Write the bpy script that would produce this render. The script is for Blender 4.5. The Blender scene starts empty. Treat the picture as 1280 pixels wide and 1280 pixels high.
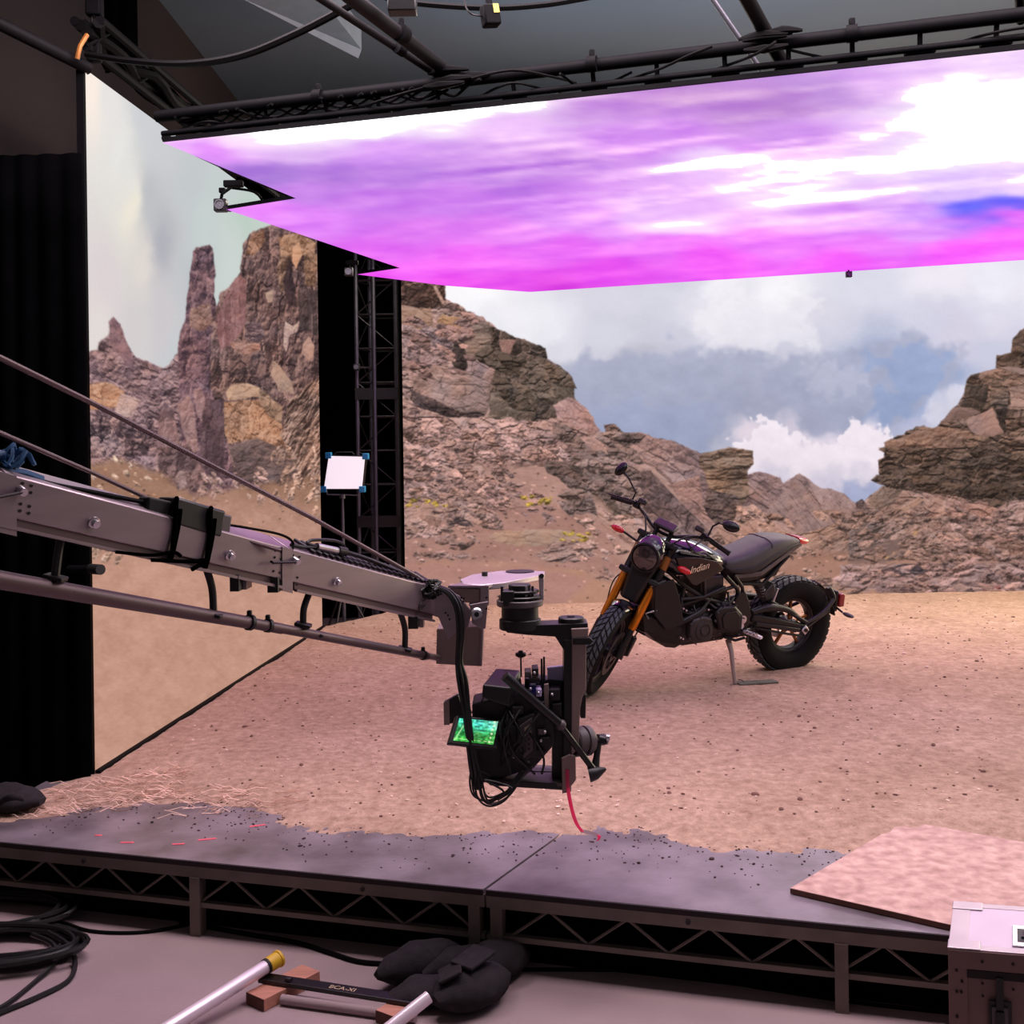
import bpy, bmesh, math, random
import numpy as np
from mathutils import Vector, Matrix

scene = bpy.context.scene
COL = scene.collection
R = math.radians
# ---------------------------------------------------------------- camera: level, slightly rolled, shifted frame
F_PX, CAM_Z, DECK, ROLL, PX0, PY0 = 1400.0, 1.94, 0.30, 0.0138, 640.0, 562.0
cam_d = bpy.data.cameras.new('camera'); cam = bpy.data.objects.new('camera', cam_d); COL.objects.link(cam)
cam_d.sensor_width = 36; cam_d.lens = 36 * F_PX / 1280; cam_d.shift_y = -(640 - PY0) / 1280; cam_d.clip_start = .05
c_, s_ = math.cos(ROLL), math.sin(ROLL)
cam.matrix_world = Matrix(((c_, s_, 0, 0), (0, 0, -1, 0), (-s_, c_, 0, CAM_Z), (0, 0, 0, 1)))
scene.camera = cam
vs = scene.view_settings
vs.view_transform = 'Standard'; vs.look = 'None'; vs.exposure = 0; vs.gamma = 1; vs.use_curve_mapping = False

def ray(px, py):
    u, v = px - PX0, py - PY0
    return Vector(((u - ROLL * v) / F_PX, 1, -(ROLL * u + v) / F_PX))
def at(px, py, Y):                      # point seen at a pixel, Y metres in front of the camera
    return Vector((0, 0, CAM_Z)) + ray(px, py) * Y
def on(px, py, z=DECK):                 # point seen at a pixel on a level plane
    r = ray(px, py); return Vector((0, 0, CAM_Z)) + r * ((z - CAM_Z) / r.z)
def lin(c):
    c = c / 255.; return c / 12.92 if c <= .04045 else ((c + .055) / 1.055) ** 2.4
def rgb(c): return (lin(c[0]), lin(c[1]), lin(c[2]), 1)

# ---------------------------------------------------------------- materials
MATS = {}
def mat(name, col, rough=.6, metal=0., var=.12, scale=9., bump=0., bscale=60., coat=0., emit=None, estr=1., col2=None, stretch=None, spec=.5):
    if name in MATS: return MATS[name]
    m = bpy.data.materials.new(name); m.use_nodes = True; nt = m.node_tree; N = nt.nodes; L = nt.links
    b = N['Principled BSDF']; b.inputs['Roughness'].default_value = rough; b.inputs['Metallic'].default_value = metal
    b.inputs['Specular IOR Level'].default_value = spec
    if coat: b.inputs['Coat Weight'].default_value = coat; b.inputs['Coat Roughness'].default_value = .08
    tc = N.new('ShaderNodeTexCoord'); mp = N.new('ShaderNodeMapping'); L.new(tc.outputs['Object'], mp.inputs['Vector'])
    if stretch: mp.inputs['Scale'].default_value = stretch
    nz = N.new('ShaderNodeTexNoise'); nz.inputs['Scale'].default_value = scale; nz.inputs['Detail'].default_value = 6; L.new(mp.outputs['Vector'], nz.inputs['Vector'])
    cr = N.new('ShaderNodeValToRGB'); cr.color_ramp.elements[0].position = .3; cr.color_ramp.elements[1].position = .7
    base = rgb(col); c2 = rgb(col2) if col2 else tuple(min(1, q * (1 + var)) for q in base[:3]) + (1,)
    cr.color_ramp.elements[0].color = tuple(q * (1 - var) for q in base[:3]) + (1,); cr.color_ramp.elements[1].color = c2
    L.new(nz.outputs['Fac'], cr.inputs['Fac']); L.new(cr.outputs['Color'], b.inputs['Base Color'])
    if bump:
        n2 = N.new('ShaderNodeTexNoise'); n2.inputs['Scale'].default_value = bscale; n2.inputs['Detail'].default_value = 4; L.new(mp.outputs['Vector'], n2.inputs['Vector'])
        bp = N.new('ShaderNodeBump'); bp.inputs['Strength'].default_value = bump; bp.inputs['Distance'].default_value = .01
        L.new(n2.outputs['Fac'], bp.inputs['Height']); L.new(bp.outputs['Normal'], b.inputs['Normal'])
    if emit:
        b.inputs['Emission Color'].default_value = rgb(emit); b.inputs['Emission Strength'].default_value = estr
    MATS[name] = m; return m
def screen_mat(name, strength=1.):
    m = bpy.data.materials.new(name); m.use_nodes = True; nt = m.node_tree; N = nt.nodes; L = nt.links
    for n in list(N): N.remove(n)
    at_ = N.new('ShaderNodeAttribute'); at_.attribute_name = 'picture'; em = N.new('ShaderNodeEmission'); em.inputs['Strength'].default_value = strength
    tc = N.new('ShaderNodeTexCoord'); nz = N.new('ShaderNodeTexNoise'); nz.inputs['Scale'].default_value = 90; L.new(tc.outputs['Object'], nz.inputs['Vector'])
    mr = N.new('ShaderNodeMapRange'); mr.inputs['To Min'].default_value = .95; mr.inputs['To Max'].default_value = 1.05; L.new(nz.outputs['Fac'], mr.inputs['Value'])
    mx = N.new('ShaderNodeVectorMath'); mx.operation = 'SCALE'; L.new(at_.outputs['Color'], mx.inputs[0]); L.new(mr.outputs['Result'], mx.inputs['Scale'])
    L.new(mx.outputs['Vector'], em.inputs['Color']); o = N.new('ShaderNodeOutputMaterial'); L.new(em.outputs['Emission'], o.inputs['Surface'])
    MATS[name] = m; return m

# ---------------------------------------------------------------- objects
ROOTM = {}
def tag(o, label=None, cat=None, group=None, kind=None):
    if label: o['label'] = label
    if cat: o['category'] = cat
    if group: o['group'] = group
    if kind: o['kind'] = kind
    return o
def thing(name, label, cat, loc=(0, 0, 0), rot=None, group=None, matrix=None):
    o = bpy.data.objects.new(name, None); COL.objects.link(o); o.empty_display_size = .1
    M = matrix if matrix is not None else (Matrix.Translation(Vector(loc)) @ (rot.to_4x4() if rot else Matrix()))
    o.matrix_world = M; ROOTM[o.name] = M.copy()
    return tag(o, label, cat, group)
def frame_of(d, upv=(0, 0, 1)):
    d = Vector(d).normalized(); a = Vector(upv)
    if abs(d.dot(a)) > .98: a = Vector((1, 0, 0))
    x = a.cross(d).normalized(); y = d.cross(x).normalized(); return x, y, d

class MB:
    def __init__(s): s.bm = bmesh.new()
    def _v(s, pts): return [s.bm.verts.new(Vector(p)) for p in pts]
    def _f(s, vs_):
        try: return s.bm.faces.new(vs_)
        except ValueError: return None
    def hull8(s, p):                    # 8 points: bottom ring 0-3, top ring 4-7
        v = s._v(p)
        for q in ((0, 3, 2, 1), (4, 5, 6, 7), (0, 1, 5, 4), (1, 2, 6, 5), (2, 3, 7, 6), (3, 0, 4, 7)): s._f([v[i] for i in q])
        return s
    def box(s, c, size, M=None):
        hx, hy, hz = (q / 2 for q in size); c = Vector(c)
        p = [Vector((x, y, z)) for z in (-hz, hz) for x, y in ((-hx, -hy), (hx, -hy), (hx, hy), (-hx, hy))]
        if M is not None: p = [M @ q for q in p]
        return s.hull8([c + q for q in p])
    def bar(s, p0, p1, w, h, upv=(0, 0, 1)):   # rectangular bar
        x, y, d = frame_of(Vector(p1) - Vector(p0), upv); r = []
        for p in (Vector(p0), Vector(p1)): r += [p + x * (a * w / 2) + y * (b * h / 2) for a, b in ((-1, -1), (1, -1), (1, 1), (-1, 1))]
        return s.hull8(r)
    def tube(s, pts, r, n=8, caps=True, closed=False, smooth=0):
        P = [Vector(p) for p in pts]; rr = list(r) if isinstance(r, (list, tuple)) else [r] * len(P)
        if smooth and len(P) > 2:
            Q, q2 = [], []
            for i in range(len(P) - 1):
                a, b, c, d = P[max(i - 1, 0)], P[i], P[i + 1], P[min(i + 2, len(P) - 1)]
                for k in range(smooth):
                    t = k / smooth
                    Q.append(.5 * ((2 * b) + (c - a) * t + (2 * a - 5 * b + 4 * c - d) * t * t + (3 * b - a - 3 * c + d) * t ** 3)); q2.append(rr[i] + (rr[i + 1] - rr[i]) * t)
            P = Q + [P[-1]]; rr = q2 + [rr[-1]]
        m = len(P); rings = []; x = None
        for i in range(m):
            d = (P[(i + 1) % m] - P[i - 1]) if closed else (P[min(i + 1, m - 1)] - P[max(i - 1, 0)])
            if d.length < 1e-9: d = Vector((0, 0, 1))
            d.normalize()
            if x is None: x = frame_of(d)[0]
            else:
                x = x - d * x.dot(d); x = x.normalized() if x.length > 1e-6 else frame_of(d)[0]
            y = d.cross(x)
            rings.append(s._v([P[i] + (x * math.cos(2 * math.pi * k / n) + y * math.sin(2 * math.pi * k / n)) * rr[i] for k in range(n)]))
        for i in range(m if closed else m - 1):
            a, b = rings[i], rings[(i + 1) % m]
            for k in range(n): s._f([a[k], a[(k + 1) % n], b[(k + 1) % n], b[k]])
        if caps and not closed: s._f(rings[0][::-1]); s._f(rings[-1])
        return s
    def cyl(s, p0, p1, r0, r1=None, n=20): return s.tube([p0, p1], [r0, r0 if r1 is None else r1], n)
    def lathe(s, prof, c=(0, 0, 0), axis=(0, 0, 1), n=28, closed=False, upv=(0, 0, 1)):   # prof: (radius, along axis)
        x, y, d = frame_of(axis, upv); c = Vector(c); rings = []
        for r, h in prof:
            rings.append(s._v([c + d * h + (x * math.cos(2 * math.pi * k / n) + y * math.sin(2 * math.pi * k / n)) * max(r, 1e-4) for k in range(n)]))
        for i in range(len(rings) - (0 if closed else 1)):
            a, b = rings[i], rings[(i + 1) % len(rings)]
            for k in range(n): s._f([a[k], a[(k + 1) % n], b[(k + 1) % n], b[k]])
        if not closed: s._f(rings[0][::-1]); s._f(rings[-1])
        return s
    def prism(s, poly, off):            # polygon of 3D points swept along off
        off = Vector(off); a = s._v(poly); b = s._v([Vector(p) + off for p in poly]); n = len(a)
        s._f(a[::-1]); s._f(b)
        for i in range(n): s._f([a[i], a[(i + 1) % n], b[(i + 1) % n], b[i]])
        return s
    def loft(s, secs, caps=True):
        rings = [s._v(q) for q in secs]; n = len(rings[0])
        for a, b in zip(rings, rings[1:]):
            for k in range(n): s._f([a[k], a[(k + 1) % n], b[(k + 1) % n], b[k]])
        if caps: s._f(rings[0][::-1]); s._f(rings[-1])
        return s
    def ball(s, c, r, n=10, M=None):
        rx, ry, rz = r if isinstance(r, (tuple, list)) else (r, r, r); c = Vector(c); rings = []
        for i in range(1, n):
            t = math.pi * i / n
            q = [Vector((rx * math.sin(t) * math.cos(2 * math.pi * k / (2 * n)), ry * math.sin(t) * math.sin(2 * math.pi * k / (2 * n)), rz * math.cos(t))) for k in range(2 * n)]
            rings.append(s._v([c + (M @ p if M is not None else p) for p in q]))
        m = 2 * n
        t0 = Vector((0, 0, rz)); t1 = Vector((0, 0, -rz))
        top, bot = s._v([c + (M @ t0 if M is not None else t0), c + (M @ t1 if M is not None else t1)])
        for k in range(m): s._f([top, rings[0][k], rings[0][(k + 1) % m]]); s._f([bot, rings[-1][(k + 1) % m], rings[-1][k]])
        for a, b in zip(rings, rings[1:]):
            for k in range(m): s._f([a[k], b[k], b[(k + 1) % m], a[(k + 1) % m]])
        return s
    def grid(s, fn, nu, nv):
        g = [[s.bm.verts.new(Vector(fn(i / nu, j / nv))) for i in range(nu + 1)] for j in range(nv + 1)]
        for j in range(nv):
            for i in range(nu): s._f([g[j][i], g[j][i + 1], g[j + 1][i + 1], g[j + 1][i]])
        return s
    def build(s, name, m, parent=None, local=False, bevel=0., subsurf=0, smooth=38, normals=True):
        if normals: bmesh.ops.recalc_face_normals(s.bm, faces=s.bm.faces)
        if parent is not None and not local:
            root = parent
            while root.parent: root = root.parent
            s.bm.transform(ROOTM[root.name].inverted())
        me = bpy.data.meshes.new(name); s.bm.to_mesh(me); s.bm.free()
        me.materials.append(m if not isinstance(m, str) else MATS[m])
        if smooth: me.shade_smooth(); me.set_sharp_from_angle(angle=R(smooth))
        o = bpy.data.objects.new(name, me); COL.objects.link(o)
        if parent is not None: o.parent = parent
        if bevel:
            b = o.modifiers.new('bevel', 'BEVEL'); b.width = bevel; b.segments = 2; b.limit_method = 'ANGLE'; b.angle_limit = R(40)
        if subsurf:
            b = o.modifiers.new('subsurf', 'SUBSURF'); b.levels = b.render_levels = subsurf
        return o
def copy_tree(o, parent=None):
    c = o.copy(); COL.objects.link(c); c.parent = parent
    for ch in [q for q in bpy.data.objects if q.parent == o]: copy_tree(ch, c)
    return c
def lettering(name, text, m, parent, M, size, extrude=.0008, shear=0., parent_label=None):
    cu = bpy.data.curves.new(name, 'FONT'); cu.body = text; cu.size = size; cu.extrude = extrude; cu.shear = shear; cu.align_x = 'CENTER'; cu.align_y = 'CENTER'
    tmp = bpy.data.objects.new(name + '_source', cu); COL.objects.link(tmp)
    me = bpy.data.meshes.new_from_object(tmp); bpy.data.objects.remove(tmp); me.transform(M); me.materials.clear(); me.materials.append(m)
    o = bpy.data.objects.new(name, me); COL.objects.link(o); o.parent = parent; return o
# ---------------------------------------------------------------- palette
mat('concrete', (156, 136, 138), .75, var=.10, scale=2.2, bump=.12, bscale=50)
mat('ceiling_cloth', (126, 138, 152), .9, var=.08, scale=.6)
mat('trough_grey', (150, 152, 156), .6, var=.08)
mat('brown_wall', (66, 52, 52), .9, var=.25, scale=.8)
mat('dark_wall', (30, 27, 28), .9, var=.2, scale=1.)
mat('black_cloth', (5, 5, 6), 1., var=.25, scale=5., spec=.0)
mat('rig_black', (7, 7, 9), .7, .0, var=.2, scale=14, spec=.08)
mat('rig_pipe', (15, 13, 15), .65, .0, var=.2, scale=8, spec=.15)
mat('rig_cable', (6, 6, 7), .7, var=.1, spec=.08)
mat('black_metal', (20, 19, 21), .5, .0, var=.2, scale=14)
mat('black_paint', (14, 13, 15), .38, .0, var=.2, scale=14)
mat('black_plastic', (15, 14, 16), .45, var=.2, scale=20)
mat('black_rubber', (17, 17, 18), .7, var=.2, scale=20)
mat('cable_rubber', (9, 9, 10), .5, var=.15, scale=20)
mat('dark_pipe', (46, 42, 46), .45, .5, var=.2, scale=8)
mat('grey_pipe', (104, 104, 112), .4, .7, var=.15, scale=8)
mat('aluminium', (196, 184, 188), .42, .75, var=.1, scale=6, stretch=(1, 1, 12))
mat('crane_metal', (156, 140, 146), .36, .75, var=.1, scale=3, stretch=(1, 1, 9))
mat('rod_metal', (104, 88, 90), .42, .6, var=.12, scale=5)
mat('stage_metal', (112, 102, 94), .6, .3, var=.2, scale=7)
mat('steel', (206, 204, 210), .28, .9, var=.08, scale=10)
mat('deck_top', (96, 86, 90), .40, var=.3, scale=4.2, bump=.1, bscale=40, col2=(132, 121, 130), spec=.6)
mat('deck_edge', (34, 24, 26), .8, var=.2)
mat('plywood', (168, 128, 120), .75, var=.14, scale=18, bump=.2, bscale=30, col2=(206, 170, 160))
mat('wood', (186, 128, 108), .7, var=.16, scale=6, stretch=(1, 10, 10))
mat('wood_end', (88, 52, 42), .8, var=.2, scale=20)
mat('straw', (232, 194, 176), .8, var=.15)
mat('pebble_light', (226, 196, 182), .8, var=.15, scale=40)
mat('pebble_dark', (112, 78, 68), .85, var=.2, scale=40)
mat('debris', (58, 38, 36), .9, var=.3, scale=40)
mat('tape_pink', (226, 92, 108), .7, var=.1, scale=30)
mat('ribbon_pink', (255, 120, 165), .5, var=.08, scale=30)
mat('ribbon_white', (245, 225, 232), .5, var=.05)
mat('yellow_cap', (214, 172, 34), .5, var=.08)
mat('yellow_label', (176, 164, 70), .6, var=.1)
mat('white_tube', (236, 220, 232), .3, .3, var=.05)
mat('bag_cloth', (44, 40, 43), .92, var=.2, scale=30, bump=.25, bscale=160, spec=.15)
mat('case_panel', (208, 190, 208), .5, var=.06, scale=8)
mat('case_shaded', (120, 92, 88), .55, var=.12, scale=8)  # darker case tone, shade of the front side put into the colour
mat('chrome', (216, 212, 218), .2, .95, var=.05)
# motorcycle
mat('tyre', (13, 13, 14), .8, var=.2, scale=26, spec=.25)
mat('tyre_tread', (56, 64, 68), .62, var=.2, scale=26, spec=.4)
mat('bike_black', (13, 12, 14), .42, .1, var=.2, scale=18)
mat('bike_satin', (34, 34, 36), .42, .3, var=.18, scale=18)
mat('engine_grey', (60, 56, 56), .46, .35, var=.22, scale=22)
mat('tank_gloss', (26, 26, 38), .12, .3, var=.1, coat=1.)
mat('tank_bronze', (60, 48, 43), .5, .4, var=.08, scale=14)
mat('fork_gold', (216, 128, 34), .3, .8, var=.08, scale=10)
mat('seat_vinyl', (74, 74, 74), .55, var=.1, scale=14, bump=.06, bscale=240)
mat('seat_side', (44, 43, 46), .6, var=.1, scale=14)
mat('lens_glass', (58, 48, 50), .08, .1, var=.2, scale=30, coat=1.)
mat('mirror_black', (12, 12, 14), .3, var=.1)
mat('red_lens', (206, 24, 30), .25, var=.08, coat=.6)
mat('dark_red_lens', (140, 18, 22), .25, var=.08, coat=.6)
mat('paint_cream', (196, 172, 140), .6, var=.05)
mat('logo_cream', (236, 216, 186), .5, var=.03)
mat('orange_metal', (150, 96, 44), .45, .5, var=.1)
# devices
mat('device_grey', (86, 78, 80), .5, .2, var=.12, scale=14)
mat('device_taupe', (142, 122, 118), .55, .2, var=.1, scale=10)
mat('device_lilac', (206, 190, 232), .5, var=.05)
mat('beige_label', (186, 172, 140), .6, var=.08)
mat('blue_plastic', (44, 148, 196), .4, var=.1)
mat('blue_cloth', (30, 84, 130), .7, var=.3, scale=30)
mat('blue_glow', (40, 40, 130), .3, var=.1)
mat('softlight', (240, 236, 240), .5, var=.02, emit=(250, 238, 246), estr=.8)
mat('zip_white', (232, 226, 232), .6, var=.03)
mat('stand_wood', (96, 98, 86), .8, var=.25, scale=18)
def thin_film(name):                      # light shines through the thin plastic of the ribbon
    m = MATS[name]; nt = m.node_tree; N = nt.nodes; L = nt.links; b = N['Principled BSDF']; t = N.new('ShaderNodeBsdfTranslucent'); t.inputs['Color'].default_value = rgb((255, 120, 165))
    mx = N.new('ShaderNodeMixShader'); mx.inputs['Fac'].default_value = .7; L.new(b.outputs['BSDF'], mx.inputs[1]); L.new(t.outputs['BSDF'], mx.inputs[2]); L.new(mx.outputs['Shader'], N['Material Output'].inputs['Surface'])
thin_film('ribbon_pink')
screen_mat('led_picture'); screen_mat('led_sky'); screen_mat('monitor_picture')
# ---------------------------------------------------------------- pictures shown on the LED screens
def _hash(ix, iy, seed):
    h = (ix.astype(np.int64) * 374761393 + iy.astype(np.int64) * 668265263 + seed * 1274126177) & 0xffffffff
    h = ((h ^ (h >> 13)) * 1274126177) & 0xffffffff
    h = ((h ^ (h >> 16)) * 2246822519) & 0xffffffff
    return ((h ^ (h >> 15)) & 0xffffff) / float(0xffffff)

def vnoise(x, y, seed=0):
    ix = np.floor(x); iy = np.floor(y); fx = x - ix; fy = y - iy
    ux = fx * fx * (3 - 2 * fx); uy = fy * fy * (3 - 2 * fy)
    a = _hash(ix, iy, seed); b = _hash(ix + 1, iy, seed); c = _hash(ix, iy + 1, seed); d = _hash(ix + 1, iy + 1, seed)
    return (a + (b - a) * ux) * (1 - uy) + (c + (d - c) * ux) * uy

def fbm(x, y, seed=0, octaves=4):
    s = np.zeros_like(x, dtype=float); a = .5; t = 0
    for k in range(octaves):
        s = s + a * (vnoise(x, y, seed + 17 * k) * 2 - 1); t += a
        x = x * 2.03 + 11.7; y = y * 2.03 + 5.3; a *= .52
    return s / t

def worley(x, y, seed=0):
    ix = np.floor(x); iy = np.floor(y)
    f1 = np.full(x.shape, 9.); f2 = np.full(x.shape, 9.)
    cx = np.zeros(x.shape); cy = np.zeros(x.shape); ca = np.zeros(x.shape); cb = np.zeros(x.shape)
    for dx in (-1, 0, 1):
        for dy in (-1, 0, 1):
            gx = ix + dx; gy = iy + dy
            px = gx + .1 + .8 * _hash(gx, gy, seed); py = gy + .1 + .8 * _hash(gx, gy, seed + 7)
            d = np.hypot(px - x, py - y)
            n = d < f1
            f2 = np.where(n, f1, np.minimum(f2, d)); f1 = np.where(n, d, f1)
            cx = np.where(n, x - px, cx); cy = np.where(n, y - py, cy)
            ca = np.where(n, _hash(gx, gy, seed + 31), ca); cb = np.where(n, _hash(gx, gy, seed + 57), cb)
    return f1, f2, cx, cy, ca, cb

def sstep(a, b, v):
    t = np.clip((v - a) / (b - a), 0, 1); return t * t * (3 - 2 * t)

class Art:
    """A painting on a regular grid of artwork units (x0..x1, y0..y1)."""
    def __init__(s, x0, y0, x1, y1, step=1.0):
        s.x0, s.y0, s.step = x0, y0, step
        s.w = int((x1 - x0) / step) + 1; s.h = int((y1 - y0) / step) + 1
        s.X, s.Y = np.meshgrid(x0 + np.arange(s.w) * step, y0 + np.arange(s.h) * step)
        s.c = np.zeros((s.h, s.w, 3))
    def gradient(s, pts, ax=1., ay=1., power=3., warp=0, wscale=40, seed=0, stretch=1.):
        X = s.X + warp * fbm(s.X / wscale / stretch, s.Y / wscale, seed, 5); Y = s.Y + warp * fbm(s.X / wscale / stretch + 40, s.Y / wscale + 9, seed + 3, 5)
        num = np.zeros_like(s.c); den = np.zeros(s.X.shape)
        for px, py, r, g, b in pts:
            w = 1. / (((X - px) * ax) ** 2 + ((Y - py) * ay) ** 2 + 30.) ** (power / 2)
            num += w[..., None] * np.array([r, g, b], float); den += w
        s.c = num / den[..., None]
    def mask(s, poly, rough=2., rscale=9., seed=0, soft=.8):
        P = np.array(poly, float)
        x0, y0 = P.min(0) - 8 - rough; x1, y1 = P.max(0) + 8 + rough
        i0 = max(0, int((y0 - s.y0) / s.step)); i1 = min(s.h, int((y1 - s.y0) / s.step) + 2)
        j0 = max(0, int((x0 - s.x0) / s.step)); j1 = min(s.w, int((x1 - s.x0) / s.step) + 2)
        if i1 <= i0 or j1 <= j0: return None
        x = s.X[i0:i1, j0:j1]; y = s.Y[i0:i1, j0:j1]
        x, y = x + rough * fbm(x / rscale, y / rscale, seed + 101, 3), y + rough * fbm(x / rscale + 31, y / rscale, seed + 202, 3)
        ins = np.zeros(x.shape, bool); dist = np.full(x.shape, 99.)
        for k in range(len(P)):
            ax, ay = P[k]; bx, by = P[(k + 1) % len(P)]
            if ay != by:
                ins ^= ((ay > y) != (by > y)) & (x < (bx - ax) * (y - ay) / (by - ay) + ax)
            ux, uy = bx - ax, by - ay; t = np.clip(((x - ax) * ux + (y - ay) * uy) / (ux * ux + uy * uy + 1e-9), 0, 1)
            dist = np.minimum(dist, np.hypot(x - ax - t * ux, y - ay - t * uy))
        sd = np.where(ins, dist, -dist)
        return (slice(i0, i1), slice(j0, j1)), np.clip(sd / (2 * soft) + .5, 0, 1), sd
    def rock(s, poly, dark, mid, light, scale=16, ang=0., an=1.6, contrast=1., seed=0, rough=2.5, crack=.55, fine=.35, rim=.35, bias=0., soft=.8, strata=0., opacity=1.):
        m = s.mask(poly, rough, 9., seed, soft)
        if m is None: return
        sl, al, sd = m
        x = s.X[sl]; y = s.Y[sl]; ca, sa = math.cos(ang), math.sin(ang)
        tone = np.zeros(x.shape); ck = np.ones(x.shape); H = np.zeros(x.shape)
        for k, (f, a) in enumerate(((1., .5), (.5, .5), (.24, .55), (.12, .5))):
            sc = scale * f * 1.25
            u = (x * ca + y * sa) / (sc * an); v = (-x * sa + y * ca) / sc
            wu = .5 * fbm(u * .8, v * .8, seed + 5 * k, 3); wv = .5 * fbm(u * .8 + 8, v * .8, seed + 5 * k + 2, 3)
            f1, f2, cx, cy, ra, rb = worley(u + wu, v + wv, seed + 13 * k)
            e = .86 + .14 * sstep(0., .3, f2 - f1)
            H += sc * a * e * (.3 + .38 * ra + cx * (rb - .5) * 1.1 + cy * (_hash(ra * 9999, rb * 9999, 3) - .42) * 1.3)
            if k < 2: tone += (.75, .5)[k] * (ra - .5 + cx * (rb - .5))
            if k < 3:
                sp = sstep(.45, .7, vnoise(u * .55, v * .55, seed + 71 + k))
                ck = np.minimum(ck, 1 - .42 * crack * sp * (1 - sstep(.0, .08 + .03 * k, f2 - f1)))
        H += 1.6 * fbm(x / 7., y / 6., seed + 61, 4) + 3. * fbm(x / 26., y / 20., seed + 62, 3)
        gy = np.gradient(H, s.step, axis=0) if H.shape[0] > 2 else H * 0; gx = np.gradient(H, s.step, axis=1) if H.shape[1] > 2 else H * 0
        tone += 1.5 * np.tanh((gy * .9 + gx * .45) * .85)
        tone += .5 * fbm(x / 34., y / 26., seed + 63, 3) + .35 * fbm(x / 9., y / 7., seed + 64, 2)
        tone += fine * fbm(x / 5., y / 5., seed + 91, 4)
        if strata:
            v = (-x * sa + y * ca) / (scale * .28) + 1.2 * fbm(x / scale, y / scale, seed + 3, 3)
            tone += strata * (vnoise(v * 0 + .5 + u * .05, v, seed + 44) - .5) * 2
        tone = tone * contrast + bias
        if rim:
            gy = np.gradient(np.clip(sd, -3, 7), axis=0); gx = np.gradient(np.clip(sd, -3, 7), axis=1)
            tone += rim * (gy + .4 * gx) * np.clip(1 - sd / 7., 0, 1)
        t = np.clip(tone, -1, 1)[..., None]; d, mm, l = (np.array(q, float) for q in (dark, mid, light))
        c = np.where(t < 0, mm + (d - mm) * (-t), mm + (l - mm) * t) * ck[..., None]
        hue = fbm(x / 23., y / 23., seed + 400, 3)[..., None]
        c = c * (1 + hue * np.array([.06, .0, -.06]))
        a = (al * opacity)[..., None]
        s.c[sl] = s.c[sl] * (1 - a) + c * a
    def cloud(s, poly, col, soft, rough, rscale, seed, opacity):
        m = s.mask(poly, rough * 2, rscale, seed, soft)
        if m is None: return
        sl, al, sd = m
        a = (al * al * (3 - 2 * al) * opacity)[..., None]; c = np.array(col, float) + (7 * fbm(s.X[sl] / 12., s.Y[sl] / 9., seed + 5, 4) - 5 * np.clip((s.Y[sl] - s.Y[sl].mean()) / 40., -1, 1))[..., None]
        s.c[sl] = s.c[sl] * (1 - a) + c * a
    def sand(s, poly, col, var=14, seed=0, soft=6., rough=6., specks=.0, ax=3., opacity=1.):
        m = s.mask(poly, rough, 16., seed, soft)
        if m is None: return
        sl, al, sd = m
        x = s.X[sl]; y = s.Y[sl]
        n = fbm(x / (12. * ax), y / 12., seed, 5) * .8 + fbm(x / 4., y / 2., seed + 9, 3) * .5
        c = np.array(col, float) + var * n[..., None] * np.array([1, .95, .9])
        if specks:
            f1, f2, cx, cy, ra, rb = worley(x / 9., y / 5., seed + 5)
            sp = (f1 < .16 + .12 * rb) & (ra < specks)
            c = np.where(sp[..., None], c * np.where(rb > .6, 1.22, .68)[..., None], c)
        a = (al * opacity)[..., None]
        s.c[sl] = s.c[sl] * (1 - a) + c * a
    def scatter(s, box, n, col, size, seed=0, an=1.6, ang=0., within=None):
        r = random.Random(seed)
        for k in range(n):
            cx = r.uniform(box[0], box[2]); cy = r.uniform(box[1], box[3]); q = size * r.uniform(.5, 1.4); a0 = ang + r.uniform(-.5, .5)
            pts = []
            for j in range(6):
                t = j / 6 * 2 * math.pi + r.uniform(-.3, .3); rr = q * r.uniform(.7, 1.1)
                px, py = an * rr * math.cos(t), rr * .7 * math.sin(t)
                pts.append((cx + px * math.cos(a0) - py * math.sin(a0), cy + px * math.sin(a0) + py * math.cos(a0)))
            v = r.uniform(.8, 1.15)
            s.rock(pts, [q_ * .5 * v for q_ in col], [q_ * v for q_ in col], [min(255, q_ * 1.3 * v) for q_ in col], scale=size, seed=seed + k, rough=.8, rim=.6, soft=.7)
    def sample(s, x, y):
        u = np.clip((x - s.x0) / s.step, 0, s.w - 1.001); v = np.clip((y - s.y0) / s.step, 0, s.h - 1.001)
        i = v.astype(int); j = u.astype(int); fu = (u - j)[..., None]; fv = (v - i)[..., None]
        return (s.c[i, j] * (1 - fu) + s.c[i, j + 1] * fu) * (1 - fv) + (s.c[i + 1, j] * (1 - fu) + s.c[i + 1, j + 1] * fu) * fv

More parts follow.
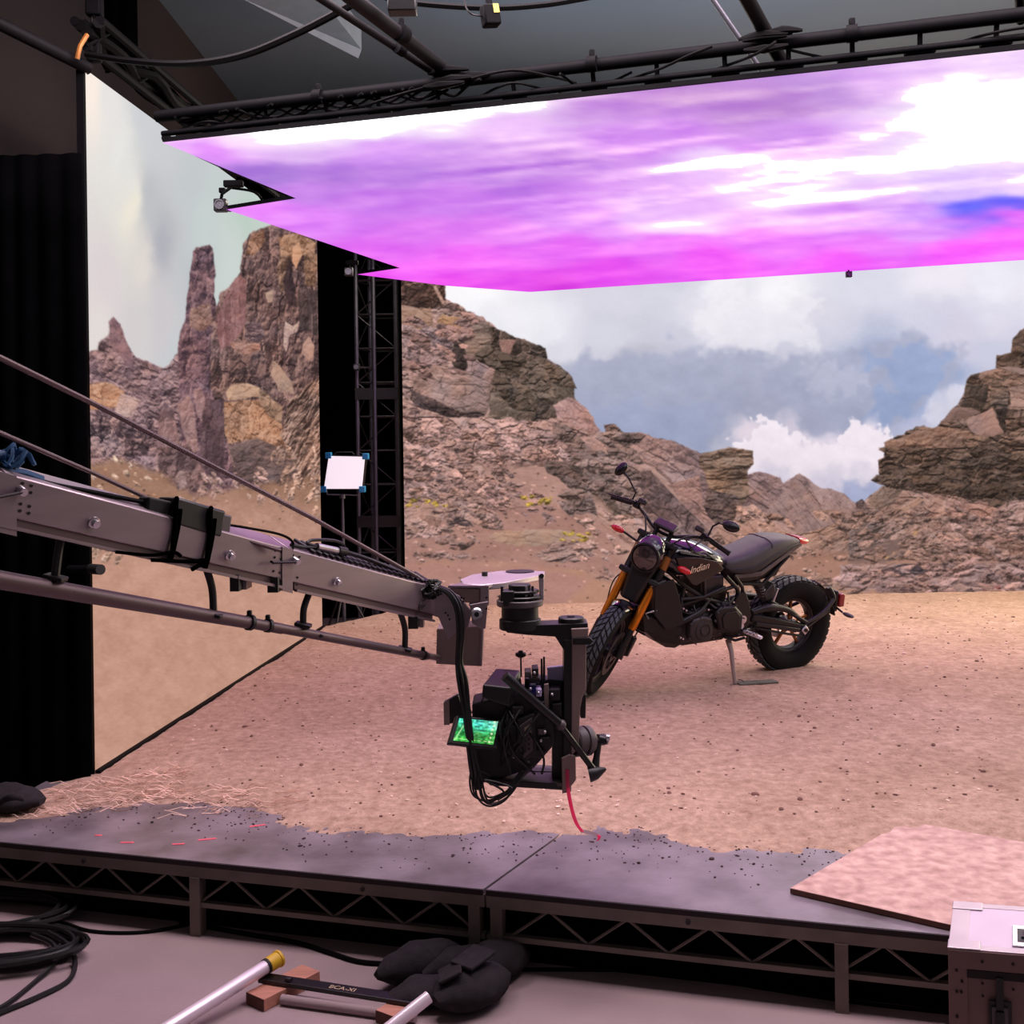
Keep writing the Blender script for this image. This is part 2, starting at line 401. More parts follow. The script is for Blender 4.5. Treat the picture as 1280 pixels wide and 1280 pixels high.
def paint_back():
    A = Art(490, 280, 1420, 800)
    A.gradient([(600,365,253,251,254),(560,360,252,250,252),(660,390,240,238,245),(750,375,218,216,228),(850,350,214,214,228),(900,350,245,243,248),(980,365,250,248,252),
        (940,405,226,220,234),(1000,440,206,206,222),(1080,370,222,222,236),(1180,345,240,235,245),(1240,350,240,238,248),(1200,420,215,210,228),(1290,360,235,232,244),(1250,400,222,218,234),
        (740,495,165,168,190),(760,530,158,167,194),(720,470,178,180,200),(860,480,168,170,192),(850,540,160,166,190),(790,450,190,190,206),(700,430,222,220,230),(680,405,236,234,242),(640,400,240,238,244),
        (900,500,165,165,188),(1000,485,165,166,191),(1100,460,168,178,206),(1180,470,150,165,200),(1140,505,150,165,202),(1060,515,156,166,196),(880,550,165,170,192),
        (935,548,226,212,224),(960,540,222,208,220),(1000,562,238,226,236),(980,575,232,220,232),(1075,545,238,226,236),(1095,560,236,222,234),(1085,575,228,214,228),(1035,528,176,174,200),(1045,560,232,220,232),
        (1050,598,200,195,215),(1070,612,165,170,200),(1090,600,175,178,208),(1000,592,215,206,222),(1190,500,206,206,226),(1150,530,190,190,215),(1240,430,206,206,226),(1120,540,176,180,206),(1330,380,225,225,238),(1400,350,225,225,238),(690,480,190,190,206),(770,420,214,213,226),(840,420,206,206,221),(890,400,236,232,241),(1010,400,222,218,231)],
        ax=.72, ay=1., power=3.0, warp=24, wscale=44, seed=3)
    A.cloud([(706,474),(736,450),(800,443),(880,438),(960,452),(1000,448),(1040,440),(1090,440),(1130,424),(1205,430),(1192,472),(1150,503),(1110,545),(1080,522),(1040,548),(1010,540),(960,512),(920,530),(880,562),(760,556),(725,505)], (166,170,194), 10, 14, 26, 301, .85)
    A.cloud([(1085,445),(1185,436),(1190,470),(1150,505),(1112,540),(1085,520),(1110,480)], (149,165,203), 9, 12, 22, 302, .85)
    A.cloud([(735,515),(800,500),(900,520),(880,565),(770,560)], (156,165,196), 12, 10, 24, 303, .7)
    A.cloud([(1000,470),(1040,455),(1080,462),(1092,482),(1060,495),(1010,490)], (184,186,208), 7, 10, 14, 304, .8)
    A.cloud([(896,600),(908,566),(925,545),(945,532),(962,526),(980,532),(996,548),(1015,556),(1036,556),(1050,545),(1066,530),(1084,527),(1100,540),(1114,566),(1112,590),(1070,606),(1000,612),(920,612)], (240,229,238), 4, 12, 13, 305, .95)
    A.cloud([(905,612),(960,586),(1010,596),(1060,590),(1105,596),(1090,640),(920,640)], (206,198,216), 12, 10, 20, 306, .8)
    A.cloud([(1040,625),(1060,606),(1090,600),(1108,612),(1100,640),(1050,645)], (160,168,202), 7, 6, 14, 307, .8)
    A.cloud([(1160,520),(1185,492),(1215,478),(1210,540),(1160,545)], (214,212,228), 6, 10, 14, 308, .8)
    A.cloud([(870,380),(900,352),(945,360),(985,348),(1020,380),(1010,425),(960,440),(900,432)], (244,241,247), 10, 16, 20, 309, .55)
    A.c += 5 * fbm(A.X / 40, A.Y / 22, 77, 4)[..., None]
    A.sand([(470,690),(1440,690),(1440,820),(470,820)], (160,126,110), 14, seed=9, soft=8)
    # far ridges
    A.rock([(760,560),(765,543),(800,540),(815,546),(842,552),(866,562),(885,568),(900,600),(950,590),(975,596),(979,603),(1000,592),(1012,600),(1026,611),(1040,612),(1056,618),(1070,630),(1085,640),(1085,690),(760,690)],
        (95,78,76),(142,117,112),(180,150,140), scale=17, ang=.55, an=2.6, seed=11, contrast=.8, rough=2)
    A.rock([(958,640),(980,615),(1000,592),(1012,600),(1060,650),(1075,668),(1000,668)], (108,88,84),(152,126,118),(178,150,138), scale=22, ang=.95, an=3.5, seed=12, contrast=.6, crack=.35, rough=1)
    A.rock([(1010,600),(1026,611),(1040,612),(1056,618),(1068,631),(1060,655),(1030,640)], (120,98,94),(158,132,124),(182,156,146), scale=16, ang=.95, an=3, seed=13, contrast=.6, crack=.3, rough=1)
    A.rock([(780,575),(800,573),(830,590),(870,630),(920,700),(800,700),(770,640)], (70,58,56),(112,92,88),(158,130,120), scale=24, ang=.85, an=2, seed=14, contrast=.8, crack=.4, rough=1.5)
    A.rock([(800,574),(806,574),(850,615),(892,655),(906,678),(896,672),(845,622)], (130,106,98),(165,138,127),(190,160,146), scale=10, ang=.85, an=3, seed=15, contrast=.4, crack=.2, rough=.6)
    A.rock([(835,605),(875,595),(880,640),(905,660),(900,668),(862,640)], (100,80,75),(150,120,112),(185,152,140), scale=20, ang=.7, an=1.5, seed=16, contrast=.6, crack=.4, rough=1.5)
    A.rock([(885,680),(905,645),(940,630),(1000,670),(1010,720),(890,720)], (130,104,94),(168,136,122),(190,158,143), scale=26, ang=.7, an=2.2, seed=17, contrast=.5, crack=.35)
    A.rock([(874,570),(880,566),(895,563),(912,559),(941,563),(942,580),(934,588),(936,620),(920,640),(890,640),(886,610),(880,590),(873,580)], (66,54,46),(122,100,84),(165,138,116), scale=10, ang=.0, an=4, seed=18, contrast=.9, strata=.35, rough=1.5)
    A.rock([(884,610),(925,622),(918,650),(895,656),(880,640)], (52,44,42),(90,74,68),(130,106,96), scale=10, seed=19)
    # left hill: slope, then the big blocks
    A.rock([(490,300),(552,300),(557,372),(598,394),(624,414),(648,424),(680,435),(684,450),(702,459),(714,472),(719,500),(730,514),(748,542),(775,556),(800,575),(790,640),(840,690),(870,720),(490,740)],
        (78,64,60),(158,129,119),(196,163,149), scale=24, ang=.3, an=1.9, seed=21, contrast=.95, rough=3)
    A.rock([(596,400),(624,412),(648,422),(681,435),(684,449),(702,458),(715,472),(718,500),(728,512),(700,522),(660,530),(620,520),(600,480)], (46,40,36),(88,77,69),(140,118,105), scale=24, ang=1.1, an=1.5, seed=22, contrast=.8, rough=3)
    A.rock([(624,424),(645,424),(640,440),(630,460)], (110,84,74),(150,116,104),(175,140,125), scale=14, ang=1.4, seed=23, contrast=.5, rough=2)
    A.rock([(615,490),(650,478),(672,492),(668,520),(655,536),(610,524)], (62,55,48),(104,91,80),(150,129,112), scale=26, ang=.4, an=1.6, seed=24, contrast=.6, crack=.4)
    A.rock([(672,460),(700,465),(715,480),(716,500),(690,500)], (70,62,52),(108,95,82),(140,122,106), scale=14, ang=1., an=2, seed=25, contrast=.6)
    A.rock([(690,506),(712,496),(735,512),(750,538),(745,546),(700,532)], (120,96,90),(168,134,126),(200,164,152), scale=12, ang=.6, seed=26, contrast=.6, crack=.4)
    A.rock([(490,300),(551,300),(557,370),(553,384),(530,386),(490,380)], (44,35,32),(82,64,57),(150,118,102), scale=24, ang=.3, an=1.5, seed=27, contrast=.8, rough=1.5)
    A.rock([(541,358),(545,357),(556,378),(553,381)], (140,112,100),(170,140,125),(190,160,140), scale=8, seed=28, rough=.6, crack=.1, rim=0)
    A.rock([(490,382),(538,384),(541,406),(530,412),(490,402)], (118,92,76),(162,132,112),(186,154,130), scale=22, ang=.1, seed=29, contrast=.6, crack=.35)
    A.rock([(552,392),(580,398),(588,408),(578,418),(560,412),(545,402)], (125,98,72),(170,138,108),(190,158,126), scale=16, ang=.3, seed=30, contrast=.6)
    A.rock([(505,420),(535,408),(570,420),(575,440),(555,455),(515,462)], (72,60,60),(130,108,104),(185,156,148), scale=11, ang=.6, an=1.6, seed=31, contrast=1.)
    A.rock([(505,405),(512,405),(540,430),(530,436),(505,430)], (100,80,76),(160,132,124),(190,160,150), scale=20, ang=.7, seed=32, contrast=.6)
    A.rock([(566,430),(580,415),(586,460),(572,468),(564,452)], (36,31,30),(62,54,51),(92,78,72), scale=12, seed=33, contrast=.6)
    A.rock([(578,404),(612,402),(616,450),(612,452),(584,450),(580,428)], (78,66,58),(126,108,96),(160,138,122), scale=8, ang=0., an=4, seed=34, contrast=.7, strata=.35, rough=1.2)
    A.rock([(584,450),(616,449),(620,456),(614,482),(585,466)], (96,80,78),(150,126,120),(186,158,150), scale=16, ang=.3, seed=35, contrast=.6, rough=1.2)
    A.rock([(517,462),(530,456),(575,462),(590,468),(613,480),(612,505),(606,522),(570,512),(545,500),(517,488)], (96,80,74),(152,126,116),(190,159,146), scale=24, ang=.35, an=2.4, seed=36, contrast=.65, crack=.4, rough=1.5)
    A.rock([(516,488),(545,500),(572,512),(606,516),(604,524),(560,522),(535,512),(512,505)], (42,36,36),(80,67,64),(120,100,94), scale=12, ang=.2, seed=37, contrast=.7)
    A.rock([(490,500),(515,500),(528,520),(560,522),(610,520),(640,528),(700,524),(742,546),(700,570),(600,580),(490,580)], (80,64,60),(160,130,120),(198,164,150), scale=22, ang=.25, an=2.2, seed=38, contrast=1., rough=3)
    A.rock([(706,548),(725,545),(760,570),(790,600),(790,640),(770,670),(740,640),(700,600)], (66,58,54),(118,100,92),(165,138,126), scale=20, ang=1.0, an=2.2, seed=39, contrast=.8)
    A.rock([(715,548),(735,546),(800,570),(830,585),(800,590),(760,580)], (100,80,74),(160,130,120),(190,158,146), scale=14, ang=.5, an=3, seed=40, contrast=.7)
    A.rock([(700,590),(735,600),(770,630),(780,650),(735,640),(705,620)], (60,52,46),(100,86,76),(135,115,102), scale=16, ang=.9, an=1.5, seed=41, contrast=.6)
    A.rock([(490,585),(520,588),(560,600),(600,610),(640,640),(630,660),(560,655),(490,670)], (76,62,58),(150,121,112),(188,155,142), scale=15, ang=.35, an=2., seed=42, contrast=.95)
    A.sand([(600,575),(700,585),(760,640),(840,690),(800,720),(700,650),(620,620)], (172,138,124), 22, seed=43, specks=.2)
    A.rock([(700,612),(712,610),(790,660),(845,700),(830,708),(770,670)], (120,92,82),(172,136,120),(200,164,146), scale=9, ang=.62, an=7, seed=44, contrast=.7, crack=.4, rough=1)
    A.sand([(560,648),(700,630),(760,660),(790,720),(500,720),(505,660)], (162,126,113), 18, seed=45, specks=.25)
    A.rock([(505,632),(540,628),(552,650),(550,662),(505,668)], (112,90,82),(164,134,122),(188,156,142), scale=24, seed=46, contrast=.5)
    A.rock([(552,635),(570,628),(590,640),(606,655),(560,660)], (62,54,54),(116,97,92),(176,146,134), scale=12, ang=.6, seed=47)
    for k, (bx_, n, c, sz) in enumerate((((506,534,700,570),46,(160,130,120),13),((506,560,640,620),60,(158,128,118),10),((700,545,790,640),34,(124,104,96),13),((506,612,620,668),40,(156,126,114),8),((505,395,590,470),30,(140,112,104),9),((625,445,690,512),12,(92,80,70),16))):
        A.scatter(bx_, n, c, sz, seed=700 + 100 * k, an=1.7, ang=.35)
    A.scatter((508,668,606,700), 26, (150,122,112), 5, seed=48, an=2.2)
    A.scatter((606,612,690,650), 26, (150,120,112), 5, seed=49, an=2., ang=.5)
    A.rock([(620,664),(700,661),(745,672),(720,684),(640,682),(612,674)], (140,114,98),(172,144,124),(190,160,140), scale=26, an=3, seed=50, contrast=.5, crack=.3)
    A.rock([(668,696),(690,678),(720,676),(745,694),(720,703),(690,702)], (66,54,52),(138,112,104),(180,150,138), scale=7, ang=-.2, an=4, seed=51, strata=.4)
    A.scatter((720,640,800,716), 40, (160,130,118), 5, seed=52, an=1.8, ang=.3)
    # ground behind the bike, then right hand mass
    A.rock([(880,690),(960,660),(1000,668),(1060,650),(1100,640),(1110,700),(1060,735),(880,735)], (92,74,64),(152,122,106),(180,148,130), scale=12, ang=-.35, an=2.2, seed=60, contrast=.8)
    A.sand([(900,700),(1000,690),(1080,690),(1140,700),(1120,725),(900,725)], (160,124,106), 16, seed=61, specks=.2)
    A.rock([(1072,632),(1082,624),(1100,612),(1120,600),(1200,580),(1420,560),(1420,700),(1060,700)], (84,68,62),(150,122,110),(186,154,140), scale=15, ang=.1, an=2.2, seed=62, contrast=.9)
    A.rock([(1084,626),(1104,606),(1130,608),(1120,625),(1095,640)], (90,76,68),(134,113,100),(160,136,120), scale=20, ang=-.4, seed=63, contrast=.5)
    A.rock([(1070,628),(1078,624),(1084,632),(1082,646),(1072,648)], (66,54,52),(96,80,76),(128,106,98), scale=10, seed=64, rough=1)
    A.rock([(1106,553),(1112,548),(1130,543),(1145,534),(1155,532),(1164,536),(1200,520),(1260,520),(1420,515),(1420,628),(1290,626),(1240,634),(1200,620),(1160,612),(1110,612),(1103,604),(1098,590),(1098,575),(1104,572)],
        (44,37,33),(92,76,65),(152,124,106), scale=14, ang=.05, an=3., seed=65, contrast=.95, rough=2.5, strata=.18)
    A.rock([(1106,553),(1145,540),(1210,524),(1215,545),(1190,560),(1110,562)], (84,62,52),(130,102,86),(168,136,116), scale=10, ang=-.2, an=3., seed=66, contrast=.7, rough=1.5, strata=.2)
    A.rock([(1172,532),(1196,506),(1206,490),(1208,474),(1214,469),(1246,460),(1420,455),(1420,575),(1290,560),(1260,545),(1220,540)], (50,41,36),(100,82,70),(160,130,114), scale=18, ang=.05, an=2.4, seed=67, contrast=.9, strata=.22, rough=1.5)
    A.rock([(1200,508),(1208,482),(1236,480),(1234,500),(1226,512)], (46,40,35),(74,64,56),(116,96,84), scale=22, seed=68, contrast=.6, crack=.3)
    A.rock([(1174,530),(1194,508),(1226,514),(1212,522)], (104,84,74),(128,104,94),(150,124,112), scale=26, seed=69, contrast=.4, crack=.15)
    A.rock([(1208,524),(1240,510),(1256,542),(1230,546),(1214,540)], (124,98,88),(160,129,116),(180,148,134), scale=26, ang=-.3, seed=70, contrast=.4, crack=.2)
    A.rock([(1242,512),(1258,510),(1258,540),(1256,542)], (34,30,27),(58,50,45),(84,72,64), scale=16, seed=71, contrast=.5)
    A.rock([(1238,474),(1262,472),(1260,510),(1238,508)], (58,50,44),(96,82,72),(150,124,108), scale=9, an=3.5, seed=72, contrast=.8, strata=.3)
    A.rock([(1262,484),(1420,470),(1420,520),(1262,512)], (110,88,76),(152,124,110),(180,148,132), scale=14, an=3.5, seed=73, contrast=.6, strata=.25)
    A.rock([(1245,459),(1246,444),(1263,441),(1266,424),(1274,414),(1284,408),(1420,395),(1420,470),(1280,470)], (46,38,34),(82,68,58),(120,98,84), scale=14, an=2, seed=74, contrast=.8, rough=1.5)
    A.rock([(1246,459),(1280,460),(1420,458),(1420,474),(1282,470)], (130,106,94),(158,130,116),(176,146,130), scale=20, an=3, seed=75, contrast=.4, crack=.2)
    A.rock([(1116,588),(1180,590),(1230,596),(1300,600),(1420,600),(1420,634),(1240,634),(1200,622),(1150,612),(1112,610)], (36,31,29),(70,59,52),(112,92,80), scale=18, ang=.1, an=1.6, seed=76, contrast=.75)
    A.rock([(1152,618),(1163,612),(1184,626),(1192,640),(1178,652),(1154,646)], (96,74,66),(156,124,110),(196,160,144), scale=16, ang=.7, seed=77, contrast=.7)
    A.rock([(1110,640),(1150,620),(1156,624),(1120,648),(1085,665)], (118,96,84),(160,131,115),(184,152,135), scale=8, ang=-.5, an=4, seed=78, contrast=.5)
    A.rock([(1184,626),(1230,628),(1255,640),(1250,652),(1200,652),(1180,640)], (100,76,68),(158,124,112),(190,154,140), scale=9, ang=.35, an=3, seed=79, contrast=.8)
    A.rock([(1240,642),(1260,626),(1420,625),(1420,690),(1290,690),(1256,662)], (80,66,60),(146,118,108),(190,158,146), scale=20, ang=-.5, an=1.8, seed=80, contrast=.8)
    A.rock([(1268,664),(1300,655),(1300,676),(1278,676)], (44,38,34),(72,61,55),(100,84,76), scale=14, seed=81, contrast=.5)
    A.rock([(1060,660),(1118,648),(1128,668),(1075,692),(1060,694)], (60,54,52),(118,101,94),(165,140,130), scale=7, ang=-.35, an=2.6, seed=82, contrast=1.)
    A.sand([(1070,690),(1130,668),(1140,674),(1115,696),(1100,704),(1060,704)], (118,98,90), 12, seed=83)
    A.rock([(1150,662),(1220,655),(1270,668),(1290,700),(1180,704),(1140,690)], (88,68,60),(148,118,106),(182,150,136), scale=7, ang=.1, an=2.4, seed=84, contrast=1.)
    A.sand([(1105,700),(1118,688),(1126,694),(1116,704)], (205,165,115), 10, seed=85, soft=2)
    A.sand([(1128,662),(1150,658),(1146,670),(1132,668)], (178,142,100), 10, seed=86, soft=2)
    A.rock([(1050,706),(1420,700),(1420,745),(1050,742)], (88,70,68),(150,122,114),(182,152,142), scale=8, ang=.02, an=5., seed=87, contrast=.8, rough=2)
    A.rock([(1098,712),(1130,704),(1180,706),(1215,714),(1180,720),(1110,720)], (48,42,44),(92,77,76),(140,116,110), scale=8, an=4, seed=88, contrast=.7)
    A.rock([(1140,730),(1160,722),(1200,728),(1215,742),(1170,746),(1148,744)], (120,96,88),(164,134,122),(188,156,142), scale=18, an=3, seed=89, contrast=.5)
    A.sand([(800,742),(880,728),(1060,738),(1150,745),(1230,752),(1420,748),(1420,810),(480,810),(480,702),(560,704),(640,705),(720,712)], (176,137,114), 13, seed=90, soft=3, specks=.12)
    A.sand([(480,700),(560,706),(660,706),(740,722),(700,760),(480,800)], (168,129,116), 13, seed=92, soft=4, specks=.12)
    A.scatter((880,712,1060,742), 26, (156,126,112), 5, seed=93, an=1.8)
    A.rock([(1204,744),(1206,738),(1214,735),(1220,742),(1220,750),(1208,750)], (54,44,44),(96,80,78),(130,108,102), scale=9, seed=94, rough=1)
    A.rock([(1230,750),(1230,736),(1250,732),(1258,746),(1250,751)], (70,38,34),(134,84,76),(170,110,100), scale=12, seed=95, rough=1)
    A.scatter((1066,640,1180,700), 70, (140,114,102), 6, seed=1500, an=2., ang=-.3); A.scatter((1180,640,1290,702), 70, (146,117,106), 7, seed=1600, an=2., ang=.25)
    A.scatter((1060,704,1290,740), 40, (146,118,110), 7, seed=1700, an=3., ang=.0); A.scatter((890,640,1060,700), 44, (150,120,106), 7, seed=1800, an=1.8, ang=.5); A.scatter((1110,560,1290,615), 30, (88,73,63), 12, seed=1900, an=2.4, ang=.1)
    for b in ((510,622,560,634), (650,620,690,634), (700,664,735,676)):
        A.scatter(b, 12, (176,150,70), 3, seed=int(b[0]), an=1.5)
    warm = (A.c[..., 2] < A.c[..., 0] - 6)[..., None]; A.c = np.where(warm, A.c * np.array([1.04, .998, 1.02]), A.c)
    # haze at the foot of the far cliff
    A.c = np.clip(A.c, 0, 255)
    return A

def paint_left():
    A = Art(90, 60, 420, 1000)
    A.gradient([(112,110,252,238,226),(135,120,232,228,226),(180,150,206,208,211),(160,220,228,226,222),(165,260,238,231,216),(150,190,232,230,226),(200,300,178,178,187),(190,250,190,192,196),(240,230,196,201,203),(255,280,198,208,206),(310,260,190,206,196),(330,250,196,208,200),(290,330,203,212,208),
        (130,350,220,210,212),(180,330,224,216,210),(200,400,206,200,204),(215,450,200,203,206),(125,410,226,218,214),(170,410,212,206,207),(240,350,192,196,200),(300,200,200,206,208),(200,180,204,206,210)], ax=1.4, ay=.55, power=3., warp=10, wscale=40, seed=5)
    A.rock([(90,436),(112,440),(122,436),(124,428),(135,420),(138,402),(142,396),(150,405),(158,428),(170,448),(185,452),(205,460),(212,456),(222,440),(232,440),(260,520),(260,620),(90,620)], (62,50,52),(132,108,104),(190,158,146), scale=8, ang=.5, an=1.5, seed=111, contrast=1.1, rough=2)
    A.rock([(136,402),(142,396),(150,405),(160,432),(168,450),(163,462),(150,445),(138,432)], (92,72,74),(138,110,108),(176,142,132), scale=12, ang=1.2, an=2, seed=112, contrast=.6, rough=1)
    A.rock([(90,480),(135,478),(156,488),(150,508),(120,512),(90,510)], (150,105,75),(196,148,108),(220,180,140), scale=11, seed=113, contrast=.7)
    A.rock([(150,492),(176,500),(166,520),(140,524)], (150,128,114),(196,170,152),(215,190,170), scale=10, seed=114, contrast=.6)
    A.rock([(105,520),(160,525),(190,545),(185,570),(140,572),(105,570)], (50,42,46),(96,80,80),(190,160,146), scale=11, ang=1.2, an=1.7, seed=115, contrast=1.1)
    # pinnacle
    A.rock([(222,436),(224,420),(232,398),(233,380),(238,340),(241,315),(246,309),(262,306),(266,310),(269,345),(268,370),(275,400),(300,440),(320,520),(300,640),(225,640),(226,560)], (58,46,54),(104,82,84),(160,128,124), scale=13, ang=1.5, an=1.8, seed=121, contrast=.9, rough=1.8)
    A.rock([(258,345),(266,350),(267,368),(258,366)], (120,94,92),(160,128,122),(180,146,138), scale=8, seed=122, rough=1)
    A.rock([(238,385),(262,380),(268,405),(250,415),(236,408)], (110,84,72),(152,122,106),(184,152,130), scale=8, ang=1., seed=123)
    # right tower
    A.rock([(265,400),(276,366),(284,360),(292,352),(300,340),(304,306),(312,292),(328,284),(420,260),(420,640),(300,640),(285,560),(262,480)], (50,40,38),(100,80,74),(168,136,118), scale=15, ang=1.5, an=2.3, seed=131, contrast=1.0, rough=1.8)
    A.rock([(270,400),(285,362),(300,342),(308,350),(308,400),(300,420),(275,440)], (96,66,62),(140,102,94),(176,138,126), scale=9, ang=1.5, an=4, seed=132, contrast=.7, rough=1.5)
    A.rock([(312,296),(330,286),(332,300),(318,318),(308,318)], (90,66,50),(150,116,90),(186,150,118), scale=10, ang=1.2, an=2, seed=133)
    A.rock([(348,296),(372,290),(396,305),(394,320),(372,318),(352,330)], (106,78,54),(160,124,92),(195,158,120), scale=10, ang=1.2, an=1.6, seed=134)
    A.rock([(366,310),(374,302),(378,318),(370,336),(365,326)], (170,128,90),(205,160,118),(222,180,138), scale=16, seed=135, contrast=.4, crack=.15, rough=.8)
    A.rock([(348,322),(362,318),(366,340),(352,368),(346,345)], (58,44,36),(106,82,64),(176,142,112), scale=9, ang=1.5, an=2, seed=136)
    A.rock([(380,320),(398,316),(396,358),(382,356)], (80,62,46),(130,102,78),(170,138,108), scale=10, ang=1.5, an=2, seed=137)
    A.rock([(354,352),(364,322),(366,352),(372,380),(360,384)], (34,26,26),(58,46,46),(88,70,66), scale=12, ang=1.5, an=2.4, seed=138, contrast=.6)
    A.rock([(372,362),(398,362),(398,420),(376,412)], (44,36,34),(76,64,60),(124,104,94), scale=10, ang=1.5, an=4, seed=139, contrast=.7)
    A.rock([(331,366),(341,362),(341,378),(334,378)], (150,122,98),(190,160,130),(205,175,145), scale=10, seed=140, rough=1, contrast=.4)
    A.rock([(356,402),(366,408),(374,402),(372,414),(362,420),(358,440),(354,432)], (160,136,120),(198,170,150),(214,188,168), scale=8, seed=141, rough=1, contrast=.4)
    A.rock([(378,430),(386,420),(393,432),(392,446),(386,452),(377,440)], (150,120,100),(186,152,128),(200,168,144), scale=12, seed=142, rough=1, contrast=.4, crack=.15)
    A.rock([(308,402),(326,405),(330,418),(322,428),(306,424)], (70,58,60),(112,94,92),(156,132,124), scale=12, seed=143)
    A.rock([(288,428),(326,428),(326,440),(306,444),(290,436)], (110,78,64),(164,124,104),(196,158,134), scale=6, ang=0, an=4, seed=144, strata=.3)
    A.rock([(286,440),(308,444),(325,438),(335,452),(332,470),(300,476),(286,466)], (48,40,38),(88,72,68),(140,112,98), scale=13, ang=1.5, an=1.6, seed=145)
    A.rock([(340,452),(350,456),(366,480),(368,492),(350,490),(340,470)], (130,106,86),(176,146,118),(198,168,138), scale=14, ang=.9, an=2, seed=146, contrast=.5)
    A.rock([(282,490),(292,480),(310,478),(324,484),(324,496),(300,500),(284,500)], (150,120,92),(196,162,126),(216,184,148), scale=12, ang=.2, seed=147, contrast=.5)
    A.rock([(280,502),(300,500),(335,500),(352,530),(356,560),(330,556),(310,550),(285,555),(278,530)], (100,72,52),(172,130,96),(206,168,130), scale=9, ang=1.3, an=1.5, seed=148, contrast=.9)
    A.rock([(324,484),(336,494),(354,510),(352,530),(336,520),(322,500)], (90,74,58),(156,128,100),(196,166,132), scale=10, ang=.9, an=1.8, seed=149, contrast=.8)
    A.rock([(360,500),(400,470),(420,470),(420,620),(380,620),(368,580),(352,545)], (54,42,36),(124,98,80),(196,162,134), scale=9, ang=2.1, an=3, seed=150, contrast=1.1)
    A.rock([(286,560),(320,548),(356,562),(372,590),(340,606),(300,600)], (66,56,52),(104,88,80),(136,114,102), scale=9, seed=151, contrast=.7)
    # standing stones in front of the pinnacle
    A.rock([(198,520),(206,502),(216,512),(226,560),(238,600),(236,622),(206,618),(196,570)], (86,68,66),(132,106,100),(176,144,132), scale=18, ang=1.5, an=1.6, seed=161, contrast=.6, crack=.4, rough=1.2)
    A.rock([(222,506),(236,494),(242,508),(248,560),(240,572),(228,540)], (104,82,78),(152,122,112),(190,156,142), scale=16, ang=1.5, seed=162, contrast=.6, crack=.35, rough=1)
    A.rock([(242,490),(250,484),(258,500),(256,530),(246,520)], (110,86,82),(156,124,116),(190,156,144), scale=16, ang=1.5, seed=163, contrast=.6, crack=.3, rough=1)
    A.rock([(255,500),(280,500),(280,580),(262,610),(250,570)], (56,46,48),(88,70,70),(124,100,96), scale=14, ang=1.5, an=1.8, seed=164, contrast=.7)
    A.rock([(196,560),(236,556),(262,600),(256,616),(216,612),(200,600)], (62,50,48),(104,84,80),(150,124,114), scale=12, ang=1.4, an=1.8, seed=165)
    A.sand([(90,580),(150,576),(200,590),(240,618),(330,606),(420,590),(420,680),(90,680)], (152,120,92), 22, seed=170, soft=5, specks=.15)
    A.scatter((112,570,205,620), 22, (196,164,134), 4, seed=171, an=1.2, ang=1.)
    A.scatter((230,590,330,640), 36, (176,146,128), 5, seed=172, an=1.4, ang=.8)
    A.scatter((340,560,400,690), 60, (180,148,122), 5, seed=173, an=2., ang=1.8)
    A.rock([(218,598),(224,588),(232,590),(234,608),(222,614)], (100,84,76),(150,126,114),(180,152,138), scale=10, seed=174, rough=1)
    A.sand([(90,640),(200,640),(300,620),(440,650),(440,1040),(60,1040),(60,640)], (178, 141, 114), 20, seed=176, soft=14, specks=.05, ax=1.2)
    A.sand([(60,700),(440,690),(440,1040),(60,1040)], (192, 153, 124), 16, seed=177, soft=12, specks=.0, ax=1.1)
    A.scatter((108,672,150,700), 16, (200,170,140), 4, seed=178, an=2.2, ang=2.)
    warm = ((A.c[..., 2] < A.c[..., 0] - 6) & ((A.c.mean(-1) < 175) | (A.Y > 460)))[..., None]; A.c = np.where(warm, A.c * np.array([.95, .91, .97]) + np.array([11, 8, 8]), A.c)
    A.c = np.clip(A.c, 0, 255)
    return A

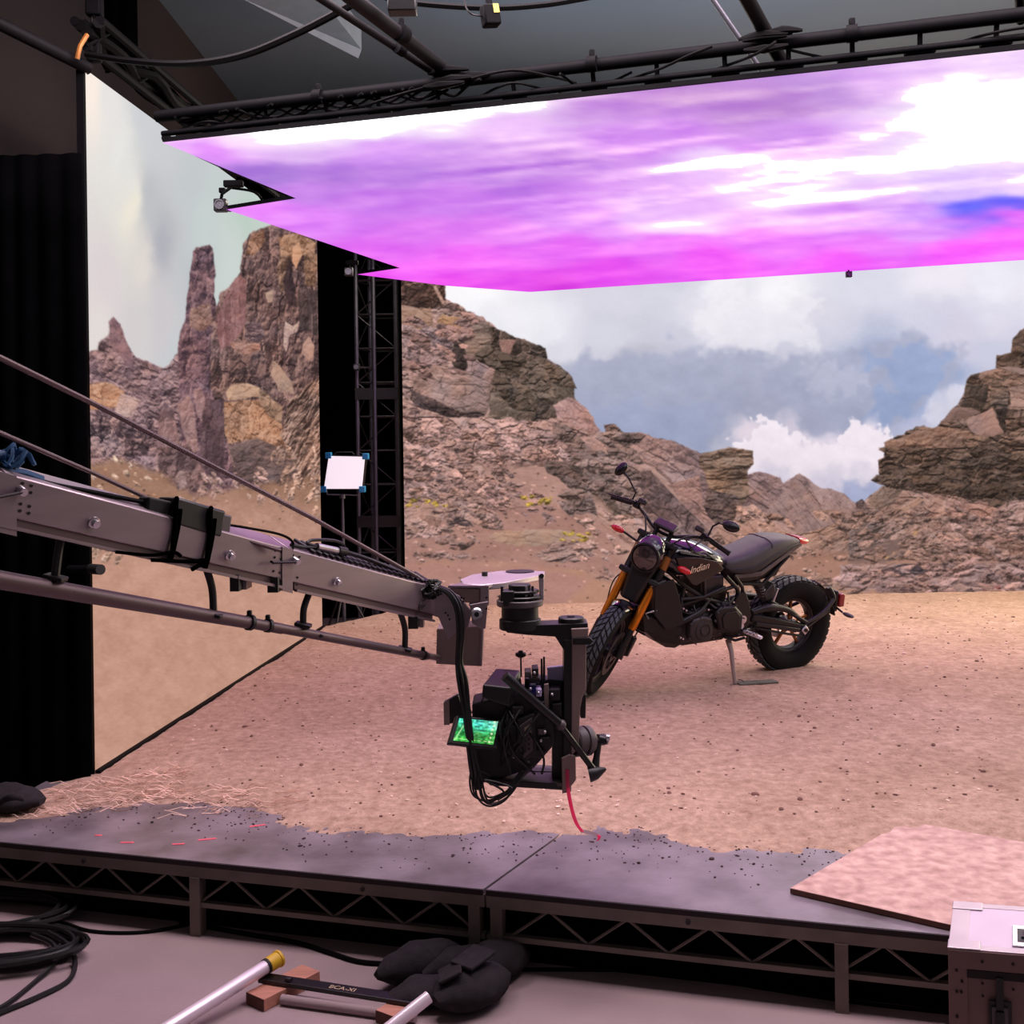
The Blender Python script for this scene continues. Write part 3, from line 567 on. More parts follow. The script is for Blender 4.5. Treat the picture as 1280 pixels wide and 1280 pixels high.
def paint_ceiling():
    A = Art(190, 40, 1480, 400, 3.)
    A.gradient([(215,180,235,175,250),(260,185,225,140,250),(300,175,250,215,255),(360,160,255,250,255),(450,155,255,255,255),(560,140,255,255,255),(650,125,255,250,255),(690,118,225,185,242),(640,165,235,185,250),(480,190,215,150,245),
        (330,215,165,115,215),(420,225,172,112,218),(520,225,176,112,222),(620,220,180,112,224),(700,200,185,118,224),(300,235,175,115,222),(380,245,190,118,230),(460,255,200,120,236),(560,255,200,118,236),
        (740,130,195,135,222),(800,120,192,132,216),(860,120,186,128,210),(920,140,184,126,212),(980,130,180,122,208),(1020,110,190,140,220),(860,170,205,130,238),(780,180,205,130,238),(940,190,215,140,242),(1000,175,205,140,236),
        (890,200,240,205,255),(1090,100,214,160,240),(1150,85,225,180,245),(1240,75,228,190,246),(1100,160,235,190,252),(1150,150,255,245,255),(1200,130,255,255,255),(1260,140,255,255,255),(1180,190,255,250,255),(1100,215,250,228,255),(1020,240,250,226,255),(960,250,246,210,255),(1250,190,250,220,255),
        (800,262,236,185,252),(860,280,242,196,255),(740,270,215,130,245),(680,265,196,112,236),(620,290,220,116,242),(520,290,216,112,240),(400,275,215,118,245),(320,265,232,130,252),(1040,262,214,140,245),(1150,262,190,125,244),(1120,248,226,170,250),(1280,228,236,200,252),(1290,272,232,110,250),(1215,262,92,86,246),(1262,250,96,86,246),(1300,256,110,90,246),(1230,225,226,190,252),(1180,240,215,180,250),
        (1150,290,225,150,252),(1270,295,246,95,250),(1100,300,235,120,250),(960,300,226,105,246),(840,305,225,100,244),(720,310,222,92,242),(600,325,232,92,244),(480,320,222,98,242),(520,345,240,95,248),(650,350,222,70,234),(760,345,226,72,238),(900,330,234,80,244),(1050,325,240,82,248),(1200,315,246,84,250),(460,343,232,70,240),(560,355,228,68,236),(700,360,214,58,224),(1290,310,248,90,250),(1400,200,245,220,252),(1400,300,244,90,250)],
        ax=.42, ay=1.25, power=3.4, warp=16, wscale=22, seed=8, stretch=5.)
    u = A.X + A.Y * .3
    A.c += (11 * fbm(u / 90., (A.Y + .08 * A.X) / 9., 21, 5))[..., None] * np.array([1., 1.5, .4]) + (10 * fbm(A.X / 30., A.Y / 10., 22, 4))[..., None] * np.array([1, 1.3, .4])
    st = fbm(u / 150., (A.Y + .10 * A.X) / 14., 31, 5); wz = np.exp(-((A.Y - 205 + .06 * (A.X - 900)) / 75.) ** 2) * sstep(420, 900, A.X) * .62 + .16; wz = wz * (1 - np.exp(-((A.X - 1255) / 80.) ** 2 - ((A.Y - 258) / 24.) ** 2))
    A.c += (np.clip(st + .12, 0, 1) * 190 * wz)[..., None] * np.array([.8, 1.0, .35]); A.c += np.array([6, 9, 3])
    A.c = np.clip(A.c, 0, 255)
    return A
# ---------------------------------------------------------------- the studio shell
def plate(name, pts, m, kind='structure', thick=(0, 0, -.05)):
    b = MB(); b.prism(pts, thick); o = b.build(name, m, smooth=0); return tag(o, kind=kind)
plate('floor', [(-9, -2.5, 0), (10, -2.5, 0), (10, 17, 0), (-9, 17, 0)], 'concrete')
plate('ceiling', [(-9, 2, 6.2), (10, 2, 6.2), (10, 17, 6.2), (-9, 17, 6.2)], 'ceiling_cloth', thick=(0, 0, .05))
plate('wall_left', [(-3.25, 2, 0), (-3.25, 17, 0), (-3.25, 17, 6.2), (-3.25, 2, 6.2)], 'brown_wall', thick=(-.1, 0, 0))
plate('wall_back', [(-3.3, 16, 0), (10, 16, 0), (10, 16, 6.2), (-3.3, 16, 6.2)], 'dark_wall', thick=(0, .1, 0))

# stage axes
SEAM = on(606, 1111.5); E1 = (on(1185, 1171) - on(0, 1054)).normalized(); E2 = (on(715, 1033) - SEAM).normalized()
# ---------------------------------------------------------------- stage platforms with open lattice fronts
def platform(name, label, length, posts, braces, joint=None, left_dir=None):
    """front edge along local x from 0 to length, board back edge along the seam direction"""
    t = thing(name, label, 'stage platform', group='lattice stage platforms')
    n = Vector((-E1.y, E1.x, 0))
    for z0, z1, mm, nm, off in ((DECK - .018, DECK, 'deck_top', 'deck_board', 0.),):
        a, b_ = posts[0], posts[1]
        pts = [a, b_, b_ + E2 * 1.6, a + (left_dir or E2) * 1.6]
        o = MB().prism([Vector((p.x, p.y, z0)) for p in pts], (0, 0, z1 - z0)).build(nm, mm, t, smooth=0)
        MB().bar(Vector((a.x, a.y, z0 + .007)) - n * .004, Vector((b_.x, b_.y, z0 + .007)) - n * .004, .008, .02).build('edge_strip', 'deck_edge', o, smooth=0)
    a, b_ = posts[0] + n * .012, posts[1] + n * .012
    def P(s, z, dn=0.): q = a + E1 * s + n * dn; return Vector((q.x, q.y, z))
    MB().bar(P(0, .258), P(length, .258), .04, .048).build('top_rail', 'stage_metal', t, bevel=.003, smooth=0)
    MB().bar(P(0, .125), P(length, .125), .03, .02).build('bottom_rail', 'stage_metal', t, smooth=0)
    for s in braces['posts']:
        MB().bar(P(s, .0), P(s, .236), .045, .05, upv=n).build('post', 'stage_metal', t, smooth=0)
    s = braces['start']
    while s + braces['step'] <= length + 1e-6:
        for q0, q1 in ((s, s + braces['step'] / 2), (s + braces['step'] / 2, s + braces['step'])):
            up = q0 == s
            MB().cyl(P(q0, .13 if up else .238), P(q1, .238 if up else .13), .006, n=6).build('brace', 'stage_metal', t)
        s += braces['step']
    if joint:
        bb = MB()
        for q in joint: bb.cyl(P(q, .258, -.022), P(q, .258, -.026), .009, n=10)
        bb.build('bolt_head', 'black_metal', t)
    return t
g = .006
platform('stage_platform', 'low black-topped stage platform left of the deck seam, under the crane', 2.44, (SEAM - E1 * 2.44, SEAM - E1 * g), dict(posts=[.02, 1.22, 2.40], start=.06, step=.293), joint=[.7, 1.95], left_dir=Vector((.12, .99, 0)))
platform('stage_platform', 'low black-topped stage platform right of the deck seam, carrying the plywood sheet', 2.44, (SEAM + E1 * g, SEAM + E1 * 2.44), dict(posts=[.04, 1.27, 2.40], start=.09, step=.293), joint=[.75, 1.62])
# solid base under the dirt; its black front imitates shade below the deck
b0 = SEAM + E2 * .95; nrm = Vector((-E1.y, E1.x, 0))
def SB(p): return Vector((p.x, p.y, 0))
o = MB().prism([SB(SEAM - E1 * 2.3 + nrm * .10), SB(SEAM + E1 * 2.6 + nrm * .10), Vector((6.9, 4.2, 0)), Vector((6.9, 13.4, 0)), Vector((-1.1, 11.75, 0)), Vector((-1.76, 10.4, 0)), Vector((-2.15, 5.72, 0))], (0, 0, .27)).build('stage_base_shaded', 'black_cloth', smooth=0)  # black_cloth used here for the shade below the deck
tag(o, kind='structure')

# ---------------------------------------------------------------- LED walls and LED ceiling
def to_px(P):                            # where a panel point falls in the artwork (the picture is laid out as seen from the operator's spot)
    x = P[..., 0] / P[..., 1] * F_PX; z = -(P[..., 2] - CAM_Z) / P[..., 1] * F_PX
    return PX0 + x + ROLL * z, PY0 + z - ROLL * x
def screen_mesh(name, P, art, m, parent, gain=None):
    """P: (nv, nu, 3) world points of a regular grid"""
    nv, nu, _ = P.shape; root = parent
    while root.parent: root = root.parent
    px, py = to_px(P); c = art.sample(px, py) / 255.
    c = np.where(c <= .04045, c / 12.92, ((c + .055) / 1.055) ** 2.4)
    if gain is not None: c = gain(c)
    Mi = np.array(ROOTM[root.name].inverted()); V = (P.reshape(-1, 3) @ Mi[:3, :3].T + Mi[:3, 3]).astype(np.float32)
    idx = np.arange(nu * nv).reshape(nv, nu)
    q = np.stack([idx[:-1, :-1], idx[:-1, 1:], idx[1:, 1:], idx[1:, :-1]], -1).reshape(-1, 4).astype(np.int32)
    me = bpy.data.meshes.new(name); me.vertices.add(len(V)); me.vertices.foreach_set('co', V.ravel())
    me.loops.add(q.size); me.loops.foreach_set('vertex_index', q.ravel()); me.polygons.add(len(q)); me.polygons.foreach_set('loop_start', np.arange(0, q.size, 4, dtype=np.int32))
    me.update(); me.validate()
    at_ = me.attributes.new('picture', 'FLOAT_COLOR', 'POINT'); at_.data.foreach_set('color', np.concatenate([c.reshape(-1, 3), np.ones((nu * nv, 1))], 1).astype(np.float32).ravel())
    me.materials.append(m); o = bpy.data.objects.new(name, me); COL.objects.link(o); o.parent = parent; return o
def led_wall(label, A, B, z0, z1, nu, nv, art, m, seams):
    """upright flat LED wall between floor points A and B, facing the stage"""
    t = thing('led_wall', label, 'led screen', (A.x, A.y, z0)); d = (B - A); d.z = 0; L_ = d.length; d.normalize()
    nb = Vector((-d.y, d.x, 0))                       # away from the stage
    MB().hull8([Vector((p.x, p.y, z)) + nb * q for z in (z0, z1) for p, q in ((A, .012), (B, .012), (B, .05), (A, .05))]).build('cabinet', 'rig_black', t, smooth=0)
    u = np.linspace(0, 1, nu); v = np.linspace(0, 1, nv)
    P = np.zeros((nv, nu, 3)); P[..., 0] = A.x + d.x * L_ * u; P[..., 1] = A.y + d.y * L_ * u; P[..., 2] = (z1 + (z0 - z1) * v)[:, None]
    screen_mesh('screen', P, art, m, t); return t
art_l, art_b, art_c = paint_left(), paint_back(), paint_ceiling()
LA, LB = on(119, 972), on(403, 787)
led_wall('upright side LED wall at the left showing purple rock pinnacles and a pale sky', LA, LB, DECK - .04, 3.905, 300, 640, art_l, MATS['led_picture'], 0)
lw = [o for o in bpy.data.objects if o.name == 'led_wall'][0]; dl = (LB - LA).normalized(); MB().bar(LA + Vector((.012, 0, .022)), LB + Vector((.012, 0, .022)), .03, .03).build('base_strip', 'rig_black', lw, smooth=0)
BA, BB = on(507, 762), on(1280, 742); BB = BB + (BB - BA) * .18
led_wall('wide back LED wall behind the motorcycle showing a rocky desert and clouds', BA, BB, DECK - .06, 4.35, 900, 520, art_b, MATS['led_sky'], 0)
# ceiling: three stepped sections in stage axes
CO = on(203, 178, 3.44); CE1 = (on(1280, 62, 3.44) - CO).normalized(); CE2 = Vector((-CE1.y, CE1.x, 0))
def ca(px, py): q = on(px, py, 3.44) - CO; return q.dot(CE1), q.dot(CE2)
P1, P2, P3, P4, P5, P6, P7 = (ca(*q) for q in ((370, 248), (283, 262), (500, 335), (447, 343), (556, 357), (662, 365), (1280, 325)))
FAR = 7.4
s1f = ([P1[0], FAR], [P1[1], P1[1] + .02]); s2n = ([P2[0], P1[0], FAR], [P2[1], P1[1], P1[1] + .02]); s2f = ([P3[0], FAR], [P3[1], P3[1] + .05]); s3n = ([P4[0], P3[0], FAR], [P4[1], P3[1], P3[1] + .05])
slope = (P7[1] - P6[1]) / (P7[0] - P6[0]); s3f = ([P4[0], P5[0], P6[0], FAR], [P4[1] + .01, P5[1], P6[1], P6[1] + slope * (FAR - P6[0])])
led_c = thing('led_ceiling', 'stepped overhead LED ceiling panel showing purple and magenta clouds', 'led screen', (CO.x, CO.y, 3.44))
def section(a0, a1, near, far, nu, nv):
    v = np.linspace(0, 1, nv)[:, None]; u = (np.linspace(0, 1, nu) ** 1.25)[None, :]
    aL = a0 + (a1 - a0) * v; a = aL + (FAR - aL) * u
    bn = np.interp(a, *near); bf = np.interp(a, *far); b = bn + (bf - bn) * v
    P = np.zeros((nv, nu, 3)); P[..., 0] = CO.x + CE1.x * a + CE2.x * b; P[..., 1] = CO.y + CE1.y * a + CE2.y * b; P[..., 2] = 3.44
    def gain(c):                          # the blown-out white clouds are brighter than the picture can show
        w = np.clip((c.min(-1, keepdims=True) - .8) / .2, 0, 1) ** 2; return c * (1 + 3.5 * w)
    s = screen_mesh('screen', P, art_c, MATS['led_sky'], led_c, gain)
    edge = np.concatenate([P[0], P[1:, -1], P[-1, -2::-1], P[-2:0:-1, 0]])
    ring = [Vector(p) + Vector((0, 0, .004)) for p in edge[:: 1]]
    MB().prism(ring, (0, 0, .02)).build('cabinet', 'rig_black', s, smooth=0)
section(0, P1[0], ([0, FAR], [0, 0]), s1f, 260, 44)
section(P2[0], P3[0], s2n, s2f, 260, 60)
section(P4[0], P4[0], s3n, s3f, 220, 40)

# ---------------------------------------------------------------- dirt, plywood, pebbles, straw
FRONT = [(-40, 1022), (40, 1016), (110, 1004), (170, 996), (240, 991), (300, 1006), (360, 1020), (430, 1027), (520, 1031), (600, 1034), (660, 1038), (720, 1035), (790, 1032), (860, 1042), (940, 1048), (1010, 1050), (1060, 1056), (1130, 1060), (1200, 1050), (1290, 1062), (1500, 1080)]
FR = [on(*p) for p in FRONT]; FX = np.array([p.x for p in FR]); FY = np.array([p.y for p in FR])
def dirt_z(X, Y):
    X = np.asarray(X, float); Y = np.asarray(Y, float)
    s = Y - np.interp(X, FX, FY) + .16 * fbm(X * 3.1, Y * 3.1, 511, 5)
    n = fbm(X * 1.1, Y * 1.1, 501, 4); n2 = fbm(X * 5, Y * 5, 502, 4); n3 = fbm(X * 17, Y * 17, 503, 3)
    return DECK + np.clip(s * .09, -.2, .016 + .016 * sstep(1.2, 1.6, X)) + .006 + .012 * n * np.clip(s, 0, 1) + .007 * n2 + .0045 * n3
def dz(x, y): return float(dirt_z(np.array([x]), np.array([y]))[0])
ny, nx = 420, 380
ys = 3.9 + (13.2 - 3.9) * np.linspace(0, 1, ny) ** 1.5
lx = np.interp(ys, [3.9, 5.2, LA.y, LB.y, BA.y, 13.2], [-2.6, -2.42, LA.x, LB.x, BA.x, BA.x]); rx = 6.9
uu = np.linspace(0, 1, nx)
X = lx[:, None] + (rx - lx)[:, None] * uu[None, :]; Y = np.repeat(ys[:, None], nx, 1)
yb = BA.y + (BB.y - BA.y) * (X - BA.x) / (BB.x - BA.x) + .01
Y = np.minimum(Y, np.where(X > BA.x - .01, yb, Y)); Z = dirt_z(X, Y)
idx = np.arange(nx * ny).reshape(ny, nx); q = np.stack([idx[:-1, :-1], idx[:-1, 1:], idx[1:, 1:], idx[1:, :-1]], -1).reshape(-1, 4)
cut = (Z < DECK - .03).ravel(); q = q[~cut[q].all(1)]
me = bpy.data.meshes.new('dirt_ground'); me.from_pydata(np.stack([X, Y, Z], -1).reshape(-1, 3).tolist(), [], q.tolist()); me.update(); me.shade_smooth()
md = bpy.data.materials.new('dirt'); md.use_nodes = True; N = md.node_tree.nodes; L = md.node_tree.links; bs = N['Principled BSDF']; bs.inputs['Roughness'].default_value = .95; bs.inputs['Specular IOR Level'].default_value = .1
tc = N.new('ShaderNodeTexCoord')
def noise(sc, det, rough=.6):
    n = N.new('ShaderNodeTexNoise'); n.inputs['Scale'].default_value = sc; n.inputs['Detail'].default_value = det; n.inputs['Roughness'].default_value = rough; L.new(tc.outputs['Object'], n.inputs['Vector']); return n
n1, n2, n3 = noise(1.6, 6), noise(19, 8, .74), noise(120, 3)
r1 = N.new('ShaderNodeValToRGB'); r1.color_ramp.elements[0].position = .32; r1.color_ramp.elements[1].position = .68
r1.color_ramp.elements[0].color = rgb((180, 151, 132)); r1.color_ramp.elements[1].color = rgb((202, 172, 153)); L.new(n1.outputs['Fac'], r1.inputs['Fac'])
r2 = N.new('ShaderNodeValToRGB'); r2.color_ramp.elements[0].position = .34; r2.color_ramp.elements[1].position = .66; r2.color_ramp.elements[0].color = (.62, .57, .55, 1); r2.color_ramp.elements[1].color = (1.1, 1.1, 1.1, 1); L.new(n2.outputs['Fac'], r2.inputs['Fac'])
m1 = N.new('ShaderNodeMix'); m1.data_type = 'RGBA'; m1.blend_type = 'MULTIPLY'; m1.inputs['Factor'].default_value = 1.; L.new(r1.outputs['Color'], m1.inputs['A']); L.new(r2.outputs['Color'], m1.inputs['B'])
r3 = N.new('ShaderNodeValToRGB'); r3.color_ramp.elements[0].position = .3; r3.color_ramp.elements[1].position = .42; r3.color_ramp.elements[0].color = (.55, .5, .48, 1); r3.color_ramp.elements[1].color = (1, 1, 1, 1); L.new(n3.outputs['Fac'], r3.inputs['Fac'])
m2 = N.new('ShaderNodeMix'); m2.data_type = 'RGBA'; m2.blend_type = 'MULTIPLY'; m2.inputs['Factor'].default_value = .6; L.new(m1.outputs['Result'], m2.inputs['A']); L.new(r3.outputs['Color'], m2.inputs['B']); L.new(m2.outputs['Result'], bs.inputs['Base Color'])
bp = N.new('ShaderNodeBump'); bp.inputs['Strength'].default_value = .8; bp.inputs['Distance'].default_value = .02; L.new(n2.outputs['Fac'], bp.inputs['Height']); L.new(bp.outputs['Normal'], bs.inputs['Normal'])
me.materials.append(md); o = bpy.data.objects.new('dirt_ground', me); COL.objects.link(o); tag(o, kind='structure')

# plywood sheet lying askew on the platform, its back sinking under the dirt
pa, pb_, pc = on(988, 1110, DECK + .022), on(1185, 1155, DECK + .022), on(1110, 1038, DECK + .022)
d1 = (pb_ - pa).normalized(); d2 = (pc - pa).normalized()
o = MB().prism([Vector((p.x, p.y, DECK + .003)) for p in (pa, pa + d1 * 1.5, pa + d1 * 1.5 + d2 * .98, pa + d2 * .98)], (0, 0, .019)).build('plywood_sheet', 'plywood', smooth=0)
MB().bar(pa + Vector((0, 0, -.0095)) - Vector((-d1.y, d1.x, 0)) * .001, pa + d1 * 1.5 + Vector((0, 0, -.0095)) - Vector((-d1.y, d1.x, 0)) * .001, .004, .018).build('edge_grain', 'wood_end', o, local=True, smooth=0)
tag(o, 'pinkish plywood sheet lying askew on the right stage platform', 'plywood sheet')

rng = random.Random(4)
def pebbles(name, n, m, r0, r1, label, zone, flat=.6, seed=1, on_deck=False):
    r = random.Random(seed); b = MB(); k = 0
    while k < n:
        p = zone(r); z = DECK if on_deck else dz(p[0], p[1])
        if z is None: continue
        s = r.uniform(r0, r1) * (1.6 if r.random() < .06 else 1); a = r.uniform(0, 6.28)
        M = Matrix.Rotation(a, 3, 'Z') @ Matrix.Rotation(r.uniform(-.3, .3), 3, 'X')
        b.ball((p[0], p[1], z + s * flat * .35), (s * r.uniform(.8, 1.5), s * r.uniform(.7, 1.), s * flat), 3 if s < .012 else 4, M); k += 1
    o = b.build(name, m, smooth=50); return tag(o, label, 'pebbles', kind='stuff')
def zone_dirt(r):
    while True:
        Y = 4.9 + 6.6 * r.random() ** 1.4; x = r.uniform(-2.1, 4.6)
        if x > np.interp(Y, [4.9, LB.y, BA.y, 12], [-2.05, LB.x + .05, BA.x + .05, BA.x]) and Y > np.interp(x, FX, FY) + .05: return x, Y
pebbles('pebbles', 520, 'pebble_light', .004, .011, 'pale pebbles strewn over the dirt around the motorcycle', zone_dirt, seed=5)
pebbles('dirt_crumbs', 900, 'pebble_dark', .0035, .010, 'dark brown clods scattered over the dirt set', zone_dirt, seed=6)
def zone_deck(r):
    while True:
        u = r.uniform(-2.2, 1.5); v = r.random() ** .7 * 1.0; p = SEAM + E1 * u + E2 * v
        yf = np.interp(p.x, FX, FY)
        if p.y < yf + .02 and (yf - p.y) < .12 + .5 * r.random() and p.y > SEAM.y + (p.x - SEAM.x) * E1.y / E1.x + .03: return p.x, p.y
pebbles('debris_specks', 700, 'debris', .002, .0065, 'dark crumbs scattered over the grey platform top', zone_deck, seed=7, on_deck=True)
b = MB()
for k in range(330):
    if k < 250: px = rng.uniform(20, 230); py = 1012 - (px - 20) * .09 + rng.uniform(-22, 14) - max(0, px - 130) * .05
    else: px = rng.uniform(230, 360); py = rng.uniform(990, 1024)
    p = on(px, py); a = rng.uniform(-.6, .9) + (math.pi if rng.random() < .5 else 0); l = rng.uniform(.04, .13); z = max(dz(p.x, p.y), DECK) + .004
    if p.x < np.interp(p.y, [5.2, LA.y, LB.y], [-2.35, LA.x + .03, LB.x]) : continue
    d = Vector((math.cos(a), math.sin(a), 0)); h = rng.uniform(0, .03)
    b.tube([(p.x, p.y, z), Vector((p.x, p.y, z + h)) + d * l * .5, Vector((p.x, p.y, z + rng.uniform(0, .02))) + d * l], .0018, 3, smooth=0)
tag(b.build('straw', 'straw', smooth=0), 'loose straw strewn along the dirt edge below the side LED wall', 'straw', kind='stuff')
for i, (px, py, w) in enumerate(((123, 1044, .03), (159, 1053, .055), (223, 1055, .05), (259, 1049, .075), (322, 1032, .07))):
    p = on(px, py, DECK + .001); a = Vector((1, .12 * (i - 1), 0)).normalized()
    o = MB().bar(p - a * w / 2, p + a * w / 2, .014, .0016).build('tape_mark', 'tape_pink', smooth=0)
    tag(o, ('small pink tape dot, leftmost mark on the left platform', 'short pink tape strip just right of the tape dot', 'pink tape strip nearest the platform front edge', 'long pink tape strip right of the frontmost strip', 'pink tape strip half under straw near the dirt edge')[i], 'tape mark', 'tape marks on the platform')

# ---------------------------------------------------------------- drapes, truss tower, panel light
def drape(name, label, A, B, z0, z1, folds, depth, seed=0, bottom=.0):
    d = (Vector(B) - Vector(A)); L_ = d.length; d.normalize(); n = Vector((-d.y, d.x, 0)); r = random.Random(seed); ph = r.uniform(0, 6)
    def fn(u, v):
        w = math.sin(u * folds * 6.283 + ph + .6 * math.sin(u * 9 + seed)) * depth * (.5 + .5 * v)
        return Vector(A) + d * (u * L_) + n * w + Vector((0, 0, z1 + (z0 - z1) * v - Vector(A).z))
    b = MB(); b.grid(fn, 90, 10); o = b.build(name, 'black_cloth'); sm = o.modifiers.new('solid', 'SOLIDIFY'); sm.thickness = .012
    return tag(o, label, 'drape', 'black drapes')
drape('black_drape', 'tall black drape beside the near edge of the side LED wall', (-3.2, 5.70, 0), (LA.x - .006, 5.64, 0), .0, 3.46, 9, .02, 1)
drape('black_drape', 'black drape hung behind the panel light and truss tower', (-3.2, 13.2, 0), (BA.x + .5, 13.0, 0), .0, 5.2, 14, .04, 2)
drape('black_drape', 'narrow black cloth hanging from the ceiling beside the hook', at(130, 40, 6.6), at(170, 40, 6.6), at(150, 90, 6.6).z, 6.15, 2, .02, 3)
tr = thing('truss_tower', 'upright dark lattice truss tower left of the back LED wall', 'truss', (-1.35, 11.9, 0))
tx0, tx1 = at(448, 600, 11.85).x, at(497, 600, 11.85).x; ty0, ty1 = 11.85, 12.2; TOPZ = 4.1
cor = [(tx0, ty0), (tx1, ty0), (tx1 - .02, ty1), (tx0 + .1, ty1)]
for i, (x, y) in enumerate(cor): MB().cyl((x, y, 0), (x, y, TOPZ), .022, n=8).build('chord', 'grey_pipe' if i != 2 else 'dark_pipe', tr)
MB().cyl((.55 * tx0 + .45 * tx1, ty0 - .02, 0), (.55 * tx0 + .45 * tx1, ty0 - .02, TOPZ), .022, n=8).build('mast', 'grey_pipe', tr)
z = .15; k = 0
while z < TOPZ - .3:
    for i in range(4):
        a, b_ = cor[i], cor[(i + 1) % 4]; MB().cyl((*a, z), (*b_, z), .011, n=6).build('rung', 'dark_pipe', tr)
        if i in (0, 3): MB().cyl((*(a if k % 2 else b_), z), (*(b_ if k % 2 else a), z + .36), .008, n=6).build('lattice_bar', 'dark_pipe', tr)
    z += .36; k += 1
for zz in (2.55, 1.2): MB().box(((tx0 + tx1) / 2, ty0, zz), (tx1 - tx0 + .04, .06, .12)).build('junction_block', 'black_metal', tr, smooth=0)
for px, py in ((446, 459),):
    p = at(px, py, 11.75); o = thing('tracking_camera', 'tiny tracking camera clamped halfway up the truss tower', 'camera', p, group='tracking cameras')
    MB().box(p, (.07, .07, .07)).build('body', 'black_plastic', o, bevel=.006); MB().cyl(p + Vector((0, -.035, 0)), p + Vector((0, -.05, 0)), .026).build('lens', 'grey_pipe', o)
    MB().bar(p + Vector((.03, .02, 0)), p + Vector((.14, .09, 0)), .02, .02).build('clamp_arm', 'black_metal', o)
YL = 10.9
pl_ = thing('panel_light', 'white square LED panel light with blue corners on a stand before the drape', 'light', (at(430, 640, YL).x, YL, 0))
q = [at(411, 570, YL), at(456, 571, YL - .05), at(452, 611, YL - .02), at(405, 611, YL + .03)]
MB().prism(q, (0, .07, 0)).build('diffuser', 'softlight', pl_, smooth=0)
cen = sum(q, Vector()) / 4; q2 = [cen + (p - cen) * 1.07 + Vector((0, .02, 0)) for p in q]
MB().prism(q2, (0, .09, 0)).build('housing', 'black_plastic', pl_, smooth=0, bevel=.004)
for p in q: MB().box(cen + (p - cen) * 1.03 + Vector((0, .02, 0)), (.06, .075, .06)).build('corner_guard', 'blue_plastic', pl_, bevel=.006)
MB().tube([at(418, 568, YL), at(421, 565, YL), at(440, 565, YL), at(443, 568, YL)], .006, 6).build('handle', 'black_metal', pl_)
MB().tube([at(407, 598, YL + .04), at(409, 618, YL + .06), at(448, 619, YL + .06), at(452, 598, YL + .04)], .009, 6).build('yoke', 'grey_pipe', pl_)
c0 = at(428, 618, YL + .06)
MB().cyl(c0, c0 - Vector((0, 0, .04)), .03, n=12).build('stand_mount', 'grey_pipe', pl_)
MB().tube([c0, (c0.x, c0.y, c0.z - .25), (c0.x, c0.y, .25)], [.011, .016, .018], 8).build('stand_column', 'grey_pipe', pl_)
for a in (.3, 2.4, 4.5):
    MB().tube([(c0.x, c0.y, .65), (c0.x + .35 * math.cos(a), c0.y + .35 * math.sin(a), .02)], .011, 6).build('stand_leg', 'dark_pipe', pl_)

# ---------------------------------------------------------------- rigging overhead
def pipe(label, pts, r, m='rig_pipe', name='rigging_pipe', clamps=(), cat='pipe', group='rigging pipes', smooth=0):
    t = thing(name, label, cat, pts[0], group=group); MB().tube(pts, r, 10, smooth=smooth).build('tube', m, t)
    for c, nrm_ in clamps:
        c = Vector(c); bb = MB(); bb.cyl(c - nrm_ * .022, c + nrm_ * .022, r + .007, n=14).build('clamp', 'rig_black', t); 
        MB().box(c + Vector((0, 0, r + .018)), (.022, .022, .03)).build('clamp_bolt', 'rig_black', t, bevel=.004)
    return t
ZR = 3.585
npt = [on(px, py, ZR) for px, py in ((196, 146), (1296, 16))]; ndir = (npt[1] - npt[0]).normalized()
npt[1] = npt[1] + ndir * 1.2
cl = [(on(px, py, ZR), ndir) for px, py in ((398, 121), (568, 101), (740, 80), (1065, 42))]
pipe('long dark pipe running along the near edge of the LED ceiling', npt, .028, 'rig_black', clamps=cl)
# ceiling hangers between pipe and panel
for i, px in enumerate((262, 330, 405, 470, 545, 640, 740, 820, 905, 985, 1065, 1150, 1246)):
    top = on(px, 146 - (px - 196) * .1182, ZR); bot = Vector((top.x, top.y, 3.49)) + CE2 * .04
    hg = thing('ceiling_hanger', 'short black hanger between the near pipe and the LED ceiling', 'hanger', bot, group='hangers along the near LED ceiling edge')
    MB().cyl(top, bot, .010, n=6).build('rod', 'rig_black', hg); MB().box(bot + Vector((0, 0, .01)), (.11, .05, .02)).build('foot_plate', 'rig_black', hg, smooth=0)
def cable(label, pts, r, name='cable', m='rig_cable', smooth=8, group='cables', cat='cable'):
    o = MB().tube(pts, r, 6, smooth=smooth).build(name, m); return tag(o, label, cat, group)
loops = [((215, 165), (260, 152), (300, 160), (345, 148)), ((300, 138), (330, 150), (372, 146), (400, 128)), ((420, 140), (450, 134), (500, 118), (545, 106)), ((430, 126), (480, 140), (530, 128), (560, 112)), ((590, 98), (640, 88), (690, 96), (720, 104)), ((600, 120), (640, 104), (680, 112), (700, 116)), ((770, 104), (820, 88), (860, 70), (890, 58)), ((880, 92), (930, 74), (955, 62), (970, 52)), ((985, 62), (1020, 70), (1060, 76), (1100, 66)), ((1190, 56), (1230, 44), (1270, 36), (1300, 34)), ((700, 92), (730, 112), (760, 104), (790, 90))]
for i, lp in enumerate(loops):
    pts = [on(px, py, ZR - .03 - (.03 if j in (1, 2) else 0)) for j, (px, py) in enumerate(lp)]
    cable('thin black cable looped along the pipe above the LED ceiling edge', pts, .006, group='cables above the LED ceiling edge')
pipe('slim black rail between the near pipe and the LED ceiling edge', [on(200, 166, 3.5) + CE2 * .02, on(200, 166, 3.5) + CE2 * .02 + ndir * 5.4], .014, 'rig_black')
r = random.Random(77)
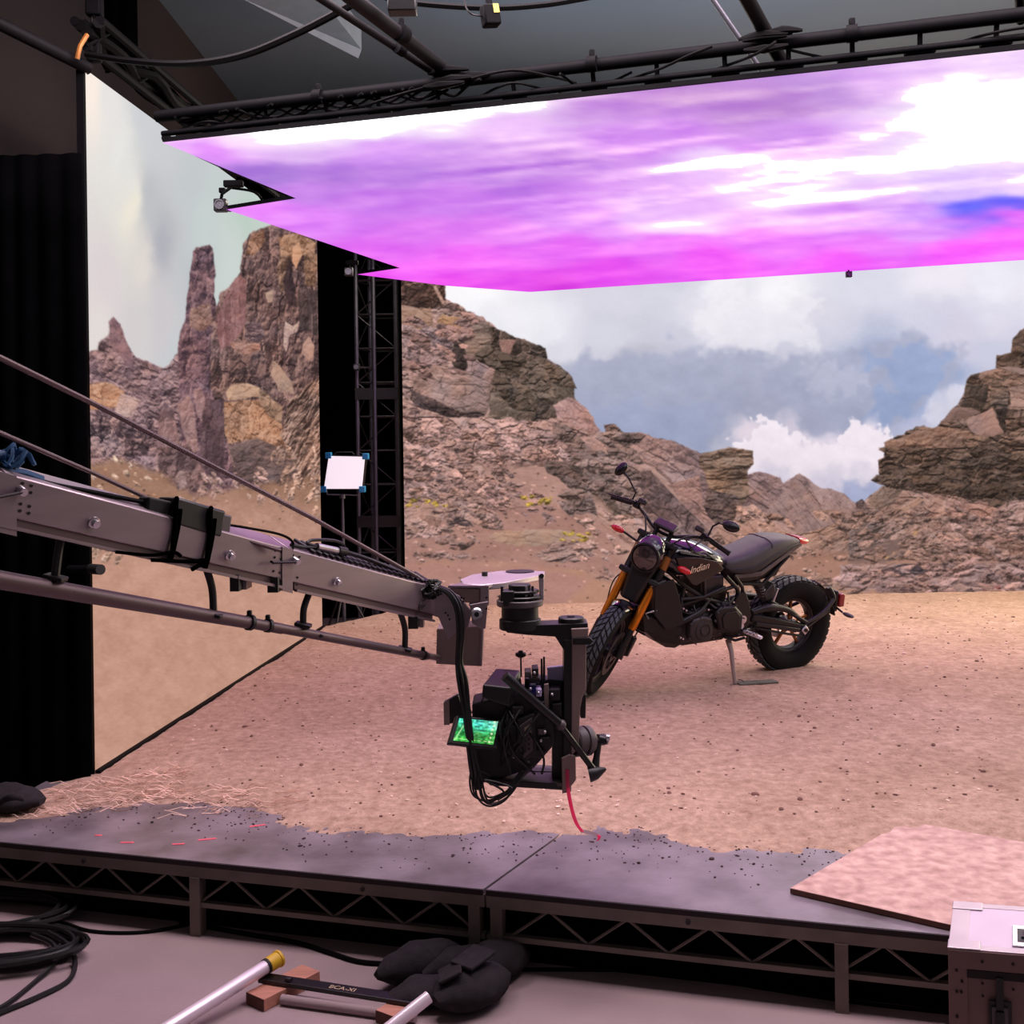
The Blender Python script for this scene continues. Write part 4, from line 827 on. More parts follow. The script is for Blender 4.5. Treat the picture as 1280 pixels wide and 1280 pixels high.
for k in range(16):
    px = 215 + k * 21 + r.uniform(-6, 6); y0 = 148 - (px - 196) * .118
    cable('thin black cable looped along the pipe above the LED ceiling edge', [on(px + dx, y0 + dy - dx * .118 + r.uniform(-3, 3), ZR - .02) for dx, dy in ((0, 2), (16, 10), (34, 14), (52, 6), (66, 1))], .007, group='cables above the LED ceiling edge')
# gaffer bundles on the near pipe
def bundle(px, py, s):
    c = on(px, py, ZR); r = random.Random(px); b = MB()
    for k in range(7):
        o_ = Vector((r.uniform(-s, s), r.uniform(-s, s), r.uniform(-s * .7, s * .7))); b.tube([c + o_ - ndir * s * 1.6, c + o_ * 1.3, c + o_ + ndir * s * 1.6], [.006, s * .35, .006], 7, smooth=3)
    return tag(b.build('cable_bundle', 'rig_cable'), None, 'cable')
for px, py, s, lb in ((570, 100, .06, 'knotted black cable bundle where the two slanting pipes meet the near pipe'), (965, 52, .055, 'knotted black cable bundle at the right hanging pipe'), (250, 146, .05, 'black cable bundle near the left end of the near pipe')):
    tag(bundle(px, py, s), lb, 'cable', 'cable bundles on the near pipe')
pipe('thick pipe slanting from the top edge down to the near pipe', [on(425, -14, 3.66), on(578, 104, 3.64)], .031, 'rig_pipe', clamps=[(on(502, 42, 3.65), (on(578, 104, 3.64) - on(425, -14, 3.66)).normalized())])
pipe('thinner pipe below and left of the thick slanting pipe', [on(385, -12, 3.75), on(556, 100, 3.62)], .017, 'rig_pipe', clamps=[(on(500, 62, 3.66), (on(556, 100, 3.62) - on(385, -12, 3.75)).normalized())])
pipe('short pipe dropping from the top edge at the right cable bundle', [on(928, -12, 3.7), on(985, 92, 3.56)], .030, 'rig_pipe')
pipe('slim grey pipe crossing behind the near pipe at the right', [on(885, -10, 3.9), on(952, 88, 3.6)], .012, 'grey_pipe')
pipe('stub of pipe at the top right corner', [on(1274, -12, 3.72), on(1276, 26, 3.68)], .02, 'rig_pipe')
pipe('dark pipe slanting in from the left edge to the top of the side LED wall', [at(-20, 20, 5.3), at(112, 86, 5.72)], .032, 'rig_pipe')
# beam along the top of the side LED wall
d_l = (LB - LA).normalized(); a0 = Vector((LA.x, LA.y - .06, 4.0)); a1 = a0 + d_l * 4.0
tb = thing('wall_top_truss', 'dark truss beam along the top of the side LED wall', 'truss', a0)
for dx, dz_ in ((-.03, .13), (.1, .13), (.03, .0)): MB().cyl(a0 + Vector((dx, 0, dz_)), a1 + Vector((dx, 0, dz_)), .024, n=8).build('chord', 'rig_black', tb)
for k in range(13):
    s0 = k * .3; MB().cyl(a0 + d_l * s0 + Vector((.03, 0, 0)), a0 + d_l * (s0 + .15) + Vector((-.03 if k % 2 else .1, 0, .13)), .009, n=6).build('lattice_bar', 'rig_black', tb)
bb = MB(); r = random.Random(2)
for k in range(5): bb.tube([a0 + d_l * (s0 * .36) + Vector((r.uniform(-.03, .10), 0, r.uniform(.02, .12))) for s0 in range(12)], .03, 7, smooth=3)
bb.build('cable_run', 'rig_cable', tb)
MB().tube([a0 + Vector((.0, -.05, -.08)), a0 + Vector((.02, -.06, -.02)), a0 + Vector((.04, -.02, .05))], .012, 8).build('end_clamp', 'orange_metal', tb)
hk = thing('chain_hook', 'chain and round hook hanging above the corner of the side LED wall', 'hook', at(117, 70, 5.72))
bb = MB(); c = at(117, 44, 5.72); bb.tube([c + Vector((.035 * math.cos(t), 0, .035 * math.sin(t))) for t in [k * 6.283 / 16 for k in range(16)]], .011, 6, closed=True); bb.build('ring', 'rig_pipe', hk)
for k in range(5):
    c = at(118, 34 - k * 9, 5.72); ax = Vector((1, 0, 0)) if k % 2 else Vector((0, 1, 0))
    MB().tube([c + ax * .014 * math.cos(t) + Vector((0, 0, .026 * math.sin(t))) for t in [j * 6.283 / 12 for j in range(12)]], .006, 5, closed=True).build('chain_link', 'rig_pipe', hk)
MB().box(at(118, 66, 5.72), (.07, .05, .1)).build('hook_block', 'rig_black', hk, bevel=.01)
MB().box(at(118, 8, 5.72), (.08, .06, .1)).build('chain_stop', 'rig_black', hk, bevel=.01)
cable('thick black cable swagging from the side LED wall corner to the top edge', [at(108, 68, 5.6), at(160, 76, 5.5), at(230, 80, 5.3), at(300, 70, 5.1), at(370, 42, 4.9), at(446, 2, 4.7), at(480, -20, 4.6)], .017)
cable('black cable sagging along the top edge past the hanging box', [at(470, -6, 4.6), at(520, 4, 4.6), at(610, 10, 4.6), at(680, 6, 4.6), at(740, -4, 4.6)], .012)
hb = thing('hanging_sensor', 'small black sensor box with a yellow label hanging at the top', 'sensor box', at(612, 20, 4.55))
c = at(613, 20, 4.55); Mh = Matrix.Rotation(R(18), 3, 'Z') @ Matrix.Rotation(R(-8), 3, 'Y')
MB().box(c, (.07, .06, .085), Mh).build('body', 'rig_black', hb, bevel=.008)
MB().box(c + Mh @ Vector((.018, -.031, .02)), (.024, .004, .036), Mh).build('label_sticker', 'yellow_label', hb, smooth=0)
MB().cyl(c + Vector((-.005, 0, .03)), at(610, -12, 4.55), .014, n=8).build('stem', 'rig_black', hb)
MB().tube([c + Vector((-.03, 0, 0)), at(590, 18, 4.5), at(582, 8, 4.5), at(581, -8, 4.5)], .004, 5, smooth=5).build('lead', 'cable_rubber', hb)
bx = thing('junction_box', 'dark box hanging from the thick slanting pipe at the top', 'box', at(503, 6, 4.3))
MB().box(at(503, 6, 4.35), (.11, .07, .07)).build('body', 'black_plastic', bx, bevel=.006); MB().cyl(at(503, -6, 4.35), at(500, 12, 4.35) + Vector((0, 0, .12)), .012).build('stem', 'rig_black', bx)
# light trough on the ceiling
q = [at(298, -4, 6.5), at(400, -4, 6.5), at(452, 62, 7.4), at(448, 73, 7.4)]
lt = thing('ceiling_trough', 'pale grey light trough under the ceiling near the thin slanting pipe', 'ceiling trough', q[0])
MB().hull8([q[0], q[3], q[2], q[1]] + [p + Vector((0, 0, .16)) for p in (q[0], q[3], q[2], q[1])]).build('housing', 'trough_grey', lt, smooth=0)
MB().cyl(q[0] + Vector((.1, .2, .16)), Vector((q[0].x + .1, q[0].y + .2, 6.2)), .01).build('hanger_rod', 'grey_pipe', lt)
# small tracking cameras on the stepped edge
def tracker(label, px, py, z, s, arm_to):
    p = on(px, py, z); t = thing('tracking_camera', label, 'camera', p, group='tracking cameras')
    MB().box(p, (s, s * .8, s)).build('body', 'black_plastic', t, bevel=s * .08)
    MB().lathe([(s * .40, 0), (s * .40, .012), (s * .3, .012), (s * .3, .004), (.001, .004)], p + Vector((0, -s * .4, 0)), (0, -1, 0), 16).build('lens', 'grey_pipe', t)
    MB().tube([p + Vector((0, 0, s * .4)), p + Vector((s * .05, .02, s * 1.0)), arm_to], s * .13, 7).build('bracket', 'rig_black', t)
    MB().box(p + Vector((s * .1, .01, s * 1.25)), (s * .5, s * .4, s * .4)).build('swivel', 'rig_black', t, bevel=s * .06)
    MB().box(arm_to + Vector((0, 0, .01)), (s * 1.5, s * .6, s * .5)).build('clamp', 'rig_black', t, bevel=s * .08)
tracker('tracking camera with a round lens hanging at the first step of the LED ceiling', 276, 257, 3.44, .075, on(292, 232, 3.5))
tracker('small tracking camera at the second step of the LED ceiling', 436, 340, 3.44, .07, on(440, 330, 3.5))
tracker('small black tracking box under the far edge of the LED ceiling', 1061, 343, 3.40, .05, on(1064, 338, 3.46))
cable('short black cable hanging across the first step of the LED ceiling', [on(290, 235, 3.5), on(318, 240, 3.49), on(330, 252, 3.47), on(345, 258, 3.46)], .008, group='cables above the LED ceiling edge')
pipe('dark pipe along the first step of the LED ceiling', [on(286, 261, 3.47), on(372, 247, 3.47)], .02, 'rig_black')
pipe('dark pipe along the stepped side of the LED ceiling', [on(206, 172, 3.53), on(290, 212, 3.53), on(372, 246, 3.53)], .02, 'rig_black')
pb2 = thing('pipe_end', 'black capped pipe end poking out by the side LED wall above the crane rod', 'pipe', at(110, 712, 5.55))
MB().cyl(at(86, 711, 5.62), at(116, 711, 5.58), .018).build('tube', 'rig_black', pb2); MB().cyl(at(114, 711, 5.58), at(126, 712, 5.52), .026).build('cap', 'black_rubber', pb2)
# ---------------------------------------------------------------- camera crane
YA, YB = 2.63, 4.10                       # distance at the left (px 25) and right (px 550) of the visible arm
def arm_y(px): return 1 / (1 / YA + (1 / YB - 1 / YA) * (px - 25) / 525.)
def ap(px, py, dy=0.): return at(px, py, arm_y(px) + dy)
T0, T1 = ap(25, 597), ap(545, 734); B0, B1 = ap(25, 650), ap(545, 769)
adir = (T1 - T0).normalized(); back = Vector((0, 1, 0)); back = (back - adir * back.dot(adir)).normalized()
crane = thing('camera_crane', 'long silver camera crane arm with a lower steadying rod reaching in from the left', 'camera crane', T1)
def ext(a, b, s): return a + (b - a) * s
S0 = -.42
TL, BL = ext(T0, T1, S0), ext(B0, B1, S0)
def arm_section(sa, sb, name='arm_section'):
    t0, t1, b0_, b1_ = ext(T0, T1, sa), ext(T0, T1, sb), ext(B0, B1, sa), ext(B0, B1, sb); w = back * .105
    return MB().hull8([b0_, b1_, b1_ + w, b0_ + w, t0, t1, t1 + w, t0 + w]).build(name, 'crane_metal', crane, bevel=.004)
def frac(px):                            # fraction along the arm for a pixel column
    y = arm_y(px); return (at(px, 600, y).x - T0.x) / (T1.x - T0.x)
arm_section(S0, frac(8)); arm_section(frac(10), frac(358)); arm_section(frac(360), frac(548))
# lower flange of the arm
def lip(sa, sb):
    b0_, b1_ = ext(B0, B1, sa), ext(B0, B1, sb); dn = Vector((0, 0, -.028)); w = back * .10; i = back * .006
    MB().hull8([b0_ + dn + i, b1_ + dn + i, b1_ + dn + w, b0_ + dn + w, b0_ + i, b1_ + i, b1_ + w, b0_ + w]).build('flange', 'rod_metal', crane, smooth=0)
    MB().bar(b0_ + dn * .8, b1_ + dn * .8, .012, .008).build('flange_edge', 'crane_metal', crane, smooth=0)
lip(S0, frac(350)); lip(frac(368), frac(540))
def side(px, py): return ap(px, py)      # a point on the near face of the arm
for px, py in ((117, 653), (287, 694), (421, 727)):
    c = side(px, py); n = -back
    MB().lathe([(.016, 0), (.016, .004), (.010, .006), (.010, .016), (.001, .017)], c, n, 18).build('bolt', 'steel', crane)
def splice(px0, px1, t0, t1, holes):
    a, b_, c, d = side(px0, t0), side(px1, t0 + (px1 - px0) * .26), side(px1, t1 + (px1 - px0) * .23), side(px0, t1); off = -back * .004
    o = MB().prism([a, b_, c, d], off).build('splice_clamp', 'crane_metal', crane, smooth=0)
    return o
splice(-4, 20, 588, 664, ()); splice(352, 365, 683, 738, ())
bb = MB()
for (x0, y0, dx, dy) in ((28, 604, 11, 3), (344, 688, 8, 2), (366, 694, 8, 2)):
    for r_ in range(5):
        for c_i in range(2):
            if r_ == 2: continue
            p = side(x0 + dx * c_i - r_ * .8, y0 + dy * c_i + r_ * 8.6) ; bb.cyl(p, p - back * .002, .0042, n=8)
bb.build('rivet', 'black_metal', crane)
for p, q in ((side(-6, 617), side(24, 611)), (side(336, 700), side(367, 699))):
    MB().tube([p - back * .01, p - back * .02, q - back * .02], .004, 6).build('clamp_lever', 'dark_pipe', crane)
    MB().cyl(q - back * .0, q - back * .024, .010, n=12).build('clamp_knob', 'steel', crane)
for x0, y0, x1, y1, m_ in ((287, 719, 303, 737, 'black_metal'), (303, 721, 310, 736, 'crane_metal'), (334, 722, 352, 738, 'black_metal'), (510, 771, 524, 783, 'black_metal'), (524, 773, 530, 783, 'crane_metal')):
    a, b_ = ap(x0, y0, .02), ap(x1, y1, .02); MB().hull8([Vector((x, y, z)) for z in (b_.z, a.z) for x, y in ((a.x, a.y), (b_.x, a.y), (b_.x, a.y + .07), (a.x, a.y + .07))]).build('underside_block', m_, crane, smooth=0)
# lower rod in telescoping sections
def rp(px, py): return at(px, py, arm_y(px) + .03)
MB().tube([at(-150, 695, arm_y(-150)), rp(0, 725), rp(315, 779)], [.0235, .0225, .0185], 14).build('lower_rod', 'rod_metal', crane)
MB().tube([rp(315, 779), rp(352, 786)], .0165, 14).build('lower_rod', 'rod_metal', crane)
MB().tube([rp(338, 783), rp(534, 820)], [.0150, .0145], 14).build('lower_rod', 'rod_metal', crane)
MB().tube([rp(530, 819), rp(562, 825)], .0115, 12).build('rod_end', 'device_taupe', crane)
for px, py, r_ in ((312, 778, .024), (335, 782, .021), (529, 819, .018)):
    d = (rp(315, 779) - rp(0, 725)).normalized(); c = rp(px, py); MB().cyl(c - d * .006, c + d * .006, r_, n=14).build('rod_clamp', 'black_metal', crane)
    MB().box(c + Vector((0, 0, r_ + .004)), (.014, .014, .016)).build('clamp_knob', 'black_metal', crane, bevel=.003)
for px, py in ((87, 737), (397, 792)):
    c = rp(px, py); MB().cyl(c - back * .021, c - back * .0, .006, n=8).build('rod_pin', 'black_metal', crane)
for pts in (((78, 664), (73, 690), (69, 722)), ((256, 705), (265, 735), (267, 768)), ((388, 738), (380, 760), (379, 781)), ((498, 760), (506, 785), (506, 811))):
    bb = MB().tube([rp(*p) for p in pts], [.0135 * (.75 if i else 1) for i in range(3)] if False else .0105, 8, smooth=6).build('rod_strut', 'black_metal', crane)
    c = rp(*pts[-1]); MB().box(c, (.05, .045, .012), Matrix.Rotation(R(14), 3, 'Y')).build('strut_foot', 'black_metal', crane, bevel=.003)
# tension cables
MB().tube([at(-40, 428, 2.5), at(0, 447, 2.58), at(118, 505, 2.85), at(395, 650, 3.5), at(520, 720, 4.0), at(536, 731, 4.1)], [.0075] * 6, 8).build('tension_cable', 'rod_metal', crane)
MB().tube([at(-40, 525, 2.55), at(0, 541, 2.6), at(118, 592, 2.9), at(178, 620, 3.05), at(270, 664, 3.2), at(350, 688, 3.35)], [.0058] * 6, 8).build('tension_cable', 'rod_metal', crane)
# end knuckle: side plates, pivot bolt, mounting block, counter box
ny_ = Vector((0, 1, 0))
def blk(name, m, pts, y0, y1, parent=crane, bevel=.003):
    """an upright slab: outline given on its near face at depth y0, extruded back to y1"""
    return MB().prism([at(px, py, y0) for px, py in pts], (0, y1 - y0, 0)).build(name, m, parent, bevel=bevel, smooth=0)
blk('knuckle_plate', 'crane_metal', [(533, 742), (552, 733), (574, 745), (590, 765), (585, 786), (570, 790), (560, 800), (548, 772), (535, 768)], 4.07, 4.09)
blk('counter_box', 'device_taupe', [(546, 786), (603, 783), (601, 833), (545, 830)], 4.12, 4.28)
blk('counter_box_edge', 'crane_metal', [(601, 783), (604.5, 783), (602.5, 833), (599, 833)], 4.115, 4.29)
blk('mounting_block', 'device_taupe', [(560, 735), (600, 736), (600, 754), (575, 753)], 4.10, 4.24)
blk('mounting_plate', 'crane_metal', [(600, 734), (611, 735), (611, 757), (586, 758), (586, 755), (600, 754)], 4.09, 4.14)
MB().prism([at(560, 735, 4.09), at(611, 735, 4.09), on(626, 729, at(611, 735, 4.09).z), on(580, 730, at(560, 735, 4.09).z)], (0, 0, .008)).build('mounting_lid', 'crane_metal', crane, smooth=0)
blk('pivot_plate', 'crane_metal', [(587, 756), (610, 752), (607, 786), (602, 787), (590, 779)], 4.05, 4.07)
c = at(596, 767, 4.05); MB().lathe([(.022, 0), (.022, .006), (.017, .012), (.012, .012), (.012, .02), (.001, .02)], c, (0, -1, 0), 22).build('pivot_bolt', 'steel', crane)
MB().cyl(c + Vector((0, -.021, 0)), c + Vector((0, -.0205, 0)) + Vector((0, -.004, 0)), .009, n=16).build('pivot_pin', 'black_metal', crane)
bb = MB()
for px, py in ((575, 750), (579, 752), (577, 747), (560, 769), (562, 774), (557, 766), (580, 748), (608, 747), (608, 761), (603, 766)):
    p = at(px, py, 4.05); bb.cyl(p, p + Vector((0, -.003, 0)), .004, n=8)
bb.build('rivet', 'black_metal', crane)
# cable ladder on top of the last arm section
for k in range(22):
    s = frac(392) + (frac(540) - frac(392)) * k / 21; p = ext(T0, T1, s); MB().bar(p + Vector((0, 0, .008)), p + back * .1 + Vector((0, 0, .008)), .009, .009).build('cable_tie', 'cable_rubber', crane, smooth=0)

# things lying on / tied to the arm
pw = thing('power_unit', 'black power unit strapped on top of the crane arm', 'power unit', ap(230, 640))
def onarm(px, py, dy=.05): return ap(px, py, dy)
a, b_ = onarm(206, 638), onarm(268, 655)
MB().bar(a, b_, .08, .078).build('body', 'black_plastic', pw, bevel=.008)
MB().bar(onarm(178, 632), onarm(207, 638), .045, .05).build('plug', 'black_rubber', pw, bevel=.006)
MB().bar(onarm(266, 653), onarm(280, 656), .06, .055).build('end_cap', 'device_grey', pw, bevel=.006)
for px, py, y2 in ((220, 628, 692), (263, 640, 704)):
    p0, p1 = ap(px, py, -.01), ap(px - 5, y2, -.01)
    MB().tube([ap(px, py - 4, .1), ap(px + 1, py - 5, .02), p0, ap(px - 1, (py + y2) / 2, -.006), p1, ap(px - 7, y2 + 6, .04), ap(px - 6, y2, .10)], .007, 6, smooth=4).build('strap', 'black_cloth', pw)
    MB().tube([ap(px + 6, py + 8, -.005), ap(px + 3, (py + y2) / 2, -.004), p1 + Vector((.004, -.004, 0))], .0055, 6, smooth=4).build('strap', 'black_cloth', pw)
MB().tube([ap(145, 690, -.01), ap(190, 694, -.012), ap(216, 690, -.012), ap(226, 695, -.012)], .005, 6, smooth=4).build('strap_tail', 'black_cloth', pw)
MB().tube([ap(190, 700, -.012), ap(240, 702, -.012), ap(258, 700, -.012), ap(240, 712, -.012)], .006, 6, smooth=4).build('strap_tail', 'black_cloth', pw)
cable('black cable running along the top of the crane arm to the power unit', [ap(-20, 572, .05), ap(30, 592, .05), ap(60, 604, .04), ap(110, 614, .03), ap(150, 622, .04), ap(180, 628, .05)], .0065)
cable('thin black cable looping over the crane arm beyond the power unit', [ap(278, 655, .05), ap(310, 660, .03), ap(350, 668, .02), ap(366, 678, .02), ap(364, 692, .0)], .0042)
cn = thing('cable_connector', 'silver cable connector with looped black leads lying on the crane arm', 'connector', ap(405, 688))
MB().cyl(ap(396, 683, .04), ap(424, 689, .04), .0115, n=14).build('shell', 'steel', cn); MB().cyl(ap(422, 688, .04), ap(432, 690, .04), .015, n=14).build('collar', 'black_plastic', cn)
MB().tube([ap(396, 683, .04), ap(384, 679, .04), ap(392, 675, .05), ap(418, 676, .06), ap(430, 682, .06), ap(431, 692, .05)], .0055, 6, smooth=6).build('lead', 'cable_rubber', cn)
MB().tube([ap(432, 690, .04), ap(460, 699, .05), ap(500, 715, .05), ap(545, 732, .04)], .008, 6, smooth=6).build('lead', 'cable_rubber', cn)
MB().tube([ap(364, 681, .04), ap(380, 684, .04), ap(397, 684, .04)], .007, 6, smooth=6).build('lead', 'cable_rubber', cn)
bl = MB(); r = random.Random(3)
for k in range(9):
    c = ap(r.uniform(-12, 34), r.uniform(572, 584), .06 + r.uniform(0, .05)); bl.tube([c + Vector((.03 * math.cos(t), .03 * math.sin(t), .02 * math.sin(t * 2 + k) + .012)) for t in [j * 6.283 / 10 for j in range(10)]], .006, 5, closed=True)
bl.tube([ap(-14, 586, .06), ap(30, 592, .05), ap(52, 600, .05)], .012, 6)
tag(bl.build('blue_cable', 'blue_cloth'), 'bunched blue cable on the crane arm at the left edge', 'cable')
bl = MB(); r = random.Random(9)
for k in range(6): bl.tube([ap(540 + r.uniform(-8, 6), 736 + r.uniform(-4, 6), -.02 - r.uniform(0, .03)) + Vector((.022 * math.cos(t), .008 * math.sin(t * 2), .022 * math.sin(t))) for t in [j * 6.283 / 10 for j in range(10)]], .0045, 5, closed=True)
bl.tube([ap(533, 748, -.01), ap(525, 755, -.015), ap(524, 762, -.01), ap(531, 757, -.01)], .0025, 5, smooth=4)
tag(bl.build('cable_knot', 'cable_rubber'), 'small tangle of black cable tied at the end of the crane arm', 'cable')
cb = MB()
for k in range(5):
    o_ = Vector(((k % 3 - 1) * .009, -.008 * (k // 3), 0))
    cb.tube([at(530, 730, 4.08) + o_, at(548, 734, 4.03) + o_, at(563, 742, 4.01) + o_, at(573, 760, 4.0) + o_, at(576, 790, 4.0) + o_, at(574, 826, 4.0) + o_ * .8, at(578, 850, 3.99) + o_ * 1.5, at(583, 888, 3.98) + o_, at(588, 930, 3.95) + o_, at(594, 966, 3.96) + o_ * 1.4, at(598, 985, 4.0) + o_], .0068, 6, smooth=6)
tag(cb.build('cable_bundle', 'cable_rubber'), 'thick black cable bundle hanging from the crane tip down past the monitor', 'cable')
cb = MB(); r = random.Random(12)
for k in range(7):
    e = r.uniform(-10, 12); f_ = r.uniform(-9, 8)
    cb.tube([at(590 + k, 950, 3.96), at(597 + e, 975, 3.95), at(602 + e, 996 + f_ * .5, 3.95), at(614 + e * .4, 1003 + f_, 3.96 + .012 * k), at(634 + e * .3, 994 + f_, 3.98), at(648 + e * .5, 974, 4.0), at(656 + f_, 955, 4.02), at(640 + e, 935, 4.0), at(630 + f_, 900, 4.0)], .0036, 6, smooth=6)
cb.tube([at(612, 1004, 3.95), at(630, 990, 3.94), at(606, 975, 3.95), at(640, 985, 3.95), at(622, 1000, 3.95)], .004, 6, smooth=6)
tag(cb.build('cable_bundle', 'cable_rubber'), 'drooping loops of thin black cable below the cinema camera', 'cable')

# ---------------------------------------------------------------- remote head hanging from the crane tip
YH = 4.12
head = thing('remote_head', 'black and silver remote camera head hanging from the crane tip', 'remote head', at(650, 780, YH))
zt = at(620, 730, YH).z
top = [on(px, py, zt) for px, py in ((575, 724), (579, 729.5), (600, 731), (630, 728), (680, 717.5), (681, 714), (660, 713), (625, 713.5), (590, 718))]
MB().prism(top, (0, 0, -.022)).build('top_plate', 'aluminium', head, bevel=.003)
c = on(606, 720, zt); MB().cyl(c, c + Vector((0, 0, .016)), .012, n=14).build('plate_bolt', 'black_metal', head)
cA = on(650, 714.5, zt + .001); MB().cyl(cA, cA + Vector((0, 0, .003)), .058, n=24).build('plate_opening', 'black_metal', head)
ctr = at(650, 770, YH); 
def ctz(py): return at(650, py, YH).z
axis = Vector((ctr.x, ctr.y, 0)); sc = YH / 1400
def disc(name, m, y0, y1, rpx, n=32, prof=None):
    z0, z1 = ctz(y1), ctz(y0); rr = rpx * sc
    return MB().lathe([(rr - .003, z0), (rr, z0 + .003), (rr, z1 - .003), (rr - .003, z1)], axis, (0, 0, 1), n).build(name, m, head)
disc('drum', 'black_metal', 757, 778, 23); disc('drum_rim', 'device_grey', 749, 757, 29); disc('drum_base', 'black_metal', 773, 786, 26); disc('drum_ring', 'black_paint', 737, 741, 24); disc('drum_core', 'black_metal', 730, 750, 14); disc('drum_ring', 'black_paint', 744, 747, 27)
MB().box(Vector((ctr.x - 14 * sc, ctr.y - .06, ctz(745))), (.042, .03, .055)).build('motor_box', 'black_plastic', head, bevel=.004)
for dx, h_ in ((8, 0), (16, 0), (-22, 0)):
    MB().cyl(Vector((ctr.x + dx * sc, ctr.y - .045, ctz(752))), Vector((ctr.x + dx * sc, ctr.y - .045, ctz(731))), .005, n=8).build('standoff', 'steel' if dx == 8 else 'black_metal', head)
blk('plate_leg', 'aluminium', [(673, 719), (680, 717), (680, 750), (675, 752)], YH - .01, YH + .03, head)
MB().cyl(at(677, 720, YH - .012), at(677, 720, YH - .03), .009, n=12).build('plate_bolt', 'black_metal', head)
blk('yoke_arm', 'black_paint', [(626, 783), (735, 779), (735, 797), (712, 822), (706, 815), (694, 796), (660, 794), (634, 791)], YH - .05, YH + .06, head)
for k in range(4):
    p = at(672 + k * 8, 781.5, YH); MB().bar(p + Vector((-.008, -.04, .001)), p + Vector((.014, .045, .001)), .012, .004).build('arm_slot', 'device_grey', head, smooth=0)
c = at(714, 777, YH); MB().lathe([(.045, -.01), (.048, -.006), (.048, .014), (.044, .018), (.015, .018), (.015, .022), (.001, .022)], c, (0, 0, 1), 26).build('pan_cap', 'black_plastic', head)
blk('yoke_post', 'black_paint', [(705, 800), (716, 800), (714, 990), (703, 992), (704, 960)], YH - .055, YH + .05, head)
post = blk('yoke_post_side', 'device_taupe', [(715, 797), (733, 797), (732.5, 862), (729, 868), (725.5, 885), (724.5, 905), (724, 935), (714, 945)], YH - .06, YH + .03, head)
blk('post_cap', 'device_taupe', [(714, 786), (736, 785), (735, 797), (715, 798)], YH - .062, YH + .05, head)
blk('post_arch', 'black_paint', [(726, 898), (724.5, 890), (726, 878), (729, 870), (732.8, 868), (732, 898)], YH - .05, YH + .02, head)
blk('bumper', 'black_rubber', [(716, 797), (737, 797), (742, 801), (738, 806), (716, 806)], YH - .066, YH - .045, head)
blk('post_foot', 'device_taupe', [(702, 949), (712, 944), (719.5, 946), (720, 975), (714, 983), (703, 993)], YH - .075, YH - .05, head)
blk('cradle_post', 'black_metal', [(691, 900), (705, 900), (704, 985), (690, 982)], YH - .02, YH + .05, head)
a = at(716, 927, YH - .02); b_ = at(744, 925, YH + .03); axm = (b_ - a).normalized()
MB().lathe([(.050, 0), (.055, .006), (.055, .035), (.048, .037), (.048, .045), (.055, .047), (.055, .066), (.046, .078), (.018, .08), (.018, .1), (.001, .1)], a, axm, 30).build('tilt_motor', 'device_grey', head)
MB().tube([b_ + axm * .012, b_ + axm * .04], .021, 14).build('motor_hub', 'black_metal', head)
MB().tube([at(748, 925, YH), at(746, 945, YH - .01), at(744, 958, YH - .02)], [.014, .012, .016], 10).build('link_arm', 'black_metal', head)
MB().tube([at(750, 924, YH), at(760, 926, YH - .01)], [.018, .014], 12).build('link_knob', 'black_plastic', head); MB().cyl(at(758, 922, YH - .02), at(762, 922, YH - .02), .012, n=10).build('link_screw', 'steel', head)
MB().tube([at(736, 968, YH - .06), at(745, 966, YH - .06), at(757, 961, YH - .05)], [.03, .024, .006], 12).build('rod_foot', 'black_metal', head)
MB().tube([at(631, 845, YH - .16), at(702, 907, YH - .1)], [.0175, .0165], 14).build('balance_rod', 'black_paint', head); MB().tube([at(700, 906, YH - .1), at(742, 962, YH - .06)], [.012, .0115], 12).build('balance_rod', 'black_paint', head)
c = at(701, 906, YH - .1); MB().ball(c, .02, 8).build('rod_joint', 'device_grey', head)
blk('cradle_beam', 'black_metal', [(612, 974), (706, 980), (706, 988), (640, 984), (612, 982)], YH - .07, YH - .04, head)
zs = at(660, 972, YH).z
MB().prism([on(px, py, zs) for px, py in ((612, 974), (704, 979), (693, 957), (655, 955), (640, 962))], (0, 0, -.012)).build('cradle_shelf', 'device_grey', head, smooth=0)
MB().prism([on(px, py, zs + .001) for px, py in ((660, 964), (690, 965), (687, 960), (662, 960))], (0, 0, .002)).build('shelf_slot', 'black_paint', head, smooth=0)
MB().tube([at(640, 982, YH - .09), at(668, 955, YH - .05)], .008, 8).build('shelf_rail', 'device_grey', head)

# ---------------------------------------------------------------- cinema camera in the cradle
cc = thing('cinema_camera', 'black cinema camera with cables and accessories in the remote head cradle', 'camera', at(640, 930, YH))
def cbox(name, m, pts, y0, y1, bevel=.004): return blk(name, m, pts, y0, y1, cc, bevel)
cbox('body', 'black_plastic', [(590, 880), (636, 868), (692, 862), (694, 930), (668, 960), (622, 975), (592, 962)], YH - .06, YH + .10, .008)
cbox('side_panel', 'black_paint', [(646, 900), (668, 892), (671, 940), (650, 958), (643, 950)], YH - .10, YH - .06)
cbox('control_panel', 'device_grey', [(649, 908), (665, 897), (666, 938), (653, 950), (648, 945)], YH - .105, YH - .098, .002)
cbox('label_sticker', 'beige_label', [(655.5, 910), (664, 904.5), (663.5, 916), (656, 921)], YH - .108, YH - .104, 0)
bb = MB()
for r_ in range(3):
    for c_i in range(3): p = at(652 + c_i * 4.6, 929 + r_ * 6 - c_i * 2.5, YH - .105); bb.cyl(p, p + Vector((0, -.004, 0)), .0045, n=8)
bb.build('button', 'black_metal', cc)
